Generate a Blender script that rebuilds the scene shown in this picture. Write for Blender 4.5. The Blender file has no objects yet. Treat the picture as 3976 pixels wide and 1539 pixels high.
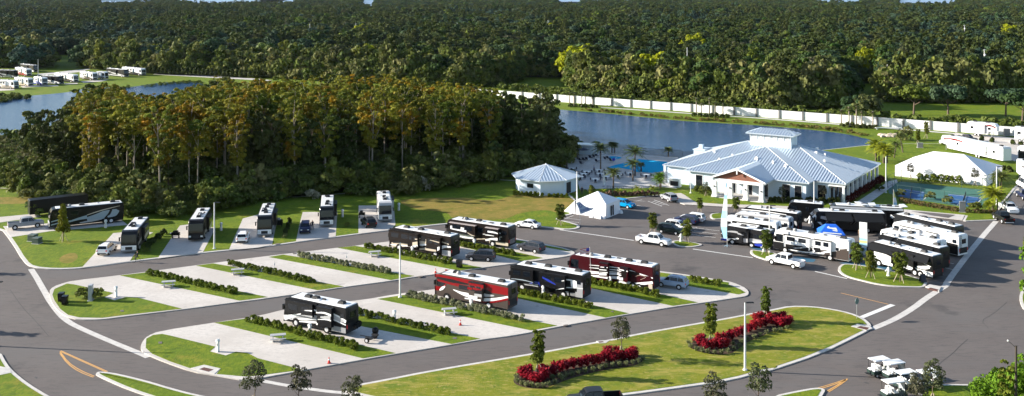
import bpy, math, random
from mathutils import Vector, Matrix
R = math.radians
random.seed(7)
HC, FP, HY, CX = 44.0, 3950.0, -54.0, 1988.0
col = bpy.context.scene.collection
# survey frames: each is an enlarged part of the survey picture (x origin, y origin, scale)
CR = dict(A=(0,700,2.492), B=(0,1100,2.271), C=(1000,700,2.492), D=(1000,1100,2.271), E=(2000,700,2.492), F=(2000,1100,2.271),
          K=(2976,700,2.492), L=(2976,1100,2.271), M=(0,0,2.492), N=(0,350,2.492), O=(1000,0,2.492), Q=(1900,300,2.492), S=(2976,0,2.492),
          T=(2976,350,2.492), Z=(0,0,1/1.5435), Y=(0,0,1.0), H=(2550,480,3.116), I=(3000,480,3.116), J=(2780,780,3.56), U=(3250,780,2.933),
          V=(2150,560,4.154), W=(3450,500,2.77), a=(1650,960,3.56), b=(1480,830,3.56), c=(2150,960,3.56), d=(1050,1120,3.56),
          e=(0,220,4.293), f=(3300,1340,3.811), g=(3350,480,4.115), h=(2480,800,5.538), i=(2180,740,6.23), j=(120,770,6.647), k=(3700,640,2.2645))
def G(c, x, y, z=0.0):
    """survey point -> world x, y on the level z"""
    ox, oy, s = CR[c]
    px, py = ox + x/s, oy + y/s
    t = (HC - z)/(py - HY)
    return ((px - CX)*t, FP*t)
def PL(s, z=0.0):
    """'A 0,465 110,600 B 3,4' -> list of world points"""
    out, c = [], None
    for tok in s.split():
        if ',' in tok:
            x, y = tok.split(','); out.append(G(c, float(x), float(y), z))
        else: c = tok
    return out
def smooth(pts, closed=True, it=2):
    for _ in range(it):
        n = len(pts); q = []
        rng = range(n) if closed else range(n-1)
        if not closed: q.append(pts[0])
        for k in rng:
            p, r = pts[k], pts[(k+1) % n]
            q.append((p[0]*.75+r[0]*.25, p[1]*.75+r[1]*.25)); q.append((p[0]*.25+r[0]*.75, p[1]*.25+r[1]*.75))
        if not closed: q.append(pts[-1])
        pts = q
    return pts
def area(p):
    return sum(p[k][0]*p[(k+1) % len(p)][1]-p[(k+1) % len(p)][0]*p[k][1] for k in range(len(p)))/2
def ccw(p): return p if area(p) > 0 else p[::-1]
def inset(p, d):
    p = ccw(p); n = len(p); out = []
    for k in range(n):
        a, b, c = p[k-1], p[k], p[(k+1) % n]
        e1 = Vector((b[0]-a[0], b[1]-a[1])); e2 = Vector((c[0]-b[0], c[1]-b[1]))
        if e1.length < 1e-6 or e2.length < 1e-6: continue
        e1.normalize(); e2.normalize()
        n1 = Vector((-e1.y, e1.x)); n2 = Vector((-e2.y, e2.x)); m = n1+n2
        if m.length < .2: m = n1
        m.normalize(); k2 = max(.5, m.dot(n1))
        out.append((b[0]+m.x*d/k2, b[1]+m.y*d/k2))
    return out
def inside(p, x, y):
    r = False; n = len(p); j = n-1
    for i in range(n):
        if (p[i][1] > y) != (p[j][1] > y) and x < (p[j][0]-p[i][0])*(y-p[i][1])/(p[j][1]-p[i][1])+p[i][0]: r = not r
        j = i
    return r
# ---------------------------------------------------------------- mesh builder
class MB:
    def __init__(s): s.v = []; s.f = []; s.m = []
    def add(s, vs, fs, m=0):
        o = len(s.v); s.v += [tuple(v) for v in vs]
        for f in fs: s.f.append(tuple(o+i for i in f)); s.m.append(m)
        return s
    def box(s, x0, x1, y0, y1, z0, z1, m=0, top=None):
        """top = (dx, dy) taper of the upper face"""
        a, b = top or (0, 0)
        v = [(x0,y0,z0),(x1,y0,z0),(x1,y1,z0),(x0,y1,z0),(x0+a,y0+b,z1),(x1-a,y0+b,z1),(x1-a,y1-b,z1),(x0+a,y1-b,z1)]
        return s.add(v, [(0,3,2,1),(4,5,6,7),(0,1,5,4),(1,2,6,5),(2,3,7,6),(3,0,4,7)], m)
    def obox(s, c, ux, sx, sy, z0, z1, m=0):
        """box centred at c=(x,y), long axis direction ux=(dx,dy)"""
        L = math.hypot(*ux); u = (ux[0]/L, ux[1]/L); w = (-u[1], u[0])
        q = []
        for z in (z0, z1):
            for a, b in ((-1,-1),(1,-1),(1,1),(-1,1)):
                q.append((c[0]+u[0]*a*sx/2+w[0]*b*sy/2, c[1]+u[1]*a*sx/2+w[1]*b*sy/2, z))
        return s.add(q, [(0,3,2,1),(4,5,6,7),(0,1,5,4),(1,2,6,5),(2,3,7,6),(3,0,4,7)], m)
    def sheet(s, p, z, m=0):
        p = ccw(p); return s.add([(x, y, z) for x, y in p], [tuple(range(len(p)))], m)
    def prism(s, p, z0, z1, m=0, ms=None, cap=True):
        p = ccw(p); n = len(p)
        s.add([(x, y, z0) for x, y in p]+[(x, y, z1) for x, y in p], [(k, (k+1) % n, n+(k+1) % n, n+k) for k in range(n)], m if ms is None else ms)
        if cap: s.add([(x, y, z1) for x, y in p], [tuple(range(n))], m)
        return s
    def cyl(s, p0, p1, r0, r1=None, n=8, m=0, caps=True):
        r1 = r0 if r1 is None else r1
        p0, p1 = Vector(p0), Vector(p1); d = (p1-p0)
        if d.length < 1e-6: return s
        d.normalize(); a = d.orthogonal().normalized(); b = d.cross(a)
        q = []
        for p, r in ((p0, r0), (p1, r1)):
            for k in range(n):
                t = 2*math.pi*k/n; q.append(p+a*math.cos(t)*r+b*math.sin(t)*r)
        fs = [(k, (k+1) % n, n+(k+1) % n, n+k) for k in range(n)]
        if caps: fs += [tuple(range(n))[::-1], tuple(range(n, 2*n))]
        return s.add(q, fs, m)
    def path(s, pts, rs, n=6, m=0):
        for k in range(len(pts)-1): s.cyl(pts[k], pts[k+1], rs[k], rs[k+1], n, m)
        return s
    def lathe(s, prof, n=12, m=0, o=(0,0,0)):
        q = []; L = len(prof)
        for k in range(n):
            t = 2*math.pi*k/n
            for r, z in prof: q.append((o[0]+r*math.cos(t), o[1]+r*math.sin(t), o[2]+z))
        fs = [(k*L+j, ((k+1) % n)*L+j, ((k+1) % n)*L+j+1, k*L+j+1) for k in range(n) for j in range(L-1)]
        return s.add(q, fs, m)
    def sideloft(s, prof, secs, m=0):
        """prof: closed list of (x,z); secs: list of (y, inset) from -y to +y"""
        n = len(prof); cx = sum(p[0] for p in prof)/n; cz = sum(p[1] for p in prof)/n
        q = []
        for y, ins in secs:
            for x, z in prof:
                dx, dz = x-cx, z-cz; l = math.hypot(dx, dz)
                q.append((x-(ins if dx > 0 else -ins)*min(1, abs(dx)), y, z-(ins if dz > 0 else -ins)*min(1, abs(dz)*2)))
        fs = []
        for k in range(len(secs)-1):
            for j in range(n):
                a, b = k*n+j, k*n+(j+1) % n
                fs.append((a, b, b+n, a+n))
        fs.append(tuple(range(n))[::-1]); fs.append(tuple(range((len(secs)-1)*n, len(secs)*n)))
        return s.add(q, fs, m)
    def ball(s, c, r, m=0, sz=1.0, n=8):
        prof = [(max(.001, r*math.sin(math.pi*k/(n//2+1))), -r*sz*math.cos(math.pi*k/(n//2+1))) for k in range(n//2+2)]
        return s.lathe(prof, n, m, c)
    def build(s, name, mats, parent=None, sm=None):
        me = bpy.data.meshes.new(name); me.from_pydata(s.v, [], s.f)
        for mt in (mats if isinstance(mats, (list, tuple)) else [mats]): me.materials.append(mt)
        if any(s.m): me.polygons.foreach_set('material_index', s.m)
        if sm:
            me.shade_smooth(); me.set_sharp_from_angle(angle=R(sm))
        me.update()
        o = bpy.data.objects.new(name, me); col.objects.link(o)
        if parent: o.parent = parent
        return o
def tag(o, label, cat, group=None):
    o['label'] = label; o['category'] = cat
    if group: o['group'] = group
    return o
def thing(name, label, cat, x, y, rz=0, group=None, z=0):
    o = bpy.data.objects.new(name, None); col.objects.link(o)
    o.empty_display_size = .2; o.location = (x, y, z); o.rotation_euler = (0, 0, rz)
    return tag(o, label, cat, group)
def struct(o, kind='structure'):
    o['kind'] = kind; return o
def stuff(o, label, cat):
    o['kind'] = 'stuff'; o['label'] = label; o['category'] = cat; return o
KIDS = {}
def kids(o):
    return [c for c in o.children]
def dup(root, x, y, rz=0, label=None, group=None, sc=None, z=0, cat=None):
    r = root.copy(); col.objects.link(r); r.location = (x, y, z); r.rotation_euler = (0, 0, rz)
    if sc: r.scale = (sc, sc, sc) if not isinstance(sc, tuple) else sc
    if label: r['label'] = label
    if cat: r['category'] = cat
    if group: r['group'] = group
    for ch in root.children:
        c = ch.copy(); col.objects.link(c); c.parent = r
        for g in ch.children:
            d = g.copy(); col.objects.link(d); d.parent = c
    return r
# ---------------------------------------------------------------- materials
MC = {}
def newmat(name):
    m = bpy.data.materials.new(name); m.use_nodes = True
    nt = m.node_tree; b = nt.nodes['Principled BSDF']; return m, nt, b
def mat(name, c, rough=.6, metal=0, spec=.5, coat=0, emit=None, var=0, vs=3.0, bump=0, bs=20.0):
    """plain material with optional noise variation and bump"""
    if name in MC: return MC[name]
    m, nt, b = newmat(name); N, Lk = nt.nodes, nt.links
    b.inputs['Base Color'].default_value = (*c, 1); b.inputs['Roughness'].default_value = rough
    b.inputs['Metallic'].default_value = metal; b.inputs['Specular IOR Level'].default_value = spec
    b.inputs['Coat Weight'].default_value = coat; b.inputs['Coat Roughness'].default_value = .08
    if var or bump:
        geo = N.new('ShaderNodeNewGeometry')
    if var:
        no = N.new('ShaderNodeTexNoise'); no.inputs['Scale'].default_value = vs; no.inputs['Detail'].default_value = 5
        Lk.new(geo.outputs['Position'], no.inputs['Vector'])
        mx = N.new('ShaderNodeMix'); mx.data_type = 'RGBA'
        mx.inputs['A'].default_value = (*[v*(1-var) for v in c], 1); mx.inputs['B'].default_value = (*[min(1, v*(1+var)) for v in c], 1)
        Lk.new(no.outputs['Fac'], mx.inputs['Factor']); Lk.new(mx.outputs['Result'], b.inputs['Base Color'])
    if bump:
        n2 = N.new('ShaderNodeTexNoise'); n2.inputs['Scale'].default_value = bs; n2.inputs['Detail'].default_value = 3
        Lk.new(geo.outputs['Position'], n2.inputs['Vector'])
        bp = N.new('ShaderNodeBump'); bp.inputs['Strength'].default_value = bump; bp.inputs['Distance'].default_value = .05
        Lk.new(n2.outputs['Fac'], bp.inputs['Height']); Lk.new(bp.outputs['Normal'], b.inputs['Normal'])
    MC[name] = m; return m
def ramp_mat(name, layers, rough=.9, bump=.3, bs=2.0, spec=.2, bd=.1, stretch=None):
    """layers: first colour, then (colour, noise scale, low, high) mixed over it; everything from world position"""
    m, nt, b = newmat(name); N, Lk = nt.nodes, nt.links
    geo = N.new('ShaderNodeNewGeometry'); pos = geo.outputs['Position']
    cur = None; c0 = layers[0]
    for q in layers[1:]:
        c, sc, lo, hi = q[:4]
        no = N.new('ShaderNodeTexNoise'); no.inputs['Scale'].default_value = sc; no.inputs['Detail'].default_value = 6; no.inputs['Roughness'].default_value = .6
        if len(q) > 4:
            mp = N.new('ShaderNodeMapping'); mp.inputs['Rotation'].default_value = (0, 0, R(q[4])); mp.inputs['Scale'].default_value = (1, q[5], 1)
            Lk.new(pos, mp.inputs['Vector']); Lk.new(mp.outputs['Vector'], no.inputs['Vector'])
        else: Lk.new(pos, no.inputs['Vector'])
        mr = N.new('ShaderNodeMapRange'); mr.inputs['From Min'].default_value = lo; mr.inputs['From Max'].default_value = hi
        Lk.new(no.outputs['Fac'], mr.inputs['Value'])
        mx = N.new('ShaderNodeMix'); mx.data_type = 'RGBA'; mx.inputs['B'].default_value = (*c, 1)
        if cur is None: mx.inputs['A'].default_value = (*c0, 1)
        else: Lk.new(cur, mx.inputs['A'])
        Lk.new(mr.outputs['Result'], mx.inputs['Factor']); cur = mx.outputs['Result']
    Lk.new(cur, b.inputs['Base Color'])
    b.inputs['Roughness'].default_value = rough; b.inputs['Specular IOR Level'].default_value = spec
    if bump:
        n2 = N.new('ShaderNodeTexNoise'); n2.inputs['Scale'].default_value = bs; n2.inputs['Detail'].default_value = 5
        Lk.new(pos, n2.inputs['Vector']); bp = N.new('ShaderNodeBump'); bp.inputs['Strength'].default_value = bump; bp.inputs['Distance'].default_value = bd
        Lk.new(n2.outputs['Fac'], bp.inputs['Height']); Lk.new(bp.outputs['Normal'], b.inputs['Normal'])
    return m
def leaf_mat(name, cols, trans=.25, rough=.6, nsc=.35, macro=None):
    """foliage: colour ramp over the object's random value, with leaf-scale noise"""
    m, nt, b = newmat(name); N, Lk = nt.nodes, nt.links
    oi = N.new('ShaderNodeObjectInfo'); rp = N.new('ShaderNodeValToRGB'); cr = rp.color_ramp
    cr.elements[0].color = (*cols[0], 1); cr.elements[0].position = 0
    cr.elements[1].color = (*cols[-1], 1); cr.elements[1].position = 1
    for k in range(1, len(cols)-1):
        e = cr.elements.new(k/(len(cols)-1)); e.color = (*cols[k], 1)
    Lk.new(oi.outputs['Random'], rp.inputs['Fac'])
    geo = N.new('ShaderNodeNewGeometry'); no = N.new('ShaderNodeTexNoise'); no.inputs['Scale'].default_value = nsc; no.inputs['Detail'].default_value = 4
    Lk.new(geo.outputs['Position'], no.inputs['Vector'])
    mr = N.new('ShaderNodeMapRange'); mr.inputs['From Min'].default_value = .3; mr.inputs['From Max'].default_value = .7
    mr.inputs['To Min'].default_value = .6; mr.inputs['To Max'].default_value = 1.45
    Lk.new(no.outputs['Fac'], mr.inputs['Value'])
    mx = N.new('ShaderNodeVectorMath'); mx.operation = 'SCALE'
    src = rp.outputs['Color']
    for (c2, sc2, lo2, hi2) in (macro or []):   # stands of another species over tens of metres
        n3 = N.new('ShaderNodeTexNoise'); n3.inputs['Scale'].default_value = sc2; n3.inputs['Detail'].default_value = 3; Lk.new(geo.outputs['Position'], n3.inputs['Vector'])
        m3 = N.new('ShaderNodeMapRange'); m3.inputs['From Min'].default_value = lo2; m3.inputs['From Max'].default_value = hi2; Lk.new(n3.outputs['Fac'], m3.inputs['Value'])
        x3 = N.new('ShaderNodeMix'); x3.data_type = 'RGBA'; x3.inputs['B'].default_value = (*c2, 1); Lk.new(src, x3.inputs['A']); Lk.new(m3.outputs['Result'], x3.inputs['Factor']); src = x3.outputs['Result']
    Lk.new(src, mx.inputs[0]); Lk.new(mr.outputs['Result'], mx.inputs['Scale'])
    Lk.new(mx.outputs['Vector'], b.inputs['Base Color'])
    b.inputs['Roughness'].default_value = rough; b.inputs['Specular IOR Level'].default_value = .06
    if trans:
        tr = N.new('ShaderNodeBsdfTranslucent'); ms = N.new('ShaderNodeMixShader'); ms.inputs['Fac'].default_value = trans
        Lk.new(mx.outputs['Vector'], tr.inputs['Color']); Lk.new(b.outputs['BSDF'], ms.inputs[1]); Lk.new(tr.outputs['BSDF'], ms.inputs[2])
        Lk.new(ms.outputs['Shader'], nt.nodes['Material Output'].inputs['Surface'])
    return m
def water_mat(name, c, sc, st, rough=.08, spec=.5):
    m, nt, b = newmat(name); N, Lk = nt.nodes, nt.links
    b.inputs['Base Color'].default_value = (*c, 1); b.inputs['Roughness'].default_value = rough; b.inputs['Specular IOR Level'].default_value = spec
    geo = N.new('ShaderNodeNewGeometry'); n1 = N.new('ShaderNodeTexNoise'); n1.inputs['Scale'].default_value = sc; n1.inputs['Detail'].default_value = 5
    mp = N.new('ShaderNodeMapping'); mp.inputs['Rotation'].default_value = (0, 0, R(25)); mp.inputs['Scale'].default_value = (1, 2.2, 1)
    Lk.new(geo.outputs['Position'], mp.inputs['Vector']); Lk.new(mp.outputs['Vector'], n1.inputs['Vector'])
    bp = N.new('ShaderNodeBump'); bp.inputs['Strength'].default_value = st; bp.inputs['Distance'].default_value = .12
    Lk.new(n1.outputs['Fac'], bp.inputs['Height']); Lk.new(bp.outputs['Normal'], b.inputs['Normal'])
    return m
GRASS = ramp_mat('lawn grass', [(.120,.180,.007), ((.175,.215,.009), .25, .42, .62), ((.075,.125,.006), .9, .5, .66), ((.27,.215,.03), .13, .58, .72), ((.09,.145,.006), 3.5, .45, .65, 12, .35), ((.21,.22,.02), 1.7, .6, .72)], bump=.6, bs=9)
GRASS2 = ramp_mat('mown island grass', [(.185,.20,.014), ((.12,.17,.012), .35, .45, .6), ((.30,.26,.05), .22, .50, .64, -8, 2.5), ((.34,.28,.08), 1.3, .54, .68, -8, 2.2), ((.09,.13,.01), 2.2, .58, .75, 5, .5)], bump=.6, bs=8)
DRY = ramp_mat('dry grass', [(.23,.175,.035), ((.16,.15,.02), .22, .45, .6), ((.30,.20,.05), .6, .5, .7), ((.12,.13,.015), 2.0, .55, .7)], bump=.6, bs=6)
ASPH = ramp_mat('asphalt', [(.128,.110,.102), ((.148,.129,.120), .12, .4, .65), ((.082,.076,.075), .5, .5, .70, 35, 6), ((.145,.128,.120), 6, .45, .7), ((.135,.124,.119), .035, .5, .66, 60, 3), ((.066,.062,.062), .09, .60, .72), ((.075,.070,.068), 1.6, .64, .70, -20, 7)], rough=.85, bump=.25, bs=14, bd=.03)
ASPHL = ramp_mat('asphalt of the parking area', [(.125,.113,.107), ((.14,.126,.12), .12, .4, .65), ((.095,.088,.088), .5, .5, .72, -30, 6), ((.135,.125,.122), 6, .45, .7)], rough=.85, bump=.25, bs=14, bd=.03)
CONC = ramp_mat('concrete pad', [(.52,.475,.43), ((.60,.555,.51), .12, .42, .58), ((.44,.405,.37), 1.1, .52, .70, 30, 3), ((.49,.455,.42), 4, .5, .7), ((.36,.33,.30), .45, .63, .74)], rough=.8, bump=.15, bs=12, bd=.02)
KERB = ramp_mat('kerb concrete', [(.52,.49,.46), ((.60,.57,.53), 1.5, .4, .6), ((.36,.34,.32), 5, .62, .78)], rough=.8, bump=.15, bs=12, bd=.02)
WALK = ramp_mat('sidewalk concrete', [(.50,.48,.46), ((.58,.555,.53), .6, .4, .6), ((.42,.40,.38), 3, .55, .75)], rough=.8, bump=.1)
PAINTW = mat('white road paint', (.72,.71,.68), .7, var=.15, vs=4)
PAINTY = mat('orange yellow road paint', (.62,.33,.10), .7, var=.2, vs=4)
FLOOR = ramp_mat('forest floor', [(.035,.045,.015), ((.06,.07,.02), .08, .45, .6), ((.10,.09,.03), .3, .6, .75)], bump=.4)
MULCH = ramp_mat('mulch', [(.055,.035,.025), ((.09,.06,.04), 2, .4, .6)], bump=.5)
WATER = water_mat('lake water', (.018,.058,.135), .6, .5, .2, .06)
POOLW = water_mat('pool water', (.025,.36,.60), 2.5, .10, .35, .0)
WHITE = mat('white paint', (.80,.80,.79), .45, coat=.4)
WHITEM = mat('matt white', (.76,.76,.75), .75, var=.06, vs=1.0)
BLACK = mat('black paint', (.006,.006,.007), .35, spec=.2, coat=.1)
GLASS = mat('dark glass', (.008,.011,.016), .06, spec=.5)
TYRE = mat('tyre rubber', (.014,.014,.014), .9, spec=.1)
RIM = mat('wheel metal', (.62,.62,.63), .35, .0)
DGREY = mat('dark grey plastic', (.03,.03,.032), .55, spec=.2)
MGREY = mat('mid grey', (.20,.20,.205), .5)
GALV = mat('galvanised metal', (.45,.46,.47), .4, .6)
ALUM = mat('pale pole paint', (.70,.70,.69), .4)
BARK = mat('bark', (.13,.095,.065), .9, var=.3, vs=3, bump=.5, bs=8)
BARKP = mat('pale bark', (.30,.25,.19), .9, var=.3, vs=3, bump=.5, bs=8)
STAKE = mat('stake timber', (.42,.34,.25), .8)
RED = mat('red plastic', (.62,.03,.02), .5)
ORANGE = mat('orange plastic', (.75,.10,.03), .5)
def paint(name, c, rough=.35, metal=0): return mat('paint '+name, c, rough, metal, spec=.22, coat=.12)
# ================================================================ ground, roads, lakes
SUNEL = 19.5; EXPO = 1.25
m = MB(); m.add([(-6000,-400,0),(6000,-400,0),(6000,9000,0),(-6000,9000,0)], [(0,1,2,3)]); struct(m.build('ground', GRASS))
def sheetobj(name, pts, z, mt):
    return struct(MB().sheet(pts, z).build(name, mt))
sheetobj('forest_floor', PL('Y -600,250 0,250 180,212 300,214 400,264 560,279 1000,294 1500,318 1880,330 2030,300 2200,300 2250,345 2420,366 2700,388 2990,410 3245,416 3262,326 3430,326 3440,388 3700,392 4000,390 4700,390')+[(4500,6500),(-4500,6500)], .006, FLOOR)
sheetobj('woods_floor', PL('Y -300,560 300,470 900,470 1900,470 2150,560 2230,650 2180,668 1950,690 1750,722 1450,738 1250,752 1000,785 760,835 560,830 400,800 240,770 100,740 -20,690 -500,660'), .006, FLOOR)
sheetobj('road', PL('Y -900,1900 4900,1900 4900,700 3960,690 3800,735 3500,735 2900,740 2560,745 2190,775 2100,860 1500,860 700,940 -80,870 -400,800 -1500,800 -1500,1300'), .012, ASPH)
# lakes: the water lies level with its banks, shore edges come from the survey
LAKER = PL('Y 2010,412 2189,428 2230,431 2301,437 2380,444 2502,456 2610,467 2703,474 2810,480 2900,485 3000,492 3096,500 3180,508 3257,517 3320,528 3361,540 3430,548 3452,575 3440,600 3409,630 3300,650 3000,668 2662,656 2520,648 2390,639 2245,632 2205,615 2100,560 1900,500')
struct(MB().sheet(smooth(LAKER, it=1), .02).build('lake_water', WATER))
LAKEL = PL('Y -900,420 -300,400 0,388 60,378 120,372 240,362 300,352 330,344 520,338 560,331 620,322 714,318 770,322 790,326 770,352 720,400 500,470 300,520 110,527 0,524 -300,520 -900,540')
struct(MB().sheet(smooth(LAKEL, it=1), .02).build('lake_water', WATER))
FARL = ['Y 640,-14 1120,-14 1130,-2 1010,26 800,30 700,20', 'Y 375,2 600,2 580,27 390,28', 'Y 1010,-4 1165,-4 1150,29 1010,28', 'Y 1395,0 1460,0 1450,44 1410,42', 'Y 2160,8 2260,8 2250,40 2165,40', 'Y 3160,-8 3360,-8 3340,26 3170,24', 'Y 3480,-4 3720,-4 3710,33 3490,31', 'Y 1990,-12 2500,-12 2450,16 2020,16']
FLK = [PL(q) for q in FARL]
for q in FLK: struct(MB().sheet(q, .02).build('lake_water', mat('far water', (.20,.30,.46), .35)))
# ---- kerbed blocks
def block(pts, name='kerb', mt=None, z=.13, sm=1):
    p = smooth(PL(pts), it=sm) if isinstance(pts, str) else pts
    struct(MB().prism(p, 0, z).build(name, mt or KERB)); return p
def lawn(p, z=.15, mt=None, z0=.1, name='lawn'):
    return struct(MB().prism(p, z0, z).build(name, mt or GRASS))
def pad(pts, z=.165, mt=None, name='concrete_pad'):
    p = PL(pts) if isinstance(pts, str) else pts
    return struct(MB().prism(p, z-.05, z).build(name, mt or CONC))
# block north of the upper road with the six pull-in pads
B0 = block('A 0,462 110,602 225,795 300,850 520,870 790,860 1260,795 1550,760 1960,710 2220,685 2492,655 C 150,640 380,606 760,556 980,527 1290,490 1560,458 1830,428 Y 1850,863 1969,869 2060,880 2154,889 2200,895 2245,890 2254,880 2236,872 2180,858 2165,853 2185,842 2230,832 2236,790 2230,772 2200,750 1950,690 1750,720 1000,780 500,780 200,740 -300,720 -600,740 -300,830')
lawn(inset(B0, .55))
for q in ('A -900,380 0,365 325,334 400,360 0,418 -900,440', 'A 30,455 400,432 1150,372 1235,442 480,503 105,560', 'A 1095,522 1330,498 1482,515 1400,560 1257,793 790,858', 'A 1740,448 1830,436 2085,470 2050,540 1963,707 1525,768',
          'A 2350,380 C 60,326 190,400 140,636 0,662 A 2213,688', 'C 437,317 560,316 772,328 756,554 370,608 420,380', 'C 978,254 1170,252 1320,262 1334,440 1290,488 976,529'): pad(q)
struct(MB().sheet(smooth(PL('C 1330,200 1650,180 2000,175 2300,215 E 30,130 420,150 590,190 560,300 420,330 300,290 E 20,330 -60,380 C 2200,400 1870,380 1850,320 1500,290'), it=2), .156).build('dry_grass', DRY))
struct(MB().sheet(smooth(PL('A -300,170 0,175 400,160 800,150 1250,160 1000,190 500,205 300,235 0,240 -300,240'), it=2), .156).build('dry_grass', DRY))
struct(MB().sheet(smooth(PL('A 560,770 640,720 740,710 760,760 700,810 600,815'), it=2), .156).build('dry_grass', DRY))
# block with the upper row of pull-through pads
BC = 'pull_through_pads'
B1 = block('B 432,80 465,40 560,6 A 700,982 1160,928 1900,832 C 0,752 780,662 1290,598 Y 1700,918 1852,903 1930,908 2000,929 E 200,605 460,658 560,693 584,716 520,742 290,775 C 2180,853 1950,888 1520,943 1290,982 D 760,41 530,78 90,138 B 2271,152 2120,170 1620,238 1100,300 900,328 690,330 590,305 510,255 450,170', mt=CONC)
for q in ('B 590,12 640,17 1000,95 920,132 1010,160 1110,132 1210,135 1605,234 1100,290 900,315 700,311 600,288 530,235 480,160 462,110 480,60',):
    lawn(PL(q))
def strip(q): return lawn(PL(q), name='grass_strip')
for q in ('A 1160,931 1412,902 D 90,131 B 2112,163', 'A 1898,836 2062,814 D 760,37 530,71', 'C 108,752 250,729 1516,936 1288,976', 'C 775,663 945,644 2172,853 1950,884',
          'C 1560,548 1720,528 E 272,762 50,792', 'Y 1800,914 1860,907 1930,911 E 0,584 220,624 450,668 545,697 500,694 250,650 0,614'): strip(q)
# block with the lower row
B2 = block('B 1240,560 1262,515 1300,475 1400,432 1880,357 2271,300 D 250,236 900,160 1260,98 1560,62 Y 2000,1085 2210,1048 2262,1037 2350,1037 2440,1042 2562,1056 E 1700,927 2070,987 F 1960,15 2040,55 2064,90 2045,120 1960,134 1600,188 1380,218 1000,282 800,317 370,393 0,468 D 1960,507 1730,547 1220,632 930,682 400,777 40,843 B 2180,872 1900,822 1700,792 1450,704 1300,640 1245,605', mt=CONC)
for q in ('B 1430,457 1500,472 1900,570 1850,612 1990,648 2080,615 2180,625 D 0,672 398,774 0,826 B 2170,835 1950,815 1910,812 1945,765 1800,735 1680,762 1500,700 1340,632 1285,580 1290,500 1350,467',
          'Y 2300,1047 2350,1043 2440,1048 2562,1062 E 1700,940 2070,1000 F 1880,20 1980,60 2032,92 1972,108 1540,36 1480,18 Y 2500,1080 2400,1064'): lawn(PL(q))
for q in ('B 1890,358 2165,322 D 1217,627 930,673', 'Y 1112,1214 1232,1196 D 1962,499 1710,546', 'D 1058,148 1300,112 F 372,384 140,426', 'Y 1780,1112 1890,1095 F 1002,275 798,313', 'Y 2060,1072 2160,1057 F 1612,179 1390,209'): strip(q)
# big planted island in the foreground
ISL = 'D 735,952 880,902 1100,862 1500,782 2271,652 F 300,602 700,528 870,500 1080,452 1650,352 1800,327 2140,262 L 60,237 200,207 400,210 600,237 750,272 850,312 905,352 928,390 905,420 850,450 480,632 0,792 F 2271,762 1900,868 1500,925 950,1000 400,1060 D 2000,1120 1200,1060 860,990'
B3 = block(ISL); lawn(inset(B3, .5), mt=GRASS2)
# medians, verges, parking islands
def isle(q, mt=None, ins=.4, sm=2): p = block(q, sm=sm); lawn(inset(p, ins), mt=mt); return p
isle('B 842,822 850,798 880,788 1010,800 1300,870 1500,932 1760,1000 2300,1100 1900,1160 1250,998')
isle('B -900,500 0,606 60,720 120,790 250,895 430,1005 700,1150 0,1700 -900,1700', sm=1)
pad('B -900,700 0,745 85,762 105,800 0,822 -900,830', name='sidewalk', mt=WALK)
isle('L 60,1003 250,962 430,930 500,938 520,955 500,985 440,1100 -200,1200', sm=1)
isle('L 1370,935 1500,908 1560,900 1950,902 2271,905 3200,930 3200,1700 1300,1700 1330,1000', sm=1)
isle('L 2271,30 2242,80 2228,130 2240,190 2271,245 2600,300 2600,0', sm=1)
isle('K 688,872 700,840 740,814 850,822 1050,850 1300,905 1480,960 1560,990 L 1410,20 1385,44 1270,42 1100,36 950,12 K 960,990 780,945 710,905')
isle('E 2270,690 2290,680 2350,688 2460,700 K 60,705 110,722 60,760 0,782 E 2400,770 2330,748 2280,720')
isle('E 1505,605 1540,590 1640,592 1820,625 1790,640 1690,656 1560,645')
isle('E 1880,330 1990,320 2040,330 2030,370 1960,385 1890,378', ins=.35)
# clubhouse grounds
CLUB = block('Y 2236,700 2380,640 2700,640 3420,560 3700,560 3990,640 3980,700 K 2400,90 2330,180 2280,230 2236,330 2225,392 1930,402 1900,398 1925,352 1700,330 1350,305 700,300 480,296 0,280 E 2100,258 2000,260 1780,248 1640,240 1560,215 1600,165 1480,135 1400,150 1190,172 985,192 800,190', sm=0)
lawn(inset(CLUB, .4))
struct(MB().prism(PL('E 1400,152 1475,138 1605,132 1640,150 1720,205 1760,222 2000,240 2110,243 K 0,250 470,275 1300,288 1920,345 1895,396 1300,330 700,305 0,285 E 2000,262 1780,250 1640,242 1560,215 1590,190'), .1, .17).build('sidewalk', CONC))
struct(MB().sheet(PL('K 1400,310 1500,315 1830,345 1760,375 1600,350'), .18).build('asphalt_patch', ASPH))
struct(MB().prism(PL('K 880,215 1180,20 1260,0 1270,30 1000,225 930,240'), .1, .17).build('sidewalk', WALK))
struct(MB().prism(PL('V 100,330 400,150 800,185 1300,165 1800,215 2000,225 2010,560 1880,640 1990,730 1700,700 1500,720 800,730 420,740 390,640 450,560 330,420'), .1, .17).build('pool_deck', WALK))
struct(MB().prism(PL('V 440,290 860,190 1300,180 1850,230 2000,240 2000,450 1600,520 1200,500 850,430 400,400'), .12, .185).build('pool_deck', CONC))
m = MB().sheet(PL('V 870,385 1010,345 1160,310 1370,255 1600,275 1840,302 1832,425 1700,462 1590,478 1330,462 1230,425 1110,405 990,412'), .20)
struct(m.build('pool_water', POOLW))
struct(MB().sheet(smooth(PL('V 880,220 930,205 1100,222 1090,240 1000,262 900,250'), it=1), .20).build('pool_water', POOLW))
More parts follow.
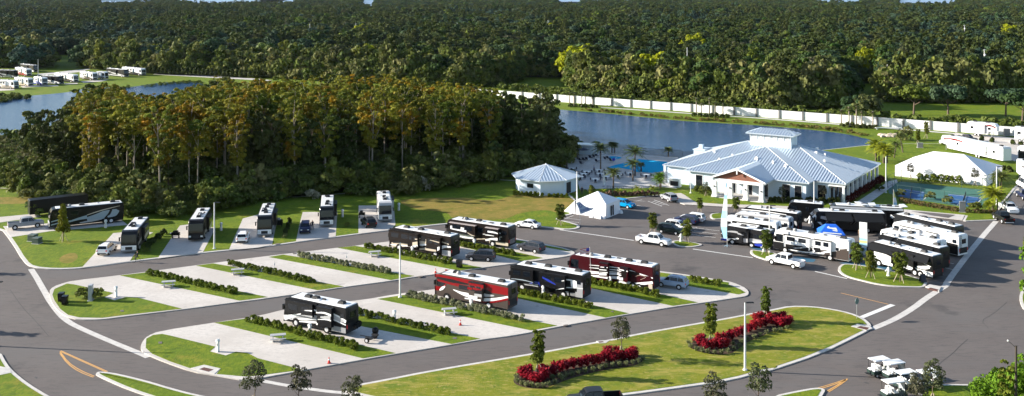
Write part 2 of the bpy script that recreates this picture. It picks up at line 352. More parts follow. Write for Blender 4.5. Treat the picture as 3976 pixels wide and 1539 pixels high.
# road between the north verge and beyond on the right, loop path far left
sheetobj('path', PL('M 1520,705 1700,712 2492,762 O 130,778 130,790 M 2492,778 1700,735 1480,722'), .016, WALK)
sheetobj('path', PL('e 640,290 900,265 1480,200 1500,215 1300,262 900,300 600,310'), .016, WALK)
sheetobj('path', PL('Q 1080,290 1500,318 2492,385 T 700,326 1000,350 1500,390 2100,440 2100,448 1000,360 Q 2492,392 1500,326 1080,296'), .016, WALK)
sheetobj('concrete_pad', PL('T 1650,560 1830,410 2060,470 2600,520 2600,1000 2330,1000 2250,800 2100,740'), .03, CONC)
sheetobj('concrete_pad', PL('T 1900,440 2200,440 2600,490 2600,545 1840,505'), .034, CONC)
for q in ('e -400,480 0,530 225,540 250,560 0,572 -400,560', 'e 330,490 640,480 960,478 980,495 700,500 380,520', 'e 1340,415 1800,380 1810,388 1700,415 1400,440', 'e 1060,448 1290,440 1300,455 1100,468'):
    sheetobj('concrete_pad', PL(q), .016, CONC)
for q in ('K 2400,225 2300,330 2240,400',): pass
# valley gutters and painted markings as thin ribbons
def ribbon(pts, w, z, mt, name):
    p = PL(pts) if isinstance(pts, str) else pts
    m = MB(); L, Rr = [], []
    for k in range(len(p)):
        a = p[max(0, k-1)]; b = p[min(len(p)-1, k+1)]; dx, dy = b[0]-a[0], b[1]-a[1]; l = math.hypot(dx, dy)
        nx, ny = -dy/l*w/2, dx/l*w/2
        L.append((p[k][0]+nx, p[k][1]+ny, z)); Rr.append((p[k][0]-nx, p[k][1]-ny, z))
    n = len(p); m.add(L+Rr, [(n+k, n+k+1, k+1, k) for k in range(n-1)])
    return struct(m.build(name, mt))
ribbon(smooth(PL('A 300,862 355,945 B 352,5 400,88 440,160 525,275 605,345 700,395 950,505 1220,615 1310,655'), False, 2), .85, .03, KERB, 'gutter')
ribbon(smooth(PL('D 20,860 300,912 640,960 760,968 870,992 1000,1010'), False, 1), .7, .03, KERB, 'gutter')
ribbon(smooth(PL('K 2222,398 2100,535 1960,705 1740,997 L 1590,20 1500,75 1400,140 1300,218 1150,310 1040,360 930,405'), False, 1), .95, .03, KERB, 'gutter')
for q, w in (('E 430,482 1150,585', .3), ('E 1720,668 2300,752', .3), ('K 470,885 780,955', .3)): ribbon(q, w, .03, PAINTW, 'road_marking')
ribbon('L 835,305 1115,192', .75, .035, PAINTW, 'road_marking')
for q in ('L 655,88 1075,188', 'B 530,603 945,790', 'B 536,597 950,782', 'B 530,607 600,700 700,768 832,823', 'B 528,620 595,712 694,782 822,832', 'L 430,933 560,895 715,845', 'L 440,942 570,906 700,856', 'L 715,850 640,905 548,962', 'L 700,850 620,905 532,955'):
    ribbon(smooth(PL(q), False, 1), .13 if 'B' in q or '715' in q else .16, .026, PAINTY, 'road_marking')
for q in ('E 1700,460 1980,492', 'E 1690,490 1960,523', 'E 1710,528 1940,558', 'E 1285,205 1420,255', 'E 1345,192 1490,247', 'E 1320,217 1375,198', 'E 1350,226 1405,206', 'E 1380,236 1435,218', 'E 1405,246 1465,230', 'E 1170,205 1230,190', 'E 1090,200 1260,205', 'E 1180,245 1250,262', 'E 460,395 620,412', 'E 500,370 640,385', 'i 80,690 290,610', 'E 1700,478 1760,460', 'J -120,240 0,250', 'U 1200,760 1380,800', 'U 1230,700 1330,720'):
    ribbon(q, .13, .03, PAINTW, 'road_marking')
# drains
def drain(q, g):
    struct(MB().prism(PL(q), .05, .172).build('drain_apron', KERB)); struct(MB().prism(PL(g), .06, .18).build('drain_grate', mat('rusty grate', (.10,.04,.03), .8)))
drain('B 1680,762 1800,732 1945,765 1890,812 1780,790', 'B 1755,772 1800,755 1885,775 1840,795')
drain('L 745,392 800,370 900,380 935,410 880,428', 'L 795,402 830,390 905,405 885,425')
drain('L 1400,40 1440,20 1540,40 1520,80', 'L 1420,58 1450,50 1520,68 1505,78')
drain('F 715,522 760,518 840,512 800,540 735,542', 'F 730,528 770,524 785,532 745,538')
for q in ('C 1555,940 1595,935 1600,945 1565,950', 'C 340,716 372,714 372,722 345,724', 'C 165,625 215,620 215,630 175,634', 'F 425,380 465,376 470,384 435,390', 'B 1395,530 1430,528 1430,545 1400,545', 'B 1060,250 1090,248 1092,262 1064,262', 'D 1720,492 1755,490 1755,504 1725,505', 'F 845,258 868,256 868,266 848,266'):
    struct(MB().prism(PL(q), .1, .185).build('drain_cover', mat('dull iron', (.14,.12,.11), .8)))

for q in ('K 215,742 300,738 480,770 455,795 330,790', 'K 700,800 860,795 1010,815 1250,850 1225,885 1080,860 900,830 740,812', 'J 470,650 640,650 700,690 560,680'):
    struct(MB().sheet(PL(q), .024).build('teal_patch', mat('teal patch colour', (.03,.12,.20), .7, var=.2, vs=2)))  # flat teal patches on the asphalt beneath the display motorhomes
for q, w in (('L 1775,495 1700,560 1640,625 1560,680 1500,742', .07), ('B 90,60 200,220 310,330 430,470', .06), ('L 1960,400 1890,330 1990,280 2120,170', .05), ('F 2300,60 2200,90 2120,150', .05)):
    ribbon(smooth(PL(q), False, 1), w, .02, mat('road crack seal', (.05,.047,.046), .8), 'road_crack')
for q in ('L 860,872 900,882 905,890 870,884', 'L 1190,345 1318,345 1318,351 1190,351', 'B 300,828 335,830 320,845'):
    struct(MB().sheet(PL(q), .019).build('road_stain_and_shadow', mat('stain and sign shadow', (.04,.038,.038), .6)))  # middle sheet paints the road sign's cast shadow, the others are stains
# ================================================================ vehicles
def wheel(parent, x, y, r=.36, w=.24, rim=RIM, duals=False):
    s = 1 if y > 0 else -1
    t = MB().cyl((x, y-s*w, r), (x, y, r), r, r, 14).build('wheel', TYRE, parent, 40)
    m = MB().cyl((x, y-s*.02, r), (x, y+s*.012, r), r*.62, r*.56, 12)
    m.cyl((x, y, r), (x, y+s*.03, r), r*.2, r*.16, 8); m.build('rim', rim, t, 40)
    return t
def qside(m, y, pts, mi=0, th=.004, flip=1):
    """flat polygon on a plane y = const, with a little thickness"""
    n = len(pts); s = 1 if y > 0 else -1
    q = [(x, y, z) for x, z in pts]+[(x, y-s*th, z) for x, z in pts]
    f = [tuple(range(n))]+[(k, (k+1) % n, n+(k+1) % n, n+k) for k in range(n)]
    m.add(q, f, mi)
GW_ = 1.4
def swoosh(m, a, sides, pts, w0, w1, w2, slides, mi, lay, hw=1.275):
    """tapering painted band along a curve given in (u, z); u runs 0 rear .. 1 front"""
    p = [(-a+u*2*a, z) for u, z in pts]
    # resample on a Catmull-Rom curve
    q = []
    for k in range(len(p)-1):
        p0 = p[max(0, k-1)]; p1, p2 = p[k], p[k+1]; p3 = p[min(len(p)-1, k+2)]
        for j in range(6):
            t = j/6
            q.append(tuple(.5*((2*p1[c])+(-p0[c]+p2[c])*t+(2*p0[c]-5*p1[c]+4*p2[c]-p3[c])*t*t+(-p0[c]+3*p1[c]-3*p2[c]+p3[c])*t**3) for c in (0, 1)))
    q.append(p[-1]); n = len(q)
    for s in sides:
        up, lo = [], []
        for k in range(n):
            A = q[max(0, k-1)]; B = q[min(n-1, k+1)]; dx, dz = B[0]-A[0], B[1]-A[1]; l = math.hypot(dx, dz) or 1
            t = k/(n-1); w = (w0*(1-2*t)+w1*2*t) if t < .5 else (w1*(2-2*t)+w2*(2*t-1)); w *= .5*GW_
            X, Z = q[k]
            up.append((X-dz/l*w, min(3.5, max(.5, Z+dx/l*w)))); lo.append((X+dz/l*w, min(3.5, max(.5, Z-dx/l*w))))
        for k in range(n-1):
            mxx = (q[k][0]+q[k+1][0])/2; mz = (q[k][1]+q[k+1][1])/2; base_y = hw+.010+.004*lay
            hit = [sl for sl in slides if sl[5] == s and -a+sl[0]*2*a < mxx < -a+sl[1]*2*a]
            fl = [(0,1,2,3) if s < 0 else (3,2,1,0)]
            dx, dz = q[k+1][0]-q[k][0], q[k+1][1]-q[k][1]
            if hit and abs(dx) > abs(dz)*1.2:      # cut the band at the edges of the slide-out
                sl = hit[0]; e0 = sorted((lo[k][1], up[k][1])); e1 = sorted((lo[k+1][1], up[k+1][1]))
                for z0, z1, off in ((.45, sl[2], 0), (sl[2], sl[3], sl[4]), (sl[3], 3.55, 0)):
                    c0 = [min(max(v, z0), z1) for v in e0]; c1 = [min(max(v, z0), z1) for v in e1]
                    if c0[1]-c0[0] < .01 and c1[1]-c1[0] < .01: continue
                    y = s*(base_y+off); m.add([(q[k][0], y, c0[0]), (q[k+1][0], y, c1[0]), (q[k+1][0], y, c1[1]), (q[k][0], y, c0[1])], fl, mi)
                continue
            off = 0
            for sl in hit:
                if sl[2] < mz < sl[3]: off = sl[4]
            y = s*(base_y+off)
            m.add([(lo[k][0], y, lo[k][1]), (lo[k+1][0], y, lo[k+1][1]), (up[k+1][0], y, up[k+1][1]), (up[k][0], y, up[k][1])], fl, mi)
def motorhome(label, F=None, B=None, pos=None, L=11, z=.012, base=BLACK, trim=None, lower=None, face=None, gfx=(), slides=None, awn=(), nac=3, acm=DGREY, roofm=WHITE, tag_axle=False, group=None, height=1.0, dish=True, simple=False, name='motorhome', solar=False, cat='motorhome', windows=None, panels=(), sides=(1,-1), red=True, ladder=True):
    hw = 1.275
    if F:
        d = Vector((F[0]-B[0], F[1]-B[1])); L = d.length; d.normalize()
        ln = Vector((-d.y, d.x)); mid = Vector(((F[0]+B[0])/2, (F[1]+B[1])/2))
        s = 1 if ln.dot(-mid) > 0 else -1        # which side faces the survey point
        c = mid-ln*hw*s; x, y, rz = c.x, c.y, math.atan2(d.y, d.x); near = s
    else: x, y, rz = pos; near = 1
    a = L/2; t = thing(name, label, cat, x, y, rz, group, z)
    if height != 1: t.scale = (1, 1, height)
    trim = trim or MGREY; lower = lower or base; face = face or base
    if slides is None: slides = [(.52, .82, 1.15, 3.3, .55, near), (.12, .36, 1.15, 3.3, .55, near)]
    prof = [(-a+.04,.42),(-a,1.0),(-a,3.35),(-a+.12,3.6),(a-1.0,3.64),(a-.5,3.5),(a-.24,3.1),(a-.07,1.9),(a,1.3),(a-.03,.45)]
    MB().sideloft(prof, [(-hw,.05),(-hw+.07,0),(hw-.07,0),(hw,.05)]).build('body', base, t, 35)
    rf = MB().box(-a+.2, a-1.05, -1.12, 1.12, 3.6, 3.68, top=(.08,.08)).build('roof', roofm, t)
    # roof gear
    rg = random.Random(label)
    xs = [x_+rg.uniform(-.6, .6) for x_ in [(-a+1.9), (.1*a), (a-2.8), (-.4*a)][:nac]]
    for k, X in enumerate(xs):
        yy = rg.uniform(-.25, .25)
        MB().box(X-.5, X+.5, yy-.36, yy+.36, 3.68, 3.98, top=(.12,.08)).box(X-.3, X+.3, yy-.2, yy+.2, 3.98, 4.0).build('air_conditioner', acm, t)
    for _ in range(rg.randint(2, 6)):
        X, Y, w_, l_ = rg.uniform(-a+.8, a-1.8), rg.uniform(-.7, .7), rg.uniform(.12, .26), rg.uniform(.15, .45)
        MB().box(X-l_, X+l_, Y-w_, Y+w_, 3.683, 3.683+rg.uniform(.05, .16), top=(.03,.03)).build('roof_vent', rg.choice([DGREY, MGREY, LGREY, WHITE]), t)
    if dish and rg.random() < .6: MB().lathe([(.01,3.7),(.3,3.72),(.34,3.85),(.22,4.08),(.01,4.14)], 10, 0, (a-3.4, .3, 0)).build('antenna_dome', mat('dome grey', (.3,.3,.3), .5) if acm is DGREY else WHITE, t, 50)
    if solar:
        for X in (-.1*a, .2*a): MB().box(X-.7, X+.7, -.85, -.2, 3.69, 3.74).build('solar_panel', mat('solar panel', (.01,.012,.03), .15), t)
    # windshield on the front
    wp = [(a-.5,3.42),(a-.225,3.02),(a-.055,1.85),(a-.02,1.55)]
    q = []
    for X, Z in wp:
        q += [(X+.03, -1.13, Z), (X+.03, 1.13, Z)]
    MB().add(q, [(2*k, 2*k+2, 2*k+3, 2*k+1) for k in range(3)]).build('windshield', GLASS, t)
    # corner glass wraps
    m = MB()
    for s in (-1, 1): qside(m, s*(hw+.012), [(a-1.75, 1.75), (a-.35, 1.75), (a-.52, 3.0), (a-1.75, 3.0)])
    m.build('driver_window', GLASS, t)
    fm = MB().box(a-.06, a+.035, -1.2, 1.2, .42, 1.32, top=(0, .02))
    fm.build('front_panel', face, t)
    MB().box(a+.03, a+.05, -.55, .55, .62, 1.12).build('grille', DGREY, t)
    MB().box(a-.1, a+.09, -1.22, 1.22, .36, .58).build('bumper', trim, t)
    for s in (-1, 1):
        MB().box(a+.02, a+.06, s*.98-.2, s*.98+.2, .78, 1.06).build('headlight', mat('lamp glass', (.75,.75,.72), .15), t)
        MB().box(-a-.03, -a+.02, s*1.08-.09, s*1.08+.09, 1.0, 1.5).build('taillight', RED, t)
    if not simple:
        for s in (-1, 1):
            MB().box(a-.25, a-.1, s*1.28 if s > 0 else -1.62, 1.62 if s > 0 else -1.28, 2.62, 2.68).box(a-.3, a-.05, s*1.5-.09, s*1.5+.09, 2.05, 2.65).build('mirror', BLACK, t)
        MB().box(-a-.02, -a+.05, -1.05, 1.05, .7, 1.6).build('rear_grille', DGREY, t)
        m = MB()
        for k in range(5): m.box(-a-.035, -a-.018, -.9, .9, .8+k*.15, .86+k*.15)
        m.build('louvre', trim, t)
        if ladder:
            m = MB()
            for s in (.62, .98): m.cyl((-a-.12, s, 1.5), (-a-.12, s, 3.75), .025, n=5)
            for k in range(7): m.cyl((-a-.12, .62, 1.7+k*.3), (-a-.12, .98, 1.7+k*.3), .02, n=5)
            m.build('ladder', BLACK, t)
        MB().box(-a-.015, -a+.02, -.7, .45, 2.2, 2.95).build('rear_window', GLASS, t)
    # slide outs
    for (u0, u1, z0, z1, dp, s) in slides:
        X0, X1 = -a+u0*2*a, -a+u1*2*a; ya, yb = (hw-.05, hw+dp) if s > 0 else (-hw-dp, -hw+.05)
        so = MB().box(X0, X1, ya, yb, z0, z1).build('slide_out', base, t)
        MB().box(X0-.04, X1+.04, (hw if s > 0 else -hw-dp-.05), (hw+dp+.05 if s > 0 else -hw), z1+.003, z1+.11).build('slide_topper', trim if trim is not MGREY else DGREY, so)
        m = MB(); yy = s*(hw+dp+.012); wl = (X1-X0)
        qside(m, yy, [(X0+.12*wl, 2.25), (X0+.42*wl, 2.25), (X0+.42*wl, 2.95), (X0+.12*wl, 2.95)])
        if wl > 2: qside(m, yy, [(X0+.55*wl, 2.25), (X0+.88*wl, 2.25), (X0+.88*wl, 2.95), (X0+.55*wl, 2.95)])
        m.build('window', GLASS, so)
    for s in sides:
        for (u0, u1, z0, z1) in (windows or [(.40, .48, 2.2, 2.95), (.03, .09, 2.3, 2.9)]):
            m = MB(); X0, X1 = -a+u0*2*a, -a+u1*2*a
            qside(m, s*(hw+.03), [(X0, z0), (X1, z0), (X1, z1), (X0, z1)]); m.build('window', GLASS, t)
    # painted lower panels and swooshes
    for (mt, u0, u1, z0, z1) in panels:
        for s in (-1, 1):
            m = MB(); qside(m, s*(hw+.008), [(-a+u0*2*a, z0), (-a+u1*2*a, z0), (-a+u1*2*a, z1), (-a+u0*2*a, z1)]); m.build('body_panel', mt, t)
    if gfx:
        mts = []
        m = MB()
        for lay, (mt, pts, w0, w1, w2) in enumerate(gfx):
            if mt not in mts: mts.append(mt)
            swoosh(m, a, sides, pts, w0, w1, w2, slides, mts.index(mt), lay, hw)
        m.build('painted_stripes', mts, t)
    if lower is not base:
        m = MB()
        for s in (-1, 1): qside(m, s*(hw+.006), [(-a+.1, .44), (a-.1, .44), (a-.1, .98), (-a+.1, .98)])
        m.build('storage_door', lower, t)
    else:
        m = MB()
        for s in (-1, 1):
            for k in range(6):
                X = -a+3.9+k*(2*a-6.6)/6; qside(m, s*(hw+.006), [(X, .5), (X+(2*a-6.6)/6-.05, .5), (X+(2*a-6.6)/6-.05, 1.0), (X, 1.0)])
        m.build('storage_door', base, t)
    # wheels in dark arches
    xw = [a-2.1, -a+3.1]+([-a+2.15] if tag_axle else [])
    m = MB()
    for X in xw:
        for s in (-1, 1):
            qside(m, s*(hw+.035), [(X+.62*math.cos(R(k)), .5+.62*math.sin(R(k))) for k in range(-15, 196, 15)])
    m.build('wheel_arch', TYRE, t)
    for X in xw:
        for s in (-1, 1):
            if simple and s != near: continue
            w = wheel(t, X, s*(hw+.055), .5, .3)
    # awnings: (side, u0, u1, drop length) rolled when the drop is 0
    for (s, u0, u1, dr) in awn:
        X0, X1 = -a+u0*2*a, -a+u1*2*a
        m = MB()
        if dr <= 0:
            m.box(X0, X1, min(s*(hw+.01), s*(hw+.2)), max(s*(hw+.01), s*(hw+.2)), 3.28, 3.5)
        else:
            y0, y1 = s*(hw+.02), s*(hw+dr); v = [(X0,y0,3.42),(X1,y0,3.42),(X1,y1,2.55),(X0,y1,2.55)]
            v += [(X0,y0,3.38),(X1,y0,3.38),(X1,y1,2.45),(X0,y1,2.45)]
            m.add(v, [(0,1,2,3),(7,6,5,4),(0,4,5,1),(1,5,6,2),(2,6,7,3),(3,7,4,0)])
        aw = m.build('awning', mat('awning cloth', (.012,.013,.015), .8, spec=.08), t)
        if dr > 0:
            m = MB()
            for X in (X0+.1, X1-.1): m.cyl((X, s*(hw+dr-.05), 2.5), (X, s*(hw+.05), 1.6), .03, n=5)
            m.build('awning_arm', GALV, aw)
    return t
SILV = paint('silver', (.50,.50,.52), .3, .4); LGREY = paint('light grey', (.42,.42,.43)); DG = paint('charcoal', (.012,.012,.014)); BEIGE = paint('beige', (.55,.47,.37))
PWHITE = paint('white', (.84,.84,.84)); PRED = paint('bright red', (.22,.004,.007)); MAROON = paint('maroon', (.042,.002,.005)); PBLUE = paint('royal blue', (.02,.04,.35)); TAUPE = paint('taupe', (.07,.055,.048)); NAVY = paint('navy', (.01,.015,.035)); BROWN = paint('brown', (.012,.008,.007)); ICE = paint('ice grey', (.32,.38,.43))
def W(mt, pts, a, b, c): return (mt, pts, a, b, c)
ZP = .165
# --- lower row
t = motorhome('black and silver motorhome with white swooshes and rear spare wheel, leftmost of the lower row', G('Y',1101.4,1263.5), G('Y',1343.5,1316.6), z=ZP, base=DG, face=PWHITE, trim=DG, acm=DGREY,
    gfx=(W(PWHITE,[(.99,.85),(.86,1.25),(.68,1.95)],.5,.34,.1), W(LGREY,[(.86,.95),(.66,1.5),(.44,1.75)],.1,.5,.35), W(PWHITE,[(.9,.8),(.66,1.2),(.44,1.5)],.05,.14,.12), W(PWHITE,[(.8,.7),(.62,.95),(.4,1.15)],.05,.2,.16), W(PWHITE,[(.44,2.5),(.3,2.72),(.14,2.45),(0,1.95)],.08,.2,.3,), W(LGREY,[(.36,2.1),(.2,2.2),(.03,1.95)],.1,.45,.2), W(PWHITE,[(.4,1.75),(.24,1.95),(.1,1.75),(0,1.55)],.05,.12,.1), W(PWHITE,[(.62,2.5),(.5,2.62),(.4,2.6)],.05,.14,.1)),
    panels=((SILV,0.005,.225,.5,1.15),), slides=[(.5,.94,1.75,3.3,.4,1),(.19,.42,1.0,3.3,.5,1)], awn=((1,.45,.95,0),), group='motorhomes parked in the resort')
MB().cyl((-11.05/2-.1, -.45, 1.35), (-11.05/2-.42, -.45, 1.35), .42, n=14).cyl((-11.05/2-.1, .1, 1.2), (-11.05/2-.5, .1, 1.2), .3, n=10).build('spare_wheel_cover', BLACK, t, 40)
t = motorhome('bright red and brown motorhome with white swoosh behind the silver green hedge', G('Y',1687.9,1164.2), G('Y',1973,1219.8), z=ZP, base=TAUPE, face=PRED, trim=DG,
    gfx=(W(PRED,[(1,3.25),(.6,3.2),(.3,3.1),(0,2.95)],.35,.42,.5), W(PRED,[(.96,2.75),(.7,2.5),(.45,2.5)],.3,.3,.2), W(DG,[(.97,3.0),(.75,2.9),(.5,2.85)],.2,.35,.05), W(PRED,[(1,1.5),(.9,1.65),(.84,2.3)],.5,.3,.1), W(PRED,[(.44,2.6),(.3,2.45),(.16,2.55),(0,2.65)],.2,.3,.5), W(DG,[(.42,2.15),(.3,2.25),(.22,2.1)],.3,.5,.3), W(PWHITE,[(.74,1.75),(.62,1.45),(.5,1.35),(.38,1.4)],.05,.4,.28), W(PWHITE,[(.58,.85),(.4,1.0),(.2,1.4),(0,2.1)],.1,.3,.2), W(PRED,[(.5,.75),(.3,.85),(.16,1.2),(0,1.85)],.04,.16,.2), W(LGREY,[(.42,1.75),(.3,1.8),(.18,1.95)],.25,.3,.1), W(PWHITE,[(.93,1.3),(.89,1.65),(.85,2.0)],.1,.32,.1)),
    slides=[(.32,.5,1.0,3.3,.5,1)], windows=[(.52,.66,2.0,2.6),(.30,.31,2,2.1)], group='motorhomes parked in the resort', nac=3)
t = motorhome('black motorhome with silver tail between the bright red and the dark red motorhomes', G('Y',1978.7,1125.7), G('Y',2263.8,1176.9), z=ZP, base=BLACK, face=BLACK, trim=DG,
    gfx=(W(DG,[(.5,2.3),(.36,2.3),(.2,1.9)],.3,.7,.9), W(PBLUE,[(.7,1.3),(.62,1.5),(.55,1.35)],.2,.34,.15), W(LGREY,[(.86,.9),(.72,1.15),(.6,1.15)],.1,.3,.3), W(PBLUE,[(.52,2.6),(.44,2.3),(.34,1.9)],.15,.25,.1), W(ICE,[(.98,1.6),(.8,1.7),(.6,1.55)],.03,.1,.03), W(PWHITE,[(.36,1.0),(.25,1.5),(.1,1.75),(0,1.8)],.06,.1,.05), W(PWHITE,[(.26,2.55),(.2,2.7),(.1,2.7)],.06,.12,.1), W(PWHITE,[(.16,2.2),(.12,2.25),(.08,2.3)],.5,.62,.6)),
    panels=((SILV,.005,.08,.5,2.6),(SILV,.19,.25,.5,1.05),(SILV,.08,.1,.5,1.2),(MGREY,.10,.17,.55,1.0)), slides=[(.22,.56,1.3,3.2,.5,1),(.66,.97,1.35,3.15,.35,1)], awn=((1,.5,.98,0),), roofm=WHITE, group='motorhomes parked in the resort')
t = motorhome('dark red motorhome with white stripes and twin rear axles beside the pale blue car', G('Y',2206.2,1085), G('Y',2534.8,1142.6), z=ZP, base=MAROON, face=MAROON, trim=DG, tag_axle=True,
    gfx=(W(PWHITE,[(.74,2.5),(.5,2.72),(.3,2.7),(.1,2.3),(0,2.1)],.06,.12,.12), W(BROWN,[(.72,2.2),(.45,2.1),(.15,2.2)],.3,.9,.5), W(PWHITE,[(.74,2.1),(.6,2.25),(.34,2.5)],.05,.1,.06), W(PWHITE,[(.74,1.45),(.6,1.6),(.34,1.95)],.3,.26,.12), W(PWHITE,[(.72,.95),(.5,1.2),(.32,1.45)],.2,.26,.3), W(PWHITE,[(.6,1.9),(.5,2.0),(.34,2.2)],.03,.1,.03), W(PWHITE,[(.4,.75),(.28,.85),(.2,1.0)],.2,.25,.1), W(PWHITE,[(.2,.95),(.1,1.15),(0,1.5)],.1,.28,.25), W(MAROON,[(.24,1.9),(.14,1.8),(.02,2.0)],.3,.7,.4), W(BEIGE,[(.2,1.9),(.15,2.2),(.08,2.1),(.14,1.6)],.03,.03,.03)),
    panels=((BROWN,.06,.19,.5,.95),(BEIGE,.005,.05,.5,1.2)), slides=[(.27,.36,1.1,3.0,.6,1),(.5,.6,1.1,3.2,.6,1)], windows=[(.9,.93,2.0,2.5)], group='motorhomes parked in the resort', nac=4, roofm=WHITE)
# --- upper row
motorhome('black and beige motorhome behind the grey crossover, nearest to the tall lamp pole', G('Y',1510.9,970.4), G('Y',1751,1012.6), z=ZP, base=BROWN, face=DG, trim=BROWN,
    gfx=(W(BEIGE,[(.96,.8),(.8,1.0),(.64,1.25)],.5,.5,.2), W(PWHITE,[(.98,.75),(.75,.95),(.55,1.0)],.08,.14,.06), W(BEIGE,[(.58,1.5),(.48,1.9),(.38,2.2)],.6,.5,.3), W(PWHITE,[(.58,1.2),(.45,1.6),(.36,1.8)],.2,.26,.1), W(BEIGE,[(.54,2.5),(.45,2.55),(.36,2.5)],.1,.16,.1), W(DG,[(.52,1.35),(.35,1.3),(.2,1.5)],.1,.2,.1), W(BEIGE,[(.5,.8),(.36,1.1),(.2,1.2)],.2,.3,.2), W(PWHITE,[(.18,1.5),(.1,1.9),(.0,2.0)],.5,.3,.1), W(BEIGE,[(.3,2.75),(.15,2.6),(.03,2.4)],.05,.12,.1)),
    panels=((LGREY,.005,.14,.5,1.35),), slides=[(.62,.98,1.6,3.2,.45,1),(.14,.36,1.0,3.2,.55,1),(.5,.66,1.1,3.2,.55,1)], awn=((1,.6,.98,0),), group='motorhomes parked in the resort')
motorhome('black and cream motorhome with pale slide cover, farther of the upper row two', G('Y',1731.4,934.8), G('Y',1974.4,972.4), z=ZP, base=BROWN, face=BROWN, trim=paint('pale taupe',(.40,.35,.34)),
    gfx=(W(PWHITE,[(.9,2.4),(.78,2.35),(.64,2.25)],.4,.5,.5), W(PWHITE,[(.86,1.2),(.7,1.05),(.55,1.1)],.3,.45,.4), W(DG,[(.84,1.7),(.7,1.6),(.56,1.7)],.1,.3,.1), W(BEIGE,[(.62,1.9),(.56,1.6),(.5,1.5)],.1,.12,.05), W(PWHITE,[(.4,1.9),(.3,2.0),(.2,2.0)],.05,.12,.05), W(BEIGE,[(.5,.9),(.3,1.3),(.1,1.9)],.1,.12,.1), W(PWHITE,[(.36,.95),(.25,1.3),(.13,1.55)],.2,.4,.3), W(PWHITE,[(.3,2.6),(.2,2.6),(.12,2.45)],.2,.2,.1)),
    panels=((BEIGE,.005,.3,.5,1.0),), slides=[(.5,.92,1.5,3.15,.5,1),(.14,.34,1.3,3.15,.5,1)], group='motorhomes parked in the resort')
# --- north side, noses to the road
NB = 'motorhomes facing the upper road'
hdg = math.atan2(-.985, .16)
def nose(label, cx, cy, **k):
    return motorhome(label, pos=(cx, cy, hdg), L=k.pop('L', 10.6), z=.165, slides=[(.3,.62,1.1,3.2,.5,1)], sides=(1,-1), group=NB, **k)
def ctr(px, py, L):   # centre from the front roof edge (level 3.7)
    x, y = G('Y', px, py, 3.75); return x-.16*(L/2-.7), y+.985*(L/2-.7)
c = ctr(503.6, 896.6, 10.6); nose('black motorhome with white lower nose beside the white car at the left of the row', *c, base=DG, face=PWHITE, panels=((TAUPE,.1,.9,.5,1.6),), gfx=(W(BEIGE,[(.9,1.2),(.5,1.8),(.1,2.0)],.2,.5,.2),), solar=True)
c = ctr(762.5, 854.5, 10.2); nose('dark brown motorhome, black all over its nose, between the lamp pole and the black grill', *c, L=10.2, base=BROWN, face=BLACK, trim=BROWN, gfx=(W(BEIGE,[(.9,.9),(.5,1.4),(.1,1.6)],.3,.6,.3),))
c = ctr(1028, 838.5, 11); nose('motorhome with white bumper and six dark roof panels, third in the north row', *c, L=11, base=DG, face=PWHITE, panels=((LGREY,.05,.95,.5,1.5),), solar=True, nac=4)
c = ctr(1268.9, 803.5, 11); nose('black and white nosed motorhome beside the dark blue car', *c, L=11, base=DG, face=PWHITE, gfx=(W(PWHITE,[(1,.9),(.6,1.4),(.2,1.5)],.3,.4,.2),))
c = ctr(1496, 786.3, 11.3); nose('white nosed motorhome standing at the right end of the north row', *c, L=11.3, base=LGREY, face=PWHITE, gfx=(W(PWHITE,[(1,1.2),(.6,1.6),(.2,1.9)],.3,.4,.2),))
motorhome('long black motorhome with ice grey swooshes and white front cap behind the young tree', G('j',478,845), G('j',2390,640), z=.165, base=BLACK, face=PWHITE, trim=BLACK, tag_axle=True,
    gfx=(W(ICE,[(.78,1.0),(.62,1.45),(.5,1.7)],.12,.3,.4), W(ICE,[(.98,1.4),(.86,1.7),(.76,1.9)],.1,.15,.1), W(ICE,[(.98,.85),(.8,1.2),(.5,1.4)],.15,.12,.1), W(ICE,[(.5,1.15),(.35,1.5),(.2,2.0),(.09,2.35)],.6,1.0,.3), W(BEIGE,[(.5,2.0),(.3,2.6),(.05,3.1)],.1,.14,.05), W(BROWN,[(.26,1.1),(.2,1.8),(.17,2.6)],.15,.3,.3), W(ICE,[(.22,1.3),(.12,1.6),(.07,2.3)],.2,.45,.3), W(LGREY,[(.6,.7),(.45,.85),(.3,1.0)],.1,.25,.1)),
    slides=[], awn=((1,.35,.92,0),), windows=[(.86,.97,1.75,2.9),(.62,.72,2.2,2.9)], group='motorhomes parked in the resort', nac=3)
t = thing('cargo_trailer', 'long plain black enclosed trailer behind the long black motorhome', 'trailer', *[ (G('j',60,480)[k]+G('j',1330,330)[k])/2 for k in (0,1)], math.atan2(G('j',1330,330)[1]-G('j',60,480)[1], G('j',1330,330)[0]-G('j',60,480)[0]), None, .165)
MB().sideloft([(-5.2,.5),(-5.2,3.1),(-5.1,3.2),(5.1,3.2),(5.2,3.1),(5.2,.5)], [(-1.2,.03),(-1.15,0),(1.15,0),(1.2,.03)]).build('body', BLACK, t)
for s in (-1, 1):
    for X in (-.5, .5): wheel(t, X, s*1.22, .38, .22)
MB().box(-5.22,-5.19,-1.0,1.0,.6,3.0).build('ramp_door', DG, t); MB().box(5.2,6.2,-.05,.05,.5,.6).build('tow_bar', BLACK, t)
